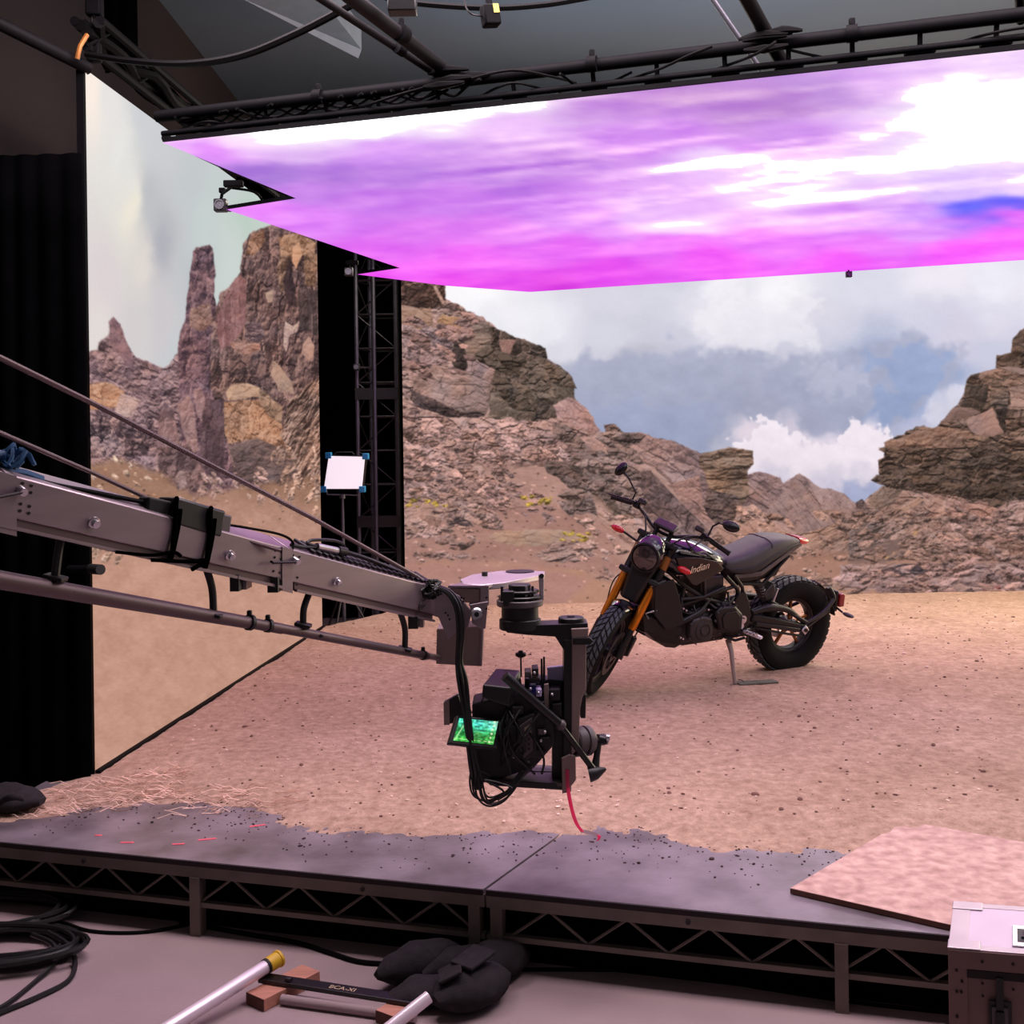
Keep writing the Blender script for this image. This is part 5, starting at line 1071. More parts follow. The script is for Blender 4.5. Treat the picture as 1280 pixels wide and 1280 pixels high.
MB().lathe([(.040, 0), (.043, .008), (.043, .03), (.034, .034), (.001, .034)], at(637, 920, YH - .07), (.3, -1, .05), 24).build('focus_ring', 'black_plastic', cc)
# top accessory box with sloped front
q = [at(602, 856, YH - .14), at(634, 866, YH - .14), at(652, 858, YH - .0), at(612, 850, YH + .05)]
q = [at(602, 872, YH - .12), at(637, 884, YH - .12), at(656, 874, YH + .02), at(618, 866, YH + .04), at(603, 856, YH - .12), at(638, 860, YH - .12), at(650, 837, YH + .06), at(620, 835, YH + .06)]
MB().hull8(q).build('top_box', 'black_plastic', cc, bevel=.006, smooth=0)
MB().hull8([p + Vector((0, 0, d_)) for d_ in (.0, .004) for p in (at(626, 843, YH + .02), at(642, 844, YH + .02), at(643, 839, YH + .045), at(630, 838, YH + .045))]).build('top_box_label', 'device_grey', cc, smooth=0)
MB().tube([at(651.5, 846, YH), at(651, 822, YH)], .0035, 7).build('antenna_stem', 'black_metal', cc)
MB().lathe([(.008, -.012), (.019, -.006), (.021, 0), (.019, .006), (.01, .008), (.008, .014), (.001, .015)], at(651, 818, YH), (0, 0, 1), 18).build('antenna_head', 'black_plastic', cc)
for px in (677, 680): MB().tube([at(px + .5, 872, YH - .04), at(px, 821 + (680 - px) * .8, YH - .04)], [.005, .0038], 7).build('antenna', 'black_plastic', cc)
cbox('transmitter', 'device_lilac', [(684, 835), (704, 833), (704, 851), (685, 852)], YH + .02, YH + .05, .002)
cbox('side_rail', 'device_taupe', [(680, 856), (686, 855), (686, 886), (680, 888)], YH - .07, YH - .05, .002)
cbox('rear_block', 'black_plastic', [(656, 848), (704, 852), (704, 900), (656, 890)], YH + .0, YH + .10, .006)
for i, (x0, y0, w, h_, m_) in enumerate(((656, 840, 8, 7, 'device_grey'), (665, 836, 8, 9, 'black_plastic'), (661, 848, 14, 6, 'black_paint'), (662, 858, 8, 10, 'blue_glow'), (670, 862, 7, 9, 'device_lilac'), (672, 878, 9, 8, 'black_metal'), (688, 862, 12, 14, 'black_metal'), (690, 880, 12, 16, 'black_paint'), (640, 884, 14, 9, 'black_metal'), (672, 912, 10, 7, 'device_grey'), (676, 922, 12, 10, 'black_metal'), (664, 938, 16, 9, 'black_paint'), (680, 896, 16, 6, 'black_metal'))):
    cbox('connector_block', m_, [(x0, y0), (x0 + w, y0 - .5), (x0 + w, y0 + h_), (x0, y0 + h_)], YH - .075 - .006 * (i % 3), YH - .0, .003)
for px, py in ((668, 841), (663, 861), (673, 866), (681, 915), (690, 868), (642, 946), (660, 952), (676, 926)): MB().ball(at(px, py, YH - .085), .006, 5).build('connector_pin', 'steel', cc)
r = random.Random(31)
for k in range(9):
    x0, y0 = r.uniform(600, 680), r.uniform(880, 905); x1, y1 = r.uniform(610, 680), r.uniform(925, 968)
    x0 = max(x0, 634); x1 = max(x1, 626)
    MB().tube([at(x0, y0, YH - .08), at((x0 + x1) / 2 + r.uniform(-14, 14), (y0 + y1) / 2 + r.uniform(-6, 14), YH - .14), at(x1, y1, YH - .08)], .0042, 6, smooth=6).build('camera_cable', 'cable_rubber', cc)
cbox('lower_block', 'black_plastic', [(596, 934), (632, 936), (634, 972), (600, 980)], YH - .05, YH + .05, .006)
# field monitor and the battery behind it
mo = thing('field_monitor', 'small tilted monitor on the cinema camera glowing green and cyan', 'monitor', at(596, 915, YH - .1))
qs = [at(560.5, 929.5, YH - .22), at(622, 936.5, YH - .14), at(629.5, 899, YH - .08), at(571, 894, YH - .15)]
nrm_m = (qs[1] - qs[0]).cross(qs[3] - qs[0]).normalized(); nrm_m = nrm_m if nrm_m.y < 0 else -nrm_m
MB().prism(qs, -nrm_m * .022).build('housing', 'black_plastic', mo, bevel=.005, smooth=0)
def mq(u, v): a = qs[0] + (qs[1] - qs[0]) * u; b = qs[3] + (qs[2] - qs[3]) * u; return a + (b - a) * v + nrm_m * .002
nu, nv = 60, 40; P = np.array([[list(mq(.07 + .82 * i / (nu - 1), .9 - .78 * j / (nv - 1))) for i in range(nu)] for j in range(nv)])
AM = Art(0, 0, 61, 41); AM.gradient([(8, 5, 90, 230, 190), (30, 6, 90, 240, 225), (50, 8, 110, 245, 220), (58, 6, 190, 250, 220), (20, 14, 60, 190, 130), (35, 16, 80, 220, 190), (48, 18, 60, 190, 120), (5, 25, 40, 130, 60), (18, 28, 30, 100, 40), (32, 26, 70, 120, 60), (45, 28, 50, 130, 50), (56, 28, 90, 190, 90), (10, 37, 90, 210, 90), (30, 37, 60, 160, 60), (50, 37, 60, 150, 60)], power=3, warp=5, wscale=7, seed=2)
AM.c *= (1 + .8 * fbm(AM.X / 4, AM.Y / 3, 5, 3))[..., None]
AM.c[(np.abs(AM.X - 55 + AM.Y * .05) < 1.3) & (AM.Y % 7 < 3)] = (235, 250, 200); AM.c[(np.abs(AM.Y - 36) < 1.) & (AM.X % 9 < 5)] = (225, 250, 190); AM.c[(np.abs(AM.X - 7 + (AM.Y - 20) * .28) < 1.0)] = (170, 240, 170); AM.c = np.clip(AM.c, 0, 255)
def flat_art(P_): return np.meshgrid(np.linspace(0, 60, nu), np.linspace(0, 40, nv))
_keep = to_px; to_px = flat_art; screen_mesh('screen', P, AM, MATS['monitor_picture'], mo); to_px = _keep
MB().tube([at(600, 905, YH - .05), at(612, 898, YH - .02), at(622, 890, YH)], .011, 8).build('mount_arm', 'black_metal', mo)
wb = thing('wireless_receiver', 'boxy black receiver with a pale top beside the field monitor', 'receiver', at(570, 890, YH))
q = [at(556, 906, YH - .02), at(583, 902, YH - .02), at(590, 890, YH + .08), at(566, 894, YH + .08), at(555.5, 878, YH - .02), at(572, 868.5, YH - .02), at(584, 868, YH + .08), at(568, 872, YH + .08)]
MB().hull8(q).build('body', 'black_plastic', wb, bevel=.004, smooth=0)
MB().hull8([p + Vector((0, 0, d_)) for d_ in (.001, .005) for p in (q[4], q[5], q[6], q[7])]).build('lid', 'device_lilac', wb, smooth=0)
MB().hull8([q[0] + Vector((-.003, -.004, 0)), q[0] + Vector((.018, -.004, 0)), q[0] + Vector((.018, .0, 0)), q[0] + Vector((-.003, .0, 0)), q[4] + Vector((-.003, -.004, 0)), q[4] + Vector((.018, -.004, .012)), q[4] + Vector((.018, 0, .012)), q[4] + Vector((-.003, 0, 0))]).build('edge_panel', 'device_taupe', wb, smooth=0)
MB().tube([at(588, 892, YH - .02), at(600, 880, YH - .04), at(606, 868, YH - .1)], .0025, 5, smooth=5).build('lead', 'cable_rubber', wb)
MB().tube([at(590, 896, YH - .02), at(600, 888, YH - .05), at(608, 896, YH - .05), at(598, 902, YH - .05), at(592, 896, YH - .05)], .0025, 5, smooth=5).build('lead', 'cable_rubber', wb)
# pink ribbon hanging from the head
pts = [at(709, 962, YH - .08), at(710, 985, YH - .08), at(714, 1008, YH - .07), at(720, 1028, YH - .05), at(728, 1040, YH - .03)]
def strip(b, pts, w):
    P_ = [Vector(p) for p in pts]; Q = []
    for i in range(len(P_) - 1):
        for k in range(6):
            t = k / 6; a, b0_, c0_, d0 = P_[max(i - 1, 0)], P_[i], P_[i + 1], P_[min(i + 2, len(P_) - 1)]
            Q.append(.5 * ((2 * b0_) + (c0_ - a) * t + (2 * a - 5 * b0_ + 4 * c0_ - d0) * t * t + (3 * b0_ - a - 3 * c0_ + d0) * t ** 3))
    Q.append(P_[-1]); L_ = [q_ + Vector((w[0] * .5 * (1 if i else 1), .0, w[2] * .5)) for i, q_ in enumerate(Q)]; R_ = [q_ - Vector((w[0] * .5, -.004, w[2] * .5)) for q_ in Q]
    va, vb, vc, vd = b._v(L_), b._v(R_), b._v([p + Vector((0, .0012, 0)) for p in L_]), b._v([p + Vector((0, .0012, 0)) for p in R_])
    for i in range(len(Q) - 1): b._f([va[i], va[i + 1], vb[i + 1], vb[i]]); b._f([vc[i], vd[i], vd[i + 1], vc[i + 1]])
    return b
rb = thing('ribbon', 'bright pink plastic ribbon dangling from the remote head foot', 'ribbon', pts[0])
strip(MB(), pts, (.014, 0, .0)).build('tail', 'ribbon_pink', rb); strip(MB(), [at(726, 1039, YH - .03), at(736, 1041, YH), at(747, 1044, YH + .03)], (.0, 0, .014)).build('folded_end', 'ribbon_white', rb); strip(MB(), [at(742, 1043, YH + .03), at(749, 1046, YH + .03), at(747.5, 1051, YH + .03)], (.012, 0, .006)).build('tip', 'ribbon_pink', rb)
# ---------------------------------------------------------------- the motorcycle, leaning on its side stand
RC, FC = on(976, 840), on(732, 874)
hd = (FC - RC).normalized(); l0 = Vector((-hd.y, hd.x, 0)); LEAN = R(10)
bup = Vector((0, 0, 1)) * math.cos(LEAN) + l0 * math.sin(LEAN); blf = l0 * math.cos(LEAN) - Vector((0, 0, 1)) * math.sin(LEAN)
BM = Matrix(((hd.x, blf.x, bup.x, RC.x), (hd.y, blf.y, bup.y, RC.y), (hd.z, blf.z, bup.z, RC.z + .016), (0, 0, 0, 1)))
bike = thing('motorcycle', 'black street motorcycle with gold forks leaning on its stand in the dirt', 'motorcycle', matrix=BM)
def bp_(name, b, m, parent=bike, **k): return b.build(name, m, parent, local=True, **k)
def V(*a): return Vector(a)
# fork frame: origin on the steering axis, U up the axis, F ahead, T to the left (handlebar turned left)
ST = R(40); U = V(-.454, 0, .891); n_ = V(.891, 0, .454); FA = n_ * math.cos(ST) + V(0, 1, 0) * math.sin(ST); TA = V(0, 1, 0) * math.cos(ST) - n_ * math.sin(ST); AO = V(1.235, 0, .93)
def K(f, t, u): return AO + FA * f + TA * t + U * u

def wheel(name, c, ax, rad, w, rim_r, spokes, tread, refdir):
    """tyre + rim + hub; c centre, ax axle direction (to the left)"""
    ax = ax.normalized(); hw = w / 2; b = MB()
    prof = [(rim_r, -hw * .62), (rim_r + .012, -hw * .78), (rim_r + (rad - rim_r) * .55, -hw), (rad - .022, -hw * .86), (rad - .006, -hw * .55), (rad, -hw * .2), (rad, hw * .2), (rad - .006, hw * .55), (rad - .022, hw * .86), (rim_r + (rad - rim_r) * .55, hw), (rim_r + .012, hw * .78), (rim_r, hw * .62), (rim_r - .006, hw * .5), (rim_r - .006, -hw * .5)]
    b.lathe(prof, c, ax, 72, closed=True); t = bp_('tyre', b, 'tyre')
    x, y, d = frame_of(ax); b = MB()
    for row, (off, rr, dl) in enumerate(((-.62, rad - .006, .0), (-.24, rad - .0005, .5), (.24, rad - .0005, 0), (.62, rad - .006, .5))):
        for k in range(38):
            a = 2 * math.pi * (k + dl) / 38; e = x * math.cos(a) + y * math.sin(a); tg = -x * math.sin(a) + y * math.cos(a); nn = (e * 1. + ax * (off * .55)).normalized(); lat = (ax - nn * ax.dot(nn)).normalized()
            p = c + ax * (off * hw) + e * rr; sk = tg * (.012 if off > 0 else -.012)
            hl, hwid = rad * .058, hw * .16
            ptsb = [p + tg * s1 * hl + lat * s2 * hwid + sk * s2 for s1, s2 in ((-1, -1), (1, -1), (1, 1), (-1, 1))]
            b.hull8([q - nn * .004 for q in ptsb] + [q + nn * .005 for q in ptsb])
    bp_('tread', b, 'tyre_tread', t, smooth=0)
    b = MB(); b.lathe([(rim_r, -hw * .6), (rim_r + .008, -hw * .66), (rim_r + .008, -hw * .56), (rim_r - .016, -hw * .45), (rim_r - .02, 0), (rim_r - .016, hw * .45), (rim_r + .008, hw * .56), (rim_r + .008, hw * .66), (rim_r, hw * .6), (rim_r - .010, hw * .42), (rim_r - .03, hw * .25), (rim_r - .034, 0), (rim_r - .03, -hw * .25), (rim_r - .010, -hw * .42)], c, ax, 64, closed=True); rm = bp_('rim', b, 'bike_satin')
    b = MB(); b.lathe([(.025, -hw * .95), (.042, -hw * .9), (.046, -hw * .4), (.034, 0), (.046, hw * .4), (.042, hw * .9), (.025, hw * .95)], c, ax, 28); bp_('hub', b, 'bike_black', rm)
    for k in range(spokes):
        a = 2 * math.pi * k / spokes + .2; e = x * math.cos(a) + y * math.sin(a); e2 = x * math.cos(a + .1) + y * math.sin(a + .1)
        b = MB(); b.bar(c + e * .035, c + e2 * (rim_r - .012), .017, .022, upv=ax); bp_('spoke', b, 'orange_metal' if name == 'rear' else 'bike_satin', rm, bevel=.003)  # rear spokes coloured orange for the warm light on them
def brake(c, ax, side, rr, m='steel'):
    ax = ax.normalized(); b = MB(); p = c + ax * side
    b.lathe([(rr * .72, -.003), (rr, -.003), (rr, .003), (rr * .72, .003)], p, ax, 44, closed=True)
    x, y, d = frame_of(ax)
    for k in range(7):
        a = 2 * math.pi * k / 7; e = x * math.cos(a) + y * math.sin(a); e2 = x * math.cos(a + .35) + y * math.sin(a + .35); b.bar(p + e * .045, p + e2 * rr * .74, .012, .005, upv=ax)
    o = bp_('brake_disc', b, m); b = MB(); b.lathe([(.03, -.006), (.06, -.006), (.06, .006), (.03, .006)], p, ax, 24, closed=True); bp_('disc_carrier', b, 'bike_black', o)
RW = V(-.02, 0, .347)
wheel('rear', RW, V(0, 1, 0), .347, .178, .205, 5, 0, None); brake(RW, V(0, 1, 0), -.1, .13)
FW = K(.03, 0, -.69)
wheel('front', FW, TA, .325, .128, .232, 10, 0, None); brake(FW, TA, .068, .155, 'engine_grey'); brake(FW, TA, -.068, .155, 'engine_grey')
# fork
for s in (-1, 1):
    t = s * .104
    b = MB(); b.tube([K(.03, t, .1), K(.03, t, -.17)], .029, 18); lg = bp_('fork_leg', b, 'bike_black')
    b = MB(); b.tube([K(.03, t, .03), K(.03, t, -.06)], .0298, 18); bp_('fork_upper', b, 'orange_metal', lg)
    b = MB(); b.tube([K(.03, t, -.155), K(.03, t, -.44), K(.03, t, -.46), K(.03, t, -.5)], [.028, .027, .027, .024], 18); bp_('fork_tube', b, 'fork_gold', lg)
    b = MB(); b.tube([K(.03, t, -.49), K(.03, t, -.62), K(.03, t, -.70)], [.021, .026, .03], 16); b.bar(K(.03, t, -.6), K(-.03, t, -.66), .03, .06); bp_('fork_foot', b, 'bike_black', lg)
    b = MB(); b.hull8([K(f, t + s * .012 + dt, u) for u in (-.67, -.53) for f, dt in ((-.075, -.03), (-.02, -.03), (-.02, .03), (-.075, .03))]); bp_('brake_caliper', b, 'bike_black', lg, bevel=.008)
    b = MB()
    for u in (-.15, -.185): b.cyl(K(.058, t, u), K(.066, t, u), .007, n=10)
    bp_('pinch_bolt', b, 'steel', lg)
    b = MB(); b.tube([K(.02, s * .05, -.1), K(.0, t + s * .05, -.25), K(-.05, t + s * .03, -.45), K(-.06, t + s * .02, -.56)], .005, 6, smooth=6); bp_('brake_hose', b, 'cable_rubber', lg)
for u, wd in ((.10, .05), (-.165, .06)):
    b = MB(); b.hull8([K(f, t, uu) for uu in (u - .02, u + .02) for f, t in ((-.05, -.06), (.03 + wd, -.15), (.03 + wd, .15), (-.05, .06))]); bp_('triple_clamp', b, 'bike_black', bevel=.01)
b = MB(); b.tube([K(0, 0, .12), K(0, 0, -.2)], .036, 16); bp_('steering_head', b, 'bike_black')
b = MB(); b.tube([K(-.03, -.16, -.69), K(-.03, .16, -.69)] and [K(.03, -.135, -.69), K(.03, .135, -.69)], .014, 12); bp_('front_axle', b, 'bike_satin')
# front mudguard
secs = []
xx, yy, dd = FA, U, TA
for k in range(13):
    a = R(58 + 92 * k / 12); e = (FA * math.cos(a) + U * math.sin(a)); rr = .348 + .004 * math.sin(k); wd = .078 * (1 - .35 * (abs(k - 6) / 6) ** 3)
    ring = []
    for j in range(7):
        q = -1 + j / 3; ring.append(FW + e * (rr - .028 * abs(q) ** 2.5) + TA * (q * wd))
    for j in range(6, -1, -1):
        q = -1 + j / 3; ring.append(FW + e * (rr - .006 - .028 * abs(q) ** 2.5) + TA * (q * (wd - .004)))
    secs.append(ring)
b = MB(); b.loft(secs); fd = bp_('front_fender', b, 'tank_gloss')
for s in (-1, 1):
    b = MB(); b.bar(FW + (-FA * .2 + U * .97).normalized() * .325 + TA * s * .07, K(.03, s * .104, -.47), .05, .012); bp_('fender_bracket', b, 'bike_black', fd)
# headlight nacelle
hdir = (FA * 1. - U * .42).normalized(); hup = (U + FA * .42).normalized(); HC = K(.135, .0, -.03)
def HK(f, t, u): return HC + hdir * f + TA * t + hup * u
def ringp(f, rx, rz, ow=0, n=24, p=2.): return [HK(f, rx * math.copysign(abs(math.cos(a)) ** (2 / p), math.cos(a)), ow + rz * math.copysign(abs(math.sin(a)) ** (2 / p), math.sin(a))) for a in [2 * math.pi * k / n for k in range(n)]]
b = MB(); b.loft([ringp(-.13, .05, .06, .04), ringp(-.10, .085, .10, .03), ringp(-.04, .104, .122, .02), ringp(.01, .103, .112, .008), ringp(.035, .096, .098, 0)]); nac = bp_('headlight_shell', b, 'tank_gloss')
b = MB(); b.lathe([(.098, -.02), (.1, .0), (.098, .012), (.088, .016), (.084, .006)], HK(.035, 0, 0), hdir, 36); bp_('headlight_bezel', b, 'bike_black', nac)
b = MB(); b.lathe([(.085, 0), (.08, .012), (.05, .022), (.001, .026)], HK(.036, 0, 0), hdir, 32); ln = bp_('headlight_lens', b, 'lens_glass', nac)
b = MB(); b.lathe([(.03, 0), (.03, .008), (.02, .01), (.001, .004)], HK(.052, .0, .03), hdir, 20); bp_('projector', b, 'mirror_black', ln)
b = MB(); b.bar(HK(.058, -.06, .0), HK(.058, .06, 0), .008, .006); bp_('light_bar', b, 'engine_grey', ln)
# lower black cowl between the forks, ahead of the radiator
b = MB(); b.hull8([K(.0, -.085, -.33), K(.07, -.05, -.34), K(.07, .05, -.34), K(.0, .085, -.33), K(-.02, -.095, -.02), K(.11, -.085, -.06), K(.11, .085, -.06), K(-.02, .095, -.02)]); bp_('fork_cowl', b, 'bike_black', bevel=.015)
# handlebar, grips, levers, mirrors, dash
b = MB(); b.tube([K(-.05, -.43, .235), K(-.03, -.27, .255), K(-.0, -.17, .22), K(.01, -.06, .165), K(.01, .06, .165), K(0, .17, .22), K(-.03, .27, .255), K(-.05, .43, .235)], .0115, 12, smooth=5); hb_ = bp_('handlebar', b, 'bike_black')
for s in (-1, 1):
    b = MB(); b.tube([K(-.034, s * .295, .2535), K(-.049, s * .425, .236), K(-.05, s * .44, .234)], [.0165, .0175, .02], 14); bp_('grip', b, 'black_rubber', hb_)
    b = MB(); b.box(K(-.02, s * .25, .257), (.06, .05, .05), Matrix((FA, TA, U)).transposed()); bp_('switch_housing', b, 'bike_black', hb_, bevel=.01)
    b = MB(); b.tube([K(.0, s * .25, .262), K(.03, s * .29, .262), K(.03, s * .36, .25), K(.015, s * .45, .236)], [.009, .008, .006, .006], 8, smooth=5); bp_('lever', b, 'bike_black', hb_)
    b = MB(); b.box(K(.04, s * .21, .285), (.05, .06, .035), Matrix((FA, TA, U)).transposed()); bp_('fluid_reservoir', b, 'engine_grey', hb_, bevel=.008)
    b = MB(); b.cyl(K(.01, s * .05, .11), K(.01, s * .05, .185), .017, n=12); bp_('bar_riser', b, 'bike_black', hb_)
for s, stem, mc, tl in ((-1, [K(.0, -.29, .27), K(.005, -.29, .325), K(.01, -.375, .39)], K(.02, -.45, .425), .5), (1, [K(.0, .27, .27), K(.0, .27, .345), K(.07, .31, .375), K(.12, .37, .37)], K(.15, .40, .378), -.1)):
    b = MB(); b.tube(stem + [mc], .0065, 8, smooth=0); ms = bp_('mirror_stem', b, 'bike_black')
    b = MB(); b.ball(mc, (.024, .058, .036) if s > 0 else (.024, .034, .056), 10, Matrix((FA, TA, U)).transposed() @ Matrix.Rotation(R(-18 if s < 0 else 6), 3, 'X'))
    bp_('mirror', b, 'mirror_black', ms)
b = MB(); Mk = Matrix((FA, TA, U)).transposed() @ Matrix.Rotation(R(38), 3, 'Y')
b.box(K(.045, -.0, .21), (.095, .15, .026), Mk); ds = bp_('dash_display', b, 'black_plastic', bevel=.008)
b = MB(); b.box(K(.045, 0, .21) + Mk @ V(0, 0, .0135), (.075, .125, .002), Mk); bp_('dash_glass', b, 'mirror_black', ds)
for s, p in ((-1, K(.06, -.262, .05)), (1, K(.03, .225, -.0))):
    b = MB(); b.tube([K(.03, s * .1, .03), p - TA * s * .03], .008, 8); st = bp_('signal_stem', b, 'bike_black')
    b = MB(); Ms = Matrix((FA, TA, U)).transposed(); b.ball(p + TA * s * .012, (.02, .05, .022), 8, Ms); bp_('turn_signal', b, 'red_lens', st)
# cables from the bars
for pts in ([K(-.02, .24, .255), K(.06, .16, .2), K(.08, .08, .08), V(1.2, .05, .93)], [K(.0, .26, .25), V(1.12, .25, 1.02), V(1.0, .2, .97), V(.9, .14, .94)], [K(-.02, -.24, .255), K(.09, -.14, .2), K(.1, -.06, .06), V(1.22, -.04, .9)], [V(1.16, .22, 1.1), V(1.08, .24, 1.0), V(.97, .2, .985), V(.84, .15, .915)]):
    b = MB(); b.tube(pts, .006, 6, smooth=7); bp_('control_cable', b, 'cable_rubber')
# tank: lofted body, bronze side covers, lettering
def tsec(x, zb, zt, hw, n=26, top=.55):
    zc = zb + (zt - zb) * .45; ring = []
    for k in range(n):
        a = 2 * math.pi * k / n; cy, sz = math.cos(a), math.sin(a)
        y = hw * math.copysign(abs(cy) ** .8, cy); z = zc + (zt - zc) * math.copysign(abs(sz) ** .9, sz) if sz > 0 else zc + (zc - zb) * math.copysign(abs(sz) ** .7, sz)
        ring.append(V(x, y, z))
    return ring
b = MB(); b.loft([tsec(1.235, .88, .985, .07), tsec(1.20, .85, 1.01, .11), tsec(1.12, .80, 1.035, .15), tsec(1.0, .78, 1.035, .168), tsec(.88, .80, 1.005, .16), tsec(.78, .82, .955, .135), tsec(.70, .83, .915, .11), tsec(.655, .83, .875, .085)]); tk = bp_('fuel_tank', b, 'tank_gloss')
b = MB(); b.lathe([(.045, 0), (.045, .008), (.038, .012), (.001, .012)], V(.98, 0, 1.03), (.15, 0, 1), 22); bp_('filler_cap', b, 'bike_satin', tk)
for s in (-1, 1):
    out = [(1.165, .945), (1.135, .885), (1.03, .768), (.995, .752), (.80, .828), (.762, .852), (.828, .905), (.965, .938), (1.10, .95)]
    b = MB(); b.prism([V(x, s * (.158 + .012 * math.sin(max(0, min(1, (x - .74) / .44)) * math.pi)), z) for x, z in out], (0, s * .012, 0)); pn = bp_('tank_cover', b, 'tank_bronze', tk, bevel=.005, smooth=0)
    Ml = Matrix(((-s, 0, 0, .985), (0, 0, s, s * .1845), (0, 1, 0, .872), (0, 0, 0, 1))) @ Matrix.Rotation(R(11), 4, 'Z')
    lettering('lettering', 'Indian', MATS['logo_cream'], pn, Ml, .066, .0006, shear=.45)
    b = MB(); b.hull8([V(x, s * y, z) for z, dy in ((0, 0),) for x, y, z in ((.80, .135, .925), (1.12, .15, .985), (1.13, .165, .975), (.80, .15, .915), (.80, .125, .935), (1.12, .14, .995), (1.14, .16, .99), (.81, .145, .925))]); bp_('tank_stripe', b, 'device_lilac' if False else 'bike_satin', tk)
# seat: lofted saddle rising to the tail
def ssec(x, zb, zt, hw, n=24):
    ring = []
    for k in range(n):
        a = 2 * math.pi * k / n; c_, s_ = math.cos(a), math.sin(a); ring.append(V(x, hw * math.copysign(abs(c_) ** .55, c_), (zb + zt) / 2 + (zt - zb) / 2 * math.copysign(abs(s_) ** .6, s_)))
    return ring
SEAT = [(.70, .825, .872, .095), (.66, .80, .895, .125), (.58, .785, .925, .145), (.48, .785, .955, .15), (.40, .81, .985, .148), (.33, .845, 1.012, .14), (.24, .885, 1.022, .13), (.13, .93, 1.015, .11), (.05, .955, 1.0, .09), (.0, .965, .985, .07)]
b = MB(); b.loft([ssec(*q) for q in SEAT]); se = bp_('seat', b, 'seat_vinyl', smooth=60)
b = MB(); b.loft([ssec(x, zb - .006, zb + (zt - zb) * .52, hw + .004) for x, zb, zt, hw in SEAT]); bp_('seat_skirt', b, 'seat_side', se, smooth=60)
b = MB(); b.tube([V(.33, y, .9285 + .0835 * max(0., 1 - (abs(y) / .14) ** 3.64) ** .3 - .002) for y in (-.138, -.13, -.12, -.1, -.07, -.03, .03, .07, .1, .12, .13, .138)], .006, 6); bp_('seat_seam', b, 'seat_side', se)
# tail: subframe strips, red tip
for s in (-1, 1):
    b = MB(); b.bar(V(.62, s * .125, .775), V(.40, s * .135, .785), .02, .03); b.bar(V(.41, s * .135, .785), V(.01, s * .07, .962), .02, .032); bp_('subframe_rail', b, 'device_grey', bevel=.004)
    b = MB(); b.tube([V(.6, s * .11, .72), V(.36, s * .11, .70), V(.12, s * .08, .88)], .013, 8); bp_('subframe_tube', b, 'bike_black')
b = MB(); b.loft([ssec(.03, .948, 1.004, .085), ssec(-.03, .942, .998, .078), ssec(-.075, .945, .985, .055)]); bp_('tail_light', b, 'red_lens')
b = MB(); b.hull8([V(.55, -.1, .70), V(.22, -.09, .74), V(.22, .09, .74), V(.55, .1, .70), V(.6, -.11, .79), V(.1, -.08, .93), V(.1, .08, .93), V(.6, .11, .79)]); bp_('underseat_tray', b, 'bike_black', bevel=.015)
# trellis frame
def tube_pair(pts, r, m='bike_black', name='frame_tube', ws=1):
    for s in (-1, 1): b = MB(); b.tube([V(x, s * y, z) for x, y, z in pts], r, 10, smooth=0); bp_(name, b, m)
tube_pair([(1.2, .05, .88), (1.04, .125, .735), (.87, .14, .64), (.56, .12, .56)], .0155)
tube_pair([(1.19, .05, .74), (1.06, .13, .61), (.88, .145, .655)], .0135); tube_pair([(1.05, .13, .73), (1.075, .14, .61)], .0125)
tube_pair([(.90, .14, .78), (.885, .145, .66), (.70, .145, .70), (.62, .13, .71)], .013); tube_pair([(.72, .14, .79), (.6, .135, .69), (.545, .12, .54)], .0165); tube_pair([(.64, .13, .79), (.56, .135, .70), (.5, .11, .56)], .0135)
tube_pair([(1.08, .14, .655), (.9, .15, .66), (.72, .148, .715)], .011, 'bike_satin')
b = MB(); b.hull8([V(.9, -.12, .655), V(.7, -.12, .68), V(.7, .12, .68), V(.9, .12, .655), V(.91, -.125, .79), V(.72, -.125, .79), V(.72, .125, .79), V(.91, .125, .79)]); bp_('airbox', b, 'engine_grey', bevel=.012)
for s in (-1, 1):
    b = MB(); b.prism([V(.64, s * .12, .58), V(.60, s * .12, .66), V(.54, s * .12, .67), V(.50, s * .12, .60), V(.47, s * .12, .50), V(.50, s * .12, .38), V(.56, s * .12, .40), V(.60, s * .12, .5)], (0, s * .035, 0)); pv = bp_('pivot_plate', b, 'bike_black', bevel=.008, smooth=0)
    b = MB(); b.lathe([(.03, 0), (.03, .008), (.018, .01), (.018, .016), (.001, .016)], V(.545, s * .155, .475), (0, s, 0), 20); b.lathe([(.02, 0), (.02, .008), (.001, .01)], V(.552, s * .155, .43), (0, s, 0), 18); bp_('pivot_bolt', b, 'steel', pv)
# radiator and belly
b = MB(); b.hull8([V(1.285, -.13, .575), V(1.17, -.15, .46), V(1.17, .15, .46), V(1.285, .13, .575), V(1.305, -.13, .765), V(1.21, -.15, .80), V(1.21, .15, .80), V(1.305, .13, .765)]); ra = bp_('radiator', b, 'engine_grey', bevel=.01)
for s in (-1, 1):
    b = MB(); b.prism([V(1.305, s * .135, .768), V(1.165, s * .15, .805), V(1.115, s * .155, .69), V(1.05, s * .155, .49), V(1.19, s * .15, .46), V(1.285, s * .135, .566)], (0, s * .016, 0)); bp_('radiator_shroud', b, 'bike_black', ra, bevel=.006, smooth=0)
b = MB()
for k in range(9):
    z = .59 + .019 * k; b.bar(V(1.30 + (z - .6) * .1, -.11, z), V(1.30 + (z - .6) * .1, .11, z), .006, .004)
bp_('radiator_fins', b, 'bike_satin', ra, smooth=0)
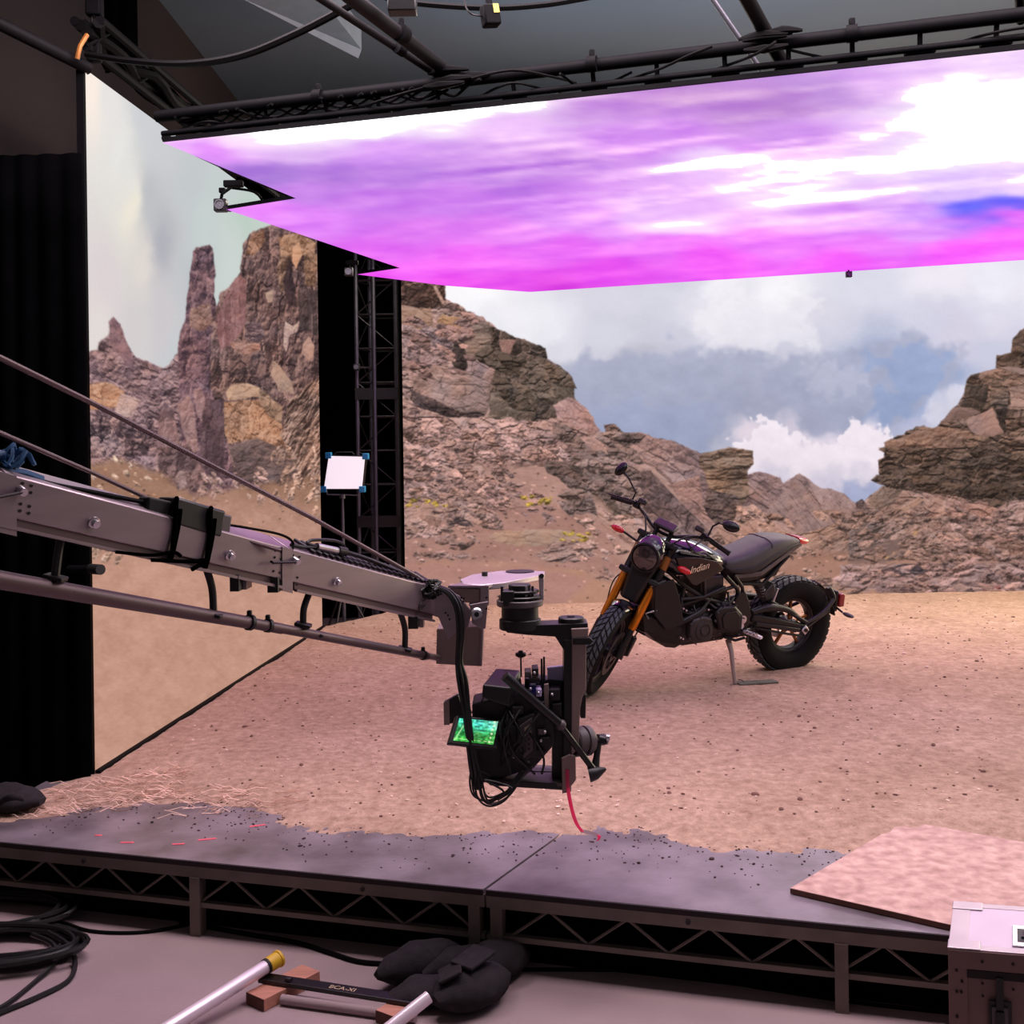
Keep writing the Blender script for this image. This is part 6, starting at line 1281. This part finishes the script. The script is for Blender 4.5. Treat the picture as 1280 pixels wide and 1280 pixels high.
b = MB(); b.loft([[V(x, y, z) for x, y, z in q] for q in ([(1.355, -.11, .575), (1.355, .11, .575), (1.05, .14, .50), (1.05, -.14, .50)], [(1.335, -.12, .46), (1.335, .12, .46), (1.04, .155, .45), (1.04, -.155, .45)], [(1.235, -.11, .375), (1.235, .11, .375), (1.04, .145, .34), (1.04, -.145, .34)], [(1.12, -.09, .31), (1.12, .09, .31), (1.06, .11, .305), (1.06, -.11, .305)])]); be = bp_('belly_pan', b, 'bike_black', bevel=.012, smooth=0)
b = MB()
for k in range(7):
    z = .42 + .022 * k; xx_ = 1.30 + (z - .42) * .38; b.bar(V(xx_ + .012, -.1, z), V(xx_ + .012, .1, z), .012, .008)
bp_('oil_cooler_fins', b, 'bike_satin', be, smooth=0)
b = MB(); b.bar(V(1.33, -.1, .585), V(1.26, .13, .585), .012, .01); b.tube([V(1.27, .15, .60), V(1.33, .11, .57), V(1.32, .14, .54)], .006, 6); bp_('cooler_bracket', b, 'steel', be)
# engine
b = MB(); b.hull8([V(1.08, -.13, .33), V(.58, -.13, .36), V(.58, .13, .36), V(1.08, .13, .33), V(1.08, -.13, .5), V(.56, -.13, .58), V(.56, .13, .58), V(1.08, .13, .5)]); en = bp_('engine_case', b, 'engine_grey', bevel=.03)
b = MB(); b.hull8([V(1.0, -.1, .31), V(.66, -.1, .32), V(.66, .1, .32), V(1.0, .1, .31), V(1.06, -.12, .36), V(.6, -.12, .37), V(.6, .12, .37), V(1.06, .12, .36)]); bp_('oil_sump', b, 'bike_black', en, bevel=.015)
def cyl_head(x0, z0, x1, z1, nm):
    d = V(x1 - x0, 0, z1 - z0).normalized(); p = V(d.z, 0, -d.x); L_ = math.hypot(x1 - x0, z1 - z0)
    a = V(x0, 0, z0); b = MB(); b.hull8([a + p * q + V(0, y, 0) + d * h for h in (0, L_) for q, y in ((-.085, -.11), (.085, -.11), (.085, .11), (-.085, .11))]); o = bp_(nm, b, 'bike_black', en, bevel=.015)
    b = MB()
    for k in range(6):
        h = .02 + (L_ - .06) * k / 5; b.hull8([a + p * q + V(0, y, 0) + d * hh for hh in (h, h + .008) for q, y in ((-.095, -.125), (.095, -.125), (.095, .125), (-.095, .125))])
    return o, b
o, b = cyl_head(.92, .44, 1.09, .66, 'front_cylinder'); b.bm.free()
o2, b = cyl_head(.78, .45, .74, .70, 'rear_cylinder'); b.bm.free()
b = MB(); b.tube([V(1.09, .135, .485), V(1.02, .15, .515), V(.93, .155, .555), V(.88, .15, .575)], [.022, .024, .024, .02], 12, smooth=4); bp_('coolant_pipe', b, 'bike_satin', en)
for s in (-1, 1):
    ax = V(0, s, 0); c = V(.905, s * .13, .44)
    b = MB(); b.prism([c + V(x, 0, z) for x, z in ((.10, .045), (.075, .085), (0, .098), (-.07, .08), (-.095, .0), (-.08, -.075), (0, -.09), (.075, -.075), (.1, -.02))], ax * .06); al = bp_('alternator_cover', b, 'engine_grey', en, bevel=.014)
    b = MB(); b.lathe([(.066, 0), (.062, .012), (.05, .014), (.048, .008), (.03, .008), (.026, .018), (.001, .018)], c + ax * .058 + V(.0, 0, 0), ax, 32); bp_('cover_cap', b, 'engine_grey', al)
    b = MB(); c2 = V(.705, s * .13, .50); b.prism([c2 + V(x, 0, z) for x, z in ((.115, .045), (.07, .095), (-.05, .095), (-.125, .03), (-.13, -.09), (-.05, -.11), (.06, -.075))], ax * .07); cl_ = bp_('sprocket_cover', b, 'bike_black', en, bevel=.016)
    b = MB(); b.prism([c2 + ax * .07 + V(x, 0, z) for x, z in ((.06, .02), (.03, .055), (-.06, .058), (-.095, .02), (-.095, -.07), (-.04, -.085), (.04, -.055))], ax * .008); bp_('cover_plate', b, 'bike_black', cl_, bevel=.004)
    b = MB()
    for x, z in ((.1, .06), (.05, .1), (-.05, .098), (-.13, .0), (-.1, -.11), (.07, -.085), (.115, .0)): b.cyl(c2 + V(x, s * .06, z), c2 + V(x, s * .078, z), .005, n=8)
    for x, z in ((.11, .06), (.03, .105), (-.1, .07), (-.1, -.07), (.05, -.1), (.11, -.05)): b.cyl(c + V(x * .95, s * .05, z * .9), c + V(x * .95, s * .064, z * .9), .0045, n=8)
    bp_('cover_bolt', b, 'grey_pipe', en)
r = random.Random(8)
for k in range(12):
    x0, z0 = r.uniform(.68, 1.1), r.uniform(.52, .62); b = MB(); b.tube([V(x0, .13, z0), V(x0 - .05, .165, z0 + r.uniform(-.05, .05)), V(x0 - r.uniform(.05, .16), .14, z0 + r.uniform(-.04, .12))], r.choice((.005, .007, .009)), 7, smooth=5); bp_('engine_hose', b, 'cable_rubber' if k % 3 else 'engine_grey', en)
b = MB()
for x, z in ((1.07, .60), (1.045, .585), (.92, .57), (.86, .575), (.65, .61), (1.07, .40), (1.05, .39)): b.cyl(V(x, .155, z), V(x, .172, z), .007, n=8)
bp_('fastener', b, 'steel', en)
# exhaust collectors under the engine and the silencer on the far side
for off in (.0, .05):
    b = MB(); b.tube([V(1.14, -.02 + off, .60), V(1.2, .02 + off, .48), V(1.1, .0 + off, .34), V(.9, -.06, .33), V(.62, -.14, .34), V(.45, -.17, .37)], .021, 12, smooth=6); bp_('exhaust_header', b, 'engine_grey')
b = MB(); b.tube([V(.5, -.17, .36), V(.42, -.19, .39), V(.1, -.215, .47), V(.06, -.215, .48)], [.03, .05, .052, .03], 20); bp_('silencer', b, 'bike_satin')
# swingarm, shock, chain run, plate hanger
for s in (-1, 1):
    b = MB(); b.hull8([V(.45, s * .11, .43), V(-.06, s * .125, .315), V(-.06, s * .155, .315), V(.45, s * .15, .43), V(.45, s * .11, .505), V(-.06, s * .125, .385), V(-.06, s * .155, .385), V(.45, s * .15, .505)]); sw = bp_('swingarm', b, 'bike_black', bevel=.012)
    b = MB(); b.tube([V(.46, s * .145, .515), V(.30, s * .14, .535), V(.12, s * .135, .50), V(-.03, s * .135, .40)], [.018, .03, .022, .014], 12, smooth=5); bp_('swingarm_brace', b, 'bike_black', sw)
    b = MB(); b.bar(V(.43, s * .165, .435), V(.02, s * .165, .352), .012, .028); bp_('arm_highlight', b, 'bike_satin', sw, bevel=.004)  # paler strip standing in for a highlight along the swingarm
    b = MB(); b.box(V(-.03, s * .165, .35), (.05, .016, .05), Matrix.Rotation(R(45), 3, 'Y')); ad = bp_('axle_block', b, 'steel', sw, bevel=.004)
    b = MB(); b.cyl(V(-.03, s * .17, .35), V(-.03, s * .182, .35), .014, n=6); bp_('axle_nut', b, 'bike_black', ad)
b = MB(); b.tube([V(.30, .03, .60), V(.42, .03, .78)], .02, 12); bp_('shock_absorber', b, 'bike_black')
b = MB(); pts = [V(.30 + .12 * k / 60 + .036 * math.cos(k * .9), .06 + .036 * math.sin(k * .9), .60 + .16 * k / 60) for k in range(61)]; b.tube(pts, .0065, 6); bp_('shock_spring', b, 'device_grey')
b = MB(); b.hull8([V(.30, .02, .56), V(.21, .02, .60), V(.21, .1, .60), V(.30, .1, .56), V(.33, .02, .62), V(.24, .02, .7), V(.24, .1, .7), V(.33, .1, .62)]); bp_('shock_linkage', b, 'engine_grey', bevel=.01)
b = MB(); b.bar(V(.262, .125, .57), V(.232, .125, .665), .02, .012); bp_('heel_guard', b, 'steel', bevel=.003)
for s in (1,):
    b = MB(); b.tube([V(.285, .125, .575), V(-.05, .15, .40)], .0145, 10); b.tube([V(-.05, .15, .40), V(-.20, .13, .445), V(-.325, .10, .515), V(-.345, .09, .555), V(-.30, .08, .62)], .0145, 10, smooth=4); b.tube([V(-.03, .15, .352), V(-.26, .12, .45), V(-.33, .10, .52)], .011, 8); hg_ = bp_('plate_hanger', b, 'bike_satin')
    b = MB(); b.tube([V(-.05, -.15, .40), V(-.20, -.13, .445), V(-.325, -.10, .515), V(-.345, -.09, .555), V(-.30, -.08, .62)], .0145, 10, smooth=4); bp_('hanger_tube', b, 'bike_satin', hg_)
secs = []
for k in range(9):
    a = R(126 + 46 * k / 8); e = V(math.cos(a), 0, math.sin(a)); rr = .368 + .01 * k / 8; wd = .05 + .03 * k / 8
    secs.append([RW + e * rr + V(0, -wd, 0), RW + e * (rr + .004), RW + e * rr + V(0, wd, 0), RW + e * (rr - .008) + V(0, wd, 0), RW + e * (rr - .005), RW + e * (rr - .008) + V(0, -wd, 0)])
b = MB(); b.loft(secs); bp_('rear_hugger', b, 'bike_black')
b = MB(); b.hull8([V(-.40, -.06, .42), V(-.43, -.06, .42), V(-.43, .06, .42), V(-.40, .06, .42), V(-.40, -.06, .575), V(-.43, -.06, .575), V(-.43, .06, .575), V(-.40, .06, .575)]); npl = bp_('plate_holder', b, 'bike_black', bevel=.008)
b = MB(); b.box(V(-.455, 0, .505), (.05, .15, .10)); bp_('brake_light', b, 'dark_red_lens', npl, bevel=.01)
for s in (-1, 1):
    b = MB(); b.tube([V(-.42, s * .06, .45), V(-.43, s * .11, .43)], .008, 8); stx = bp_('signal_stem', b, 'bike_black', npl); b = MB(); b.ball(V(-.435, s * .165, .425), (.022, .055, .016), 8); bp_('rear_signal', b, 'device_grey', npl)
# side stand, pegs, gear lever
b = MB(); b.tube([V(.64, .14, .335), V(.645, .19, .27), V(.66, .25, .15), V(.665, .285, .075)], [.022, .017, .014, .013], 12); b.box(V(.665, .295, .064), (.07, .045, .012), Matrix.Rotation(R(-10), 3, 'X')); sd = bp_('side_stand', b, 'device_taupe')
b = MB(); b.tube([V(.64, .2, .1) + V(0, .08, .0), V(.62, .3, .1), V(.6, .31, .07), V(.605, .3, .055)], .003, 5, smooth=6); bp_('stand_wire', b, 'cable_rubber', sd)
b = MB(); b.bar(V(.66, .12, .36), V(.45, .17, .39), .03, .04); b.tube([V(.70, .17, .37), V(.62, .19, .345), V(.55, .2, .36)], .01, 8); bp_('peg_bracket', b, 'bike_black')
b = MB(); b.bar(V(.53, .17, .395), V(.49, .30, .385), .03, .02); bp_('foot_peg', b, 'zip_white', bevel=.003, smooth=0)
b = MB()
for k in range(4): b.box(V(.545 - .016 * k * .4, .19 + .03 * k, .405), (.034, .012, .014))
bp_('peg_rubber', b, 'steel', smooth=0)
b = MB(); b.tube([V(.44, .15, .41), V(.3, .16, .375), V(.1, .165, .33), V(-.0, .165, .31)], .009, 8); b.tube([V(.46, -.12, .39), V(-.02, -.12, .32)], .012, 8); bp_('brake_rod', b, 'bike_black')
# dirt pad left on the ground beside the stand
p = on(946, 859, DECK + .01); pad = tag(MB().box((p.x, p.y, dz(p.x, p.y) + .008), (.28, .09, .012), Matrix.Rotation(R(12), 3, 'Z')).build('wooden_paddle', 'stand_wood', bevel=.004, smooth=0), 'thin grey wooden slat lying in the dirt behind the side stand', 'slat')
# ---------------------------------------------------------------- foreground on the concrete floor
def floor_pt(px, py, z=0.): return on(px, py, z)
def tubebag(b, c, M, l, w, h, n=14):
    secs = []
    for i in range(n + 1):
        t = i / n; s = math.sin(math.pi * min(max(t, .02), .98)) ** .55
        x = (t - .5) * l; ring = []
        for k in range(16):
            a = 2 * math.pi * k / 16; y = math.cos(a) * w / 2 * s; z = math.sin(a) * h / 2 * (s if math.sin(a) > 0 else s * .9) + h * .45
            y += .004 * math.sin(3 * a + x * 60); z += .004 * math.sin(2 * a + x * 45) if z > .01 else 0
            ring.append(c + M @ Vector((x, y, max(z, .002))))
        secs.append(ring)
    b.loft(secs)
sbg = thing('sandbag', 'black saddle sandbag lying on the floor under the deck seam', 'sandbag', floor_pt(570, 1240))
def tilt(a, b_=0): return Matrix.Rotation(R(a), 3, 'Z') @ Matrix.Rotation(R(b_), 3, 'X')
for px, py, a, l, w, h_ in ((526, 1226, 34, .36, .17, .15), (622, 1222, 44, .30, .19, .14), (590, 1258, 40, .32, .20, .15), (528, 1256, 30, .26, .16, .10), (572, 1226, 36, .30, .12, .13)):
    b = MB(); tubebag(b, floor_pt(px, py, 0), tilt(a), l, w, h_); b.build('bag_lobe', 'bag_cloth', sbg)
h0 = [floor_pt(548, 1222, .12), floor_pt(576, 1208, .155), floor_pt(606, 1186, .17)]
b = MB()
for p, q in zip(h0, h0[1:]): b.bar(p, q + (q - p) * .02, .10, .012)
b.build('handle', 'bag_cloth', sbg, bevel=.004)
s2 = thing('sandbag', 'dark sandbag slumped beside the drape at the left end of the platform', 'sandbag', on(10, 1010, .3))
b = MB(); tubebag(b, on(6, 1014, .301), tilt(-12), .40, .24, .13); b.build('bag_lobe', 'bag_cloth', s2)
b = MB(); strip(b, [on(0, 1004, .40), on(14, 996, .44), on(28, 998, .42)], (.0, 0, .03)); o = b.build('handle', 'bag_cloth', s2); o.modifiers.new('solid', 'SOLIDIFY').thickness = .01
# tubes, bar and wood blocks
tu = thing('aluminium_tube', 'silver tube with a yellow end cap lying across the floor in front', 'tube', floor_pt(300, 1230))
a_, b_ = on(336, 1206, .094), on(215, 1282, .045); d = (b_ - a_).normalized(); b2 = b_ + d * .12
MB().cyl(a_, b2, .024, n=20).build('tube', 'white_tube', tu); MB().lathe([(.027, -.002), (.028, .004), (.028, .045), (.031, .047), (.031, .056), (.022, .058), (.022, .05), (.001, .05)], a_ + d * .006, -d, 22).build('end_cap', 'yellow_cap', tu); MB().cyl(a_ + d * .004, a_ + d * .016, .0275, n=20).build('tape_ring', 'black_rubber', tu)
t2 = thing('aluminium_tube', 'silver tube end poking out in front of the black sandbag', 'tube', floor_pt(515, 1260))
a_, b_ = on(536, 1246, .12), on(488, 1284, .06); d = (b_ - a_).normalized(); MB().cyl(a_, b_ + d * .1, .021, n=20).build('tube', 'white_tube', t2)
def plank(px0, py0, px1, py1, w, h_, label):
    a, b0_ = on(px0, py0, 0), on(px1, py1, 0); t = thing('wood_block', label, 'wood block', a, group='wood blocks'); d = (b0_ - a).normalized()
    MB().bar(a + Vector((0, 0, h_ / 2 + .001)), b0_ + Vector((0, 0, h_ / 2 + .001)), w, h_).build('block', 'wood', t, bevel=.002, smooth=0)
    n = Vector((-d.y, d.x, 0)); MB().bar(a - d * .001 + Vector((0, 0, h_ / 2 + .001)), a + d * .002 + Vector((0, 0, h_ / 2 + .001)), w * .985, h_ * .97).build('end_grain', 'wood_end', t, smooth=0)
plank(319, 1260, 389, 1224, .095, .042, 'offcut of pinkish lumber under the left end of the black bar')
plank(483, 1283, 506, 1268, .095, .042, 'offcut of lumber under the black bar by the second tube')
br = thing('black_bar', 'flat black bar with a pale inscription laid across two wood blocks', 'bar', on(410, 1238, .06))
a_, b_ = on(327, 1222, .052), on(520, 1252, .052); d = (b_ - a_).normalized()
MB().bar(a_, b_, .052, .016).build('bar', 'black_paint', br, bevel=.002, smooth=0)
n = Vector((-d.y, d.x, 0)); Ml = Matrix((( d.x, n.x, 0, 0), (d.y, n.y, 0, 0), (0, 0, 1, 0), (0, 0, 0, 1)))
mid = on(428, 1235.5, .0605) - ROOTM[br.name].translation
lettering('lettering', 'BCA-XI', MATS['paint_cream'], br, Matrix.Translation(mid) @ Ml, .032, .0004)
MB().box(on(361, 1224, .066), (.022, .02, .012), Ml.to_3x3()).build('catch', 'black_metal', br, bevel=.002)
pl2 = tag(MB().cyl(on(352, 1249, .018), on(520, 1272, .018), .017, n=12).build('floor_pipe', 'concrete'), 'grey pipe lying on the floor behind the wood blocks', 'pipe')
# cables
def fc(label, pts, r, z=None, **k): return cable(label, [on(px, py, r if z is None else z) for px, py in pts], r, **k)
fc('black cable curving on the floor from the cable coils to under the platform', [(60, 1148), (82, 1154), (110, 1163), (150, 1166), (190, 1164), (228, 1157), (260, 1150)], .007)
fc('black cable lying along the shadow line under the left platform', [(225, 1152), (300, 1166), (370, 1178), (410, 1190), (450, 1202), (500, 1205), (530, 1206)], .009)
fc('black cable along the floor below the right platform', [(640, 1212), (720, 1212), (830, 1215), (960, 1236), (1080, 1254), (1190, 1266)], .007)
def coil(label, cx, cy, rx, ry, n, seed, tails=()):
    r = random.Random(seed); b = MB()
    for k in range(n):
        c = on(cx, cy, .012 + .011 * (k % 4)); R_ = rx * r.uniform(.82, 1.04); e = r.uniform(.86, 1.); o_ = Vector((r.uniform(-.02, .02), r.uniform(-.03, .03), 0)); ph = r.uniform(0, 6)
        b.tube([c + o_ + Vector((R_ * math.cos(t), ry * e * math.sin(t), .008 * math.sin(2 * t + ph) + .012)) for t in [j * 6.283 / 36 for j in range(36)]], .0095, 6, closed=True)
    for tl in tails: b.tube([on(px, py, z) for px, py, z in tl], .0095, 6, smooth=8)
    return tag(b.build('cable_coil', 'cable_rubber'), label, 'cable', 'coils of black cable')
coil('upper coil of black cable against the platform at the left edge', -20, 1143, .36, .20, 12, 1)
coil('lower coil of black cable with loose loops trailing to the bottom left corner', -26, 1186, .40, .17, 13, 2, (((60, 1165, .05), (84, 1180, .04), (94, 1200, .02), (86, 1225, .01), (50, 1245, .01), (-10, 1270, .01)), ((40, 1168, .06), (66, 1180, .05), (70, 1200, .03), (46, 1225, .01), (10, 1254, .01), (-20, 1270, .01))))
# flight case
zt_ = .52
ca_, cb_, cd_ = on(1185, 1184.5, zt_), on(1280, 1192, zt_), on(1192, 1127, zt_)
ex = (cb_ - ca_); ex.z = 0; ex.normalize(); ey = (cd_ - ca_); ey.z = 0; dep = ey.length; ey.normalize(); Wc = .62
fcase = thing('flight_case', 'pale flight case with aluminium edges standing in front of the platform at right', 'flight case', (ca_.x, ca_.y, 0))
def cp(u, v, z): p = ca_ + ex * u + ey * v; return Vector((p.x, p.y, z))
def cbx(name, m, u0, u1, v0, v1, z0, z1, bevel=.0): return MB().hull8([cp(u0, v0, z0), cp(u1, v0, z0), cp(u1, v1, z0), cp(u0, v1, z0), cp(u0, v0, z1), cp(u1, v0, z1), cp(u1, v1, z1), cp(u0, v1, z1)]).build(name, m, fcase, bevel=bevel, smooth=0)
cbx('body', 'case_shaded', .006, Wc - .006, .006, dep - .006, .0, zt_ - .006)
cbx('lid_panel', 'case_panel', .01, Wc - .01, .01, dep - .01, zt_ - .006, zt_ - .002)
for v0, v1, u0, u1 in ((0, .032, 0, Wc), (dep - .032, dep, 0, Wc), (0.032, dep - .032, 0, .05), (0.032, dep - .032, Wc - .05, Wc)): cbx('lid_edge', 'aluminium', u0, u1, v0, v1, zt_ - .004, zt_, .001)
for u0, u1 in ((0, .05), (Wc - .05, Wc)): cbx('corner_edge', 'case_shaded', u0, u1, -.002, .05, 0, zt_ - .004, .001)
cbx('front_rail', 'case_shaded', 0, Wc, -.004, .01, zt_ - .055, zt_ - .004, .001); cbx('front_strip', 'deck_edge', .05, Wc - .05, -.005, .004, zt_ - .078, zt_ - .056)
for u0, v0, s1, s2 in ((0, dep - .055, 0, 1), (0, 0, 0, 0)):
    cbx('lid_corner', 'aluminium', u0 - .002, u0 + .085, v0 - .002, v0 + .057, zt_ - .002, zt_ + .003, .012)
bb = MB()
for u, z in ((.022, .46), (.022, .40), (.034, .40), (.022, .33), (.036, .43), (.09, .49), (.09, .43), (.09, .395), (.17, .49), (.17, .42), (.028, .25)): bb.cyl(cp(u, -.003, z), cp(u, -.0065, z), .004, n=8)
bb.build('rivet', 'deck_edge', fcase)
cbx('latch_dish', 'black_metal', .105, .165, -.006, -.001, .24, .385, .004); cbx('latch_plate', 'device_grey', .113, .157, -.012, -.005, .27, .37, .006); cbx('latch_wing', 'black_metal', .124, .146, -.02, -.008, .30, .36, .003); cbx('latch_hook', 'black_metal', .125, .145, -.014, -.004, .36, .45, .002)
hu0, hv0 = .168, dep * .12
cbx('handle_dish', 'chrome', hu0, hu0 + .16, hv0, hv0 + dep * .42, zt_ - .001, zt_ + .004, .01); cbx('handle_recess', 'black_metal', hu0 + .014, hu0 + .14, hv0 + dep * .08, hv0 + dep * .34, zt_ + .003, zt_ + .0055)
MB().tube([cp(hu0 + .03, hv0 + .05, zt_ + .006), cp(hu0 + .03, hv0 + .075, zt_ + .014), cp(hu0 + .13, hv0 + .075, zt_ + .014), cp(hu0 + .13, hv0 + .05, zt_ + .006)], .006, 8).build('handle', 'device_grey', fcase)
# ---------------------------------------------------------------- light
def area(name, loc, target, sx, sy, power, col):
    d = bpy.data.lights.new(name, 'AREA'); d.shape = 'RECTANGLE'; d.size = sx; d.size_y = sy; d.energy = power; d.color = col
    o = bpy.data.objects.new(name, d); COL.objects.link(o); o.location = loc
    o.rotation_euler = (Vector(target) - Vector(loc)).to_track_quat('-Z', 'X').to_euler(); return o
KF = 1.
def strip_light(name, a, b_, z, tilt, w, power, col):
    mid = (a + b_) / 2; d = (b_ - a); o = area(name, (mid.x, mid.y, z), (mid.x, mid.y, z - 1), d.length, w, power, col)
    x = d.normalized(); nn = Vector((0, 0, 1)); M = Matrix((x, nn.cross(x), nn)).transposed().to_4x4(); M.translation = (mid.x, mid.y, z); o.matrix_world = M @ Matrix.Rotation(R(tilt), 4, 'X'); return o
sa = CO - CE1 * .2 - CE2 * .5; sb_ = CO + CE1 * 4.6 - CE2 * .5
strip_light('front_fill', sa, sb_, 4.3, 20, 1.0, 255, (1, .81, .88))  # added lamp out of frame, brightens the front dirt, deck and floor
strip_light('back_fill', Vector((-1.2, 11.0, 0)), Vector((6.4, 10.6, 0)), 4.25, -24, 1.2, 330, (1, .87, .74))  # added lamp, unseen above the LED ceiling, lifts the dirt at the back
area('side_fill', (7.6, 11.0, 2.2), (0, 7.6, .3), 3.0, 5.0, 320, (1, .86, .60))  # invented fill out of frame at right; no screen is built there
area('ceiling_wash', (1.5, 8.0, 3.9), (1.5, 8.0, 6.2), 6, 4, 72, (.74, .85, 1.))  # added lamp hidden over the LED panel, lightens the studio ceiling
w = bpy.data.worlds.new('studio_dim'); scene.world = w; w.use_nodes = True; bg = w.node_tree.nodes['Background']; bg.inputs['Color'].default_value = (.9, .8, .86, 1); bg.inputs['Strength'].default_value = .10
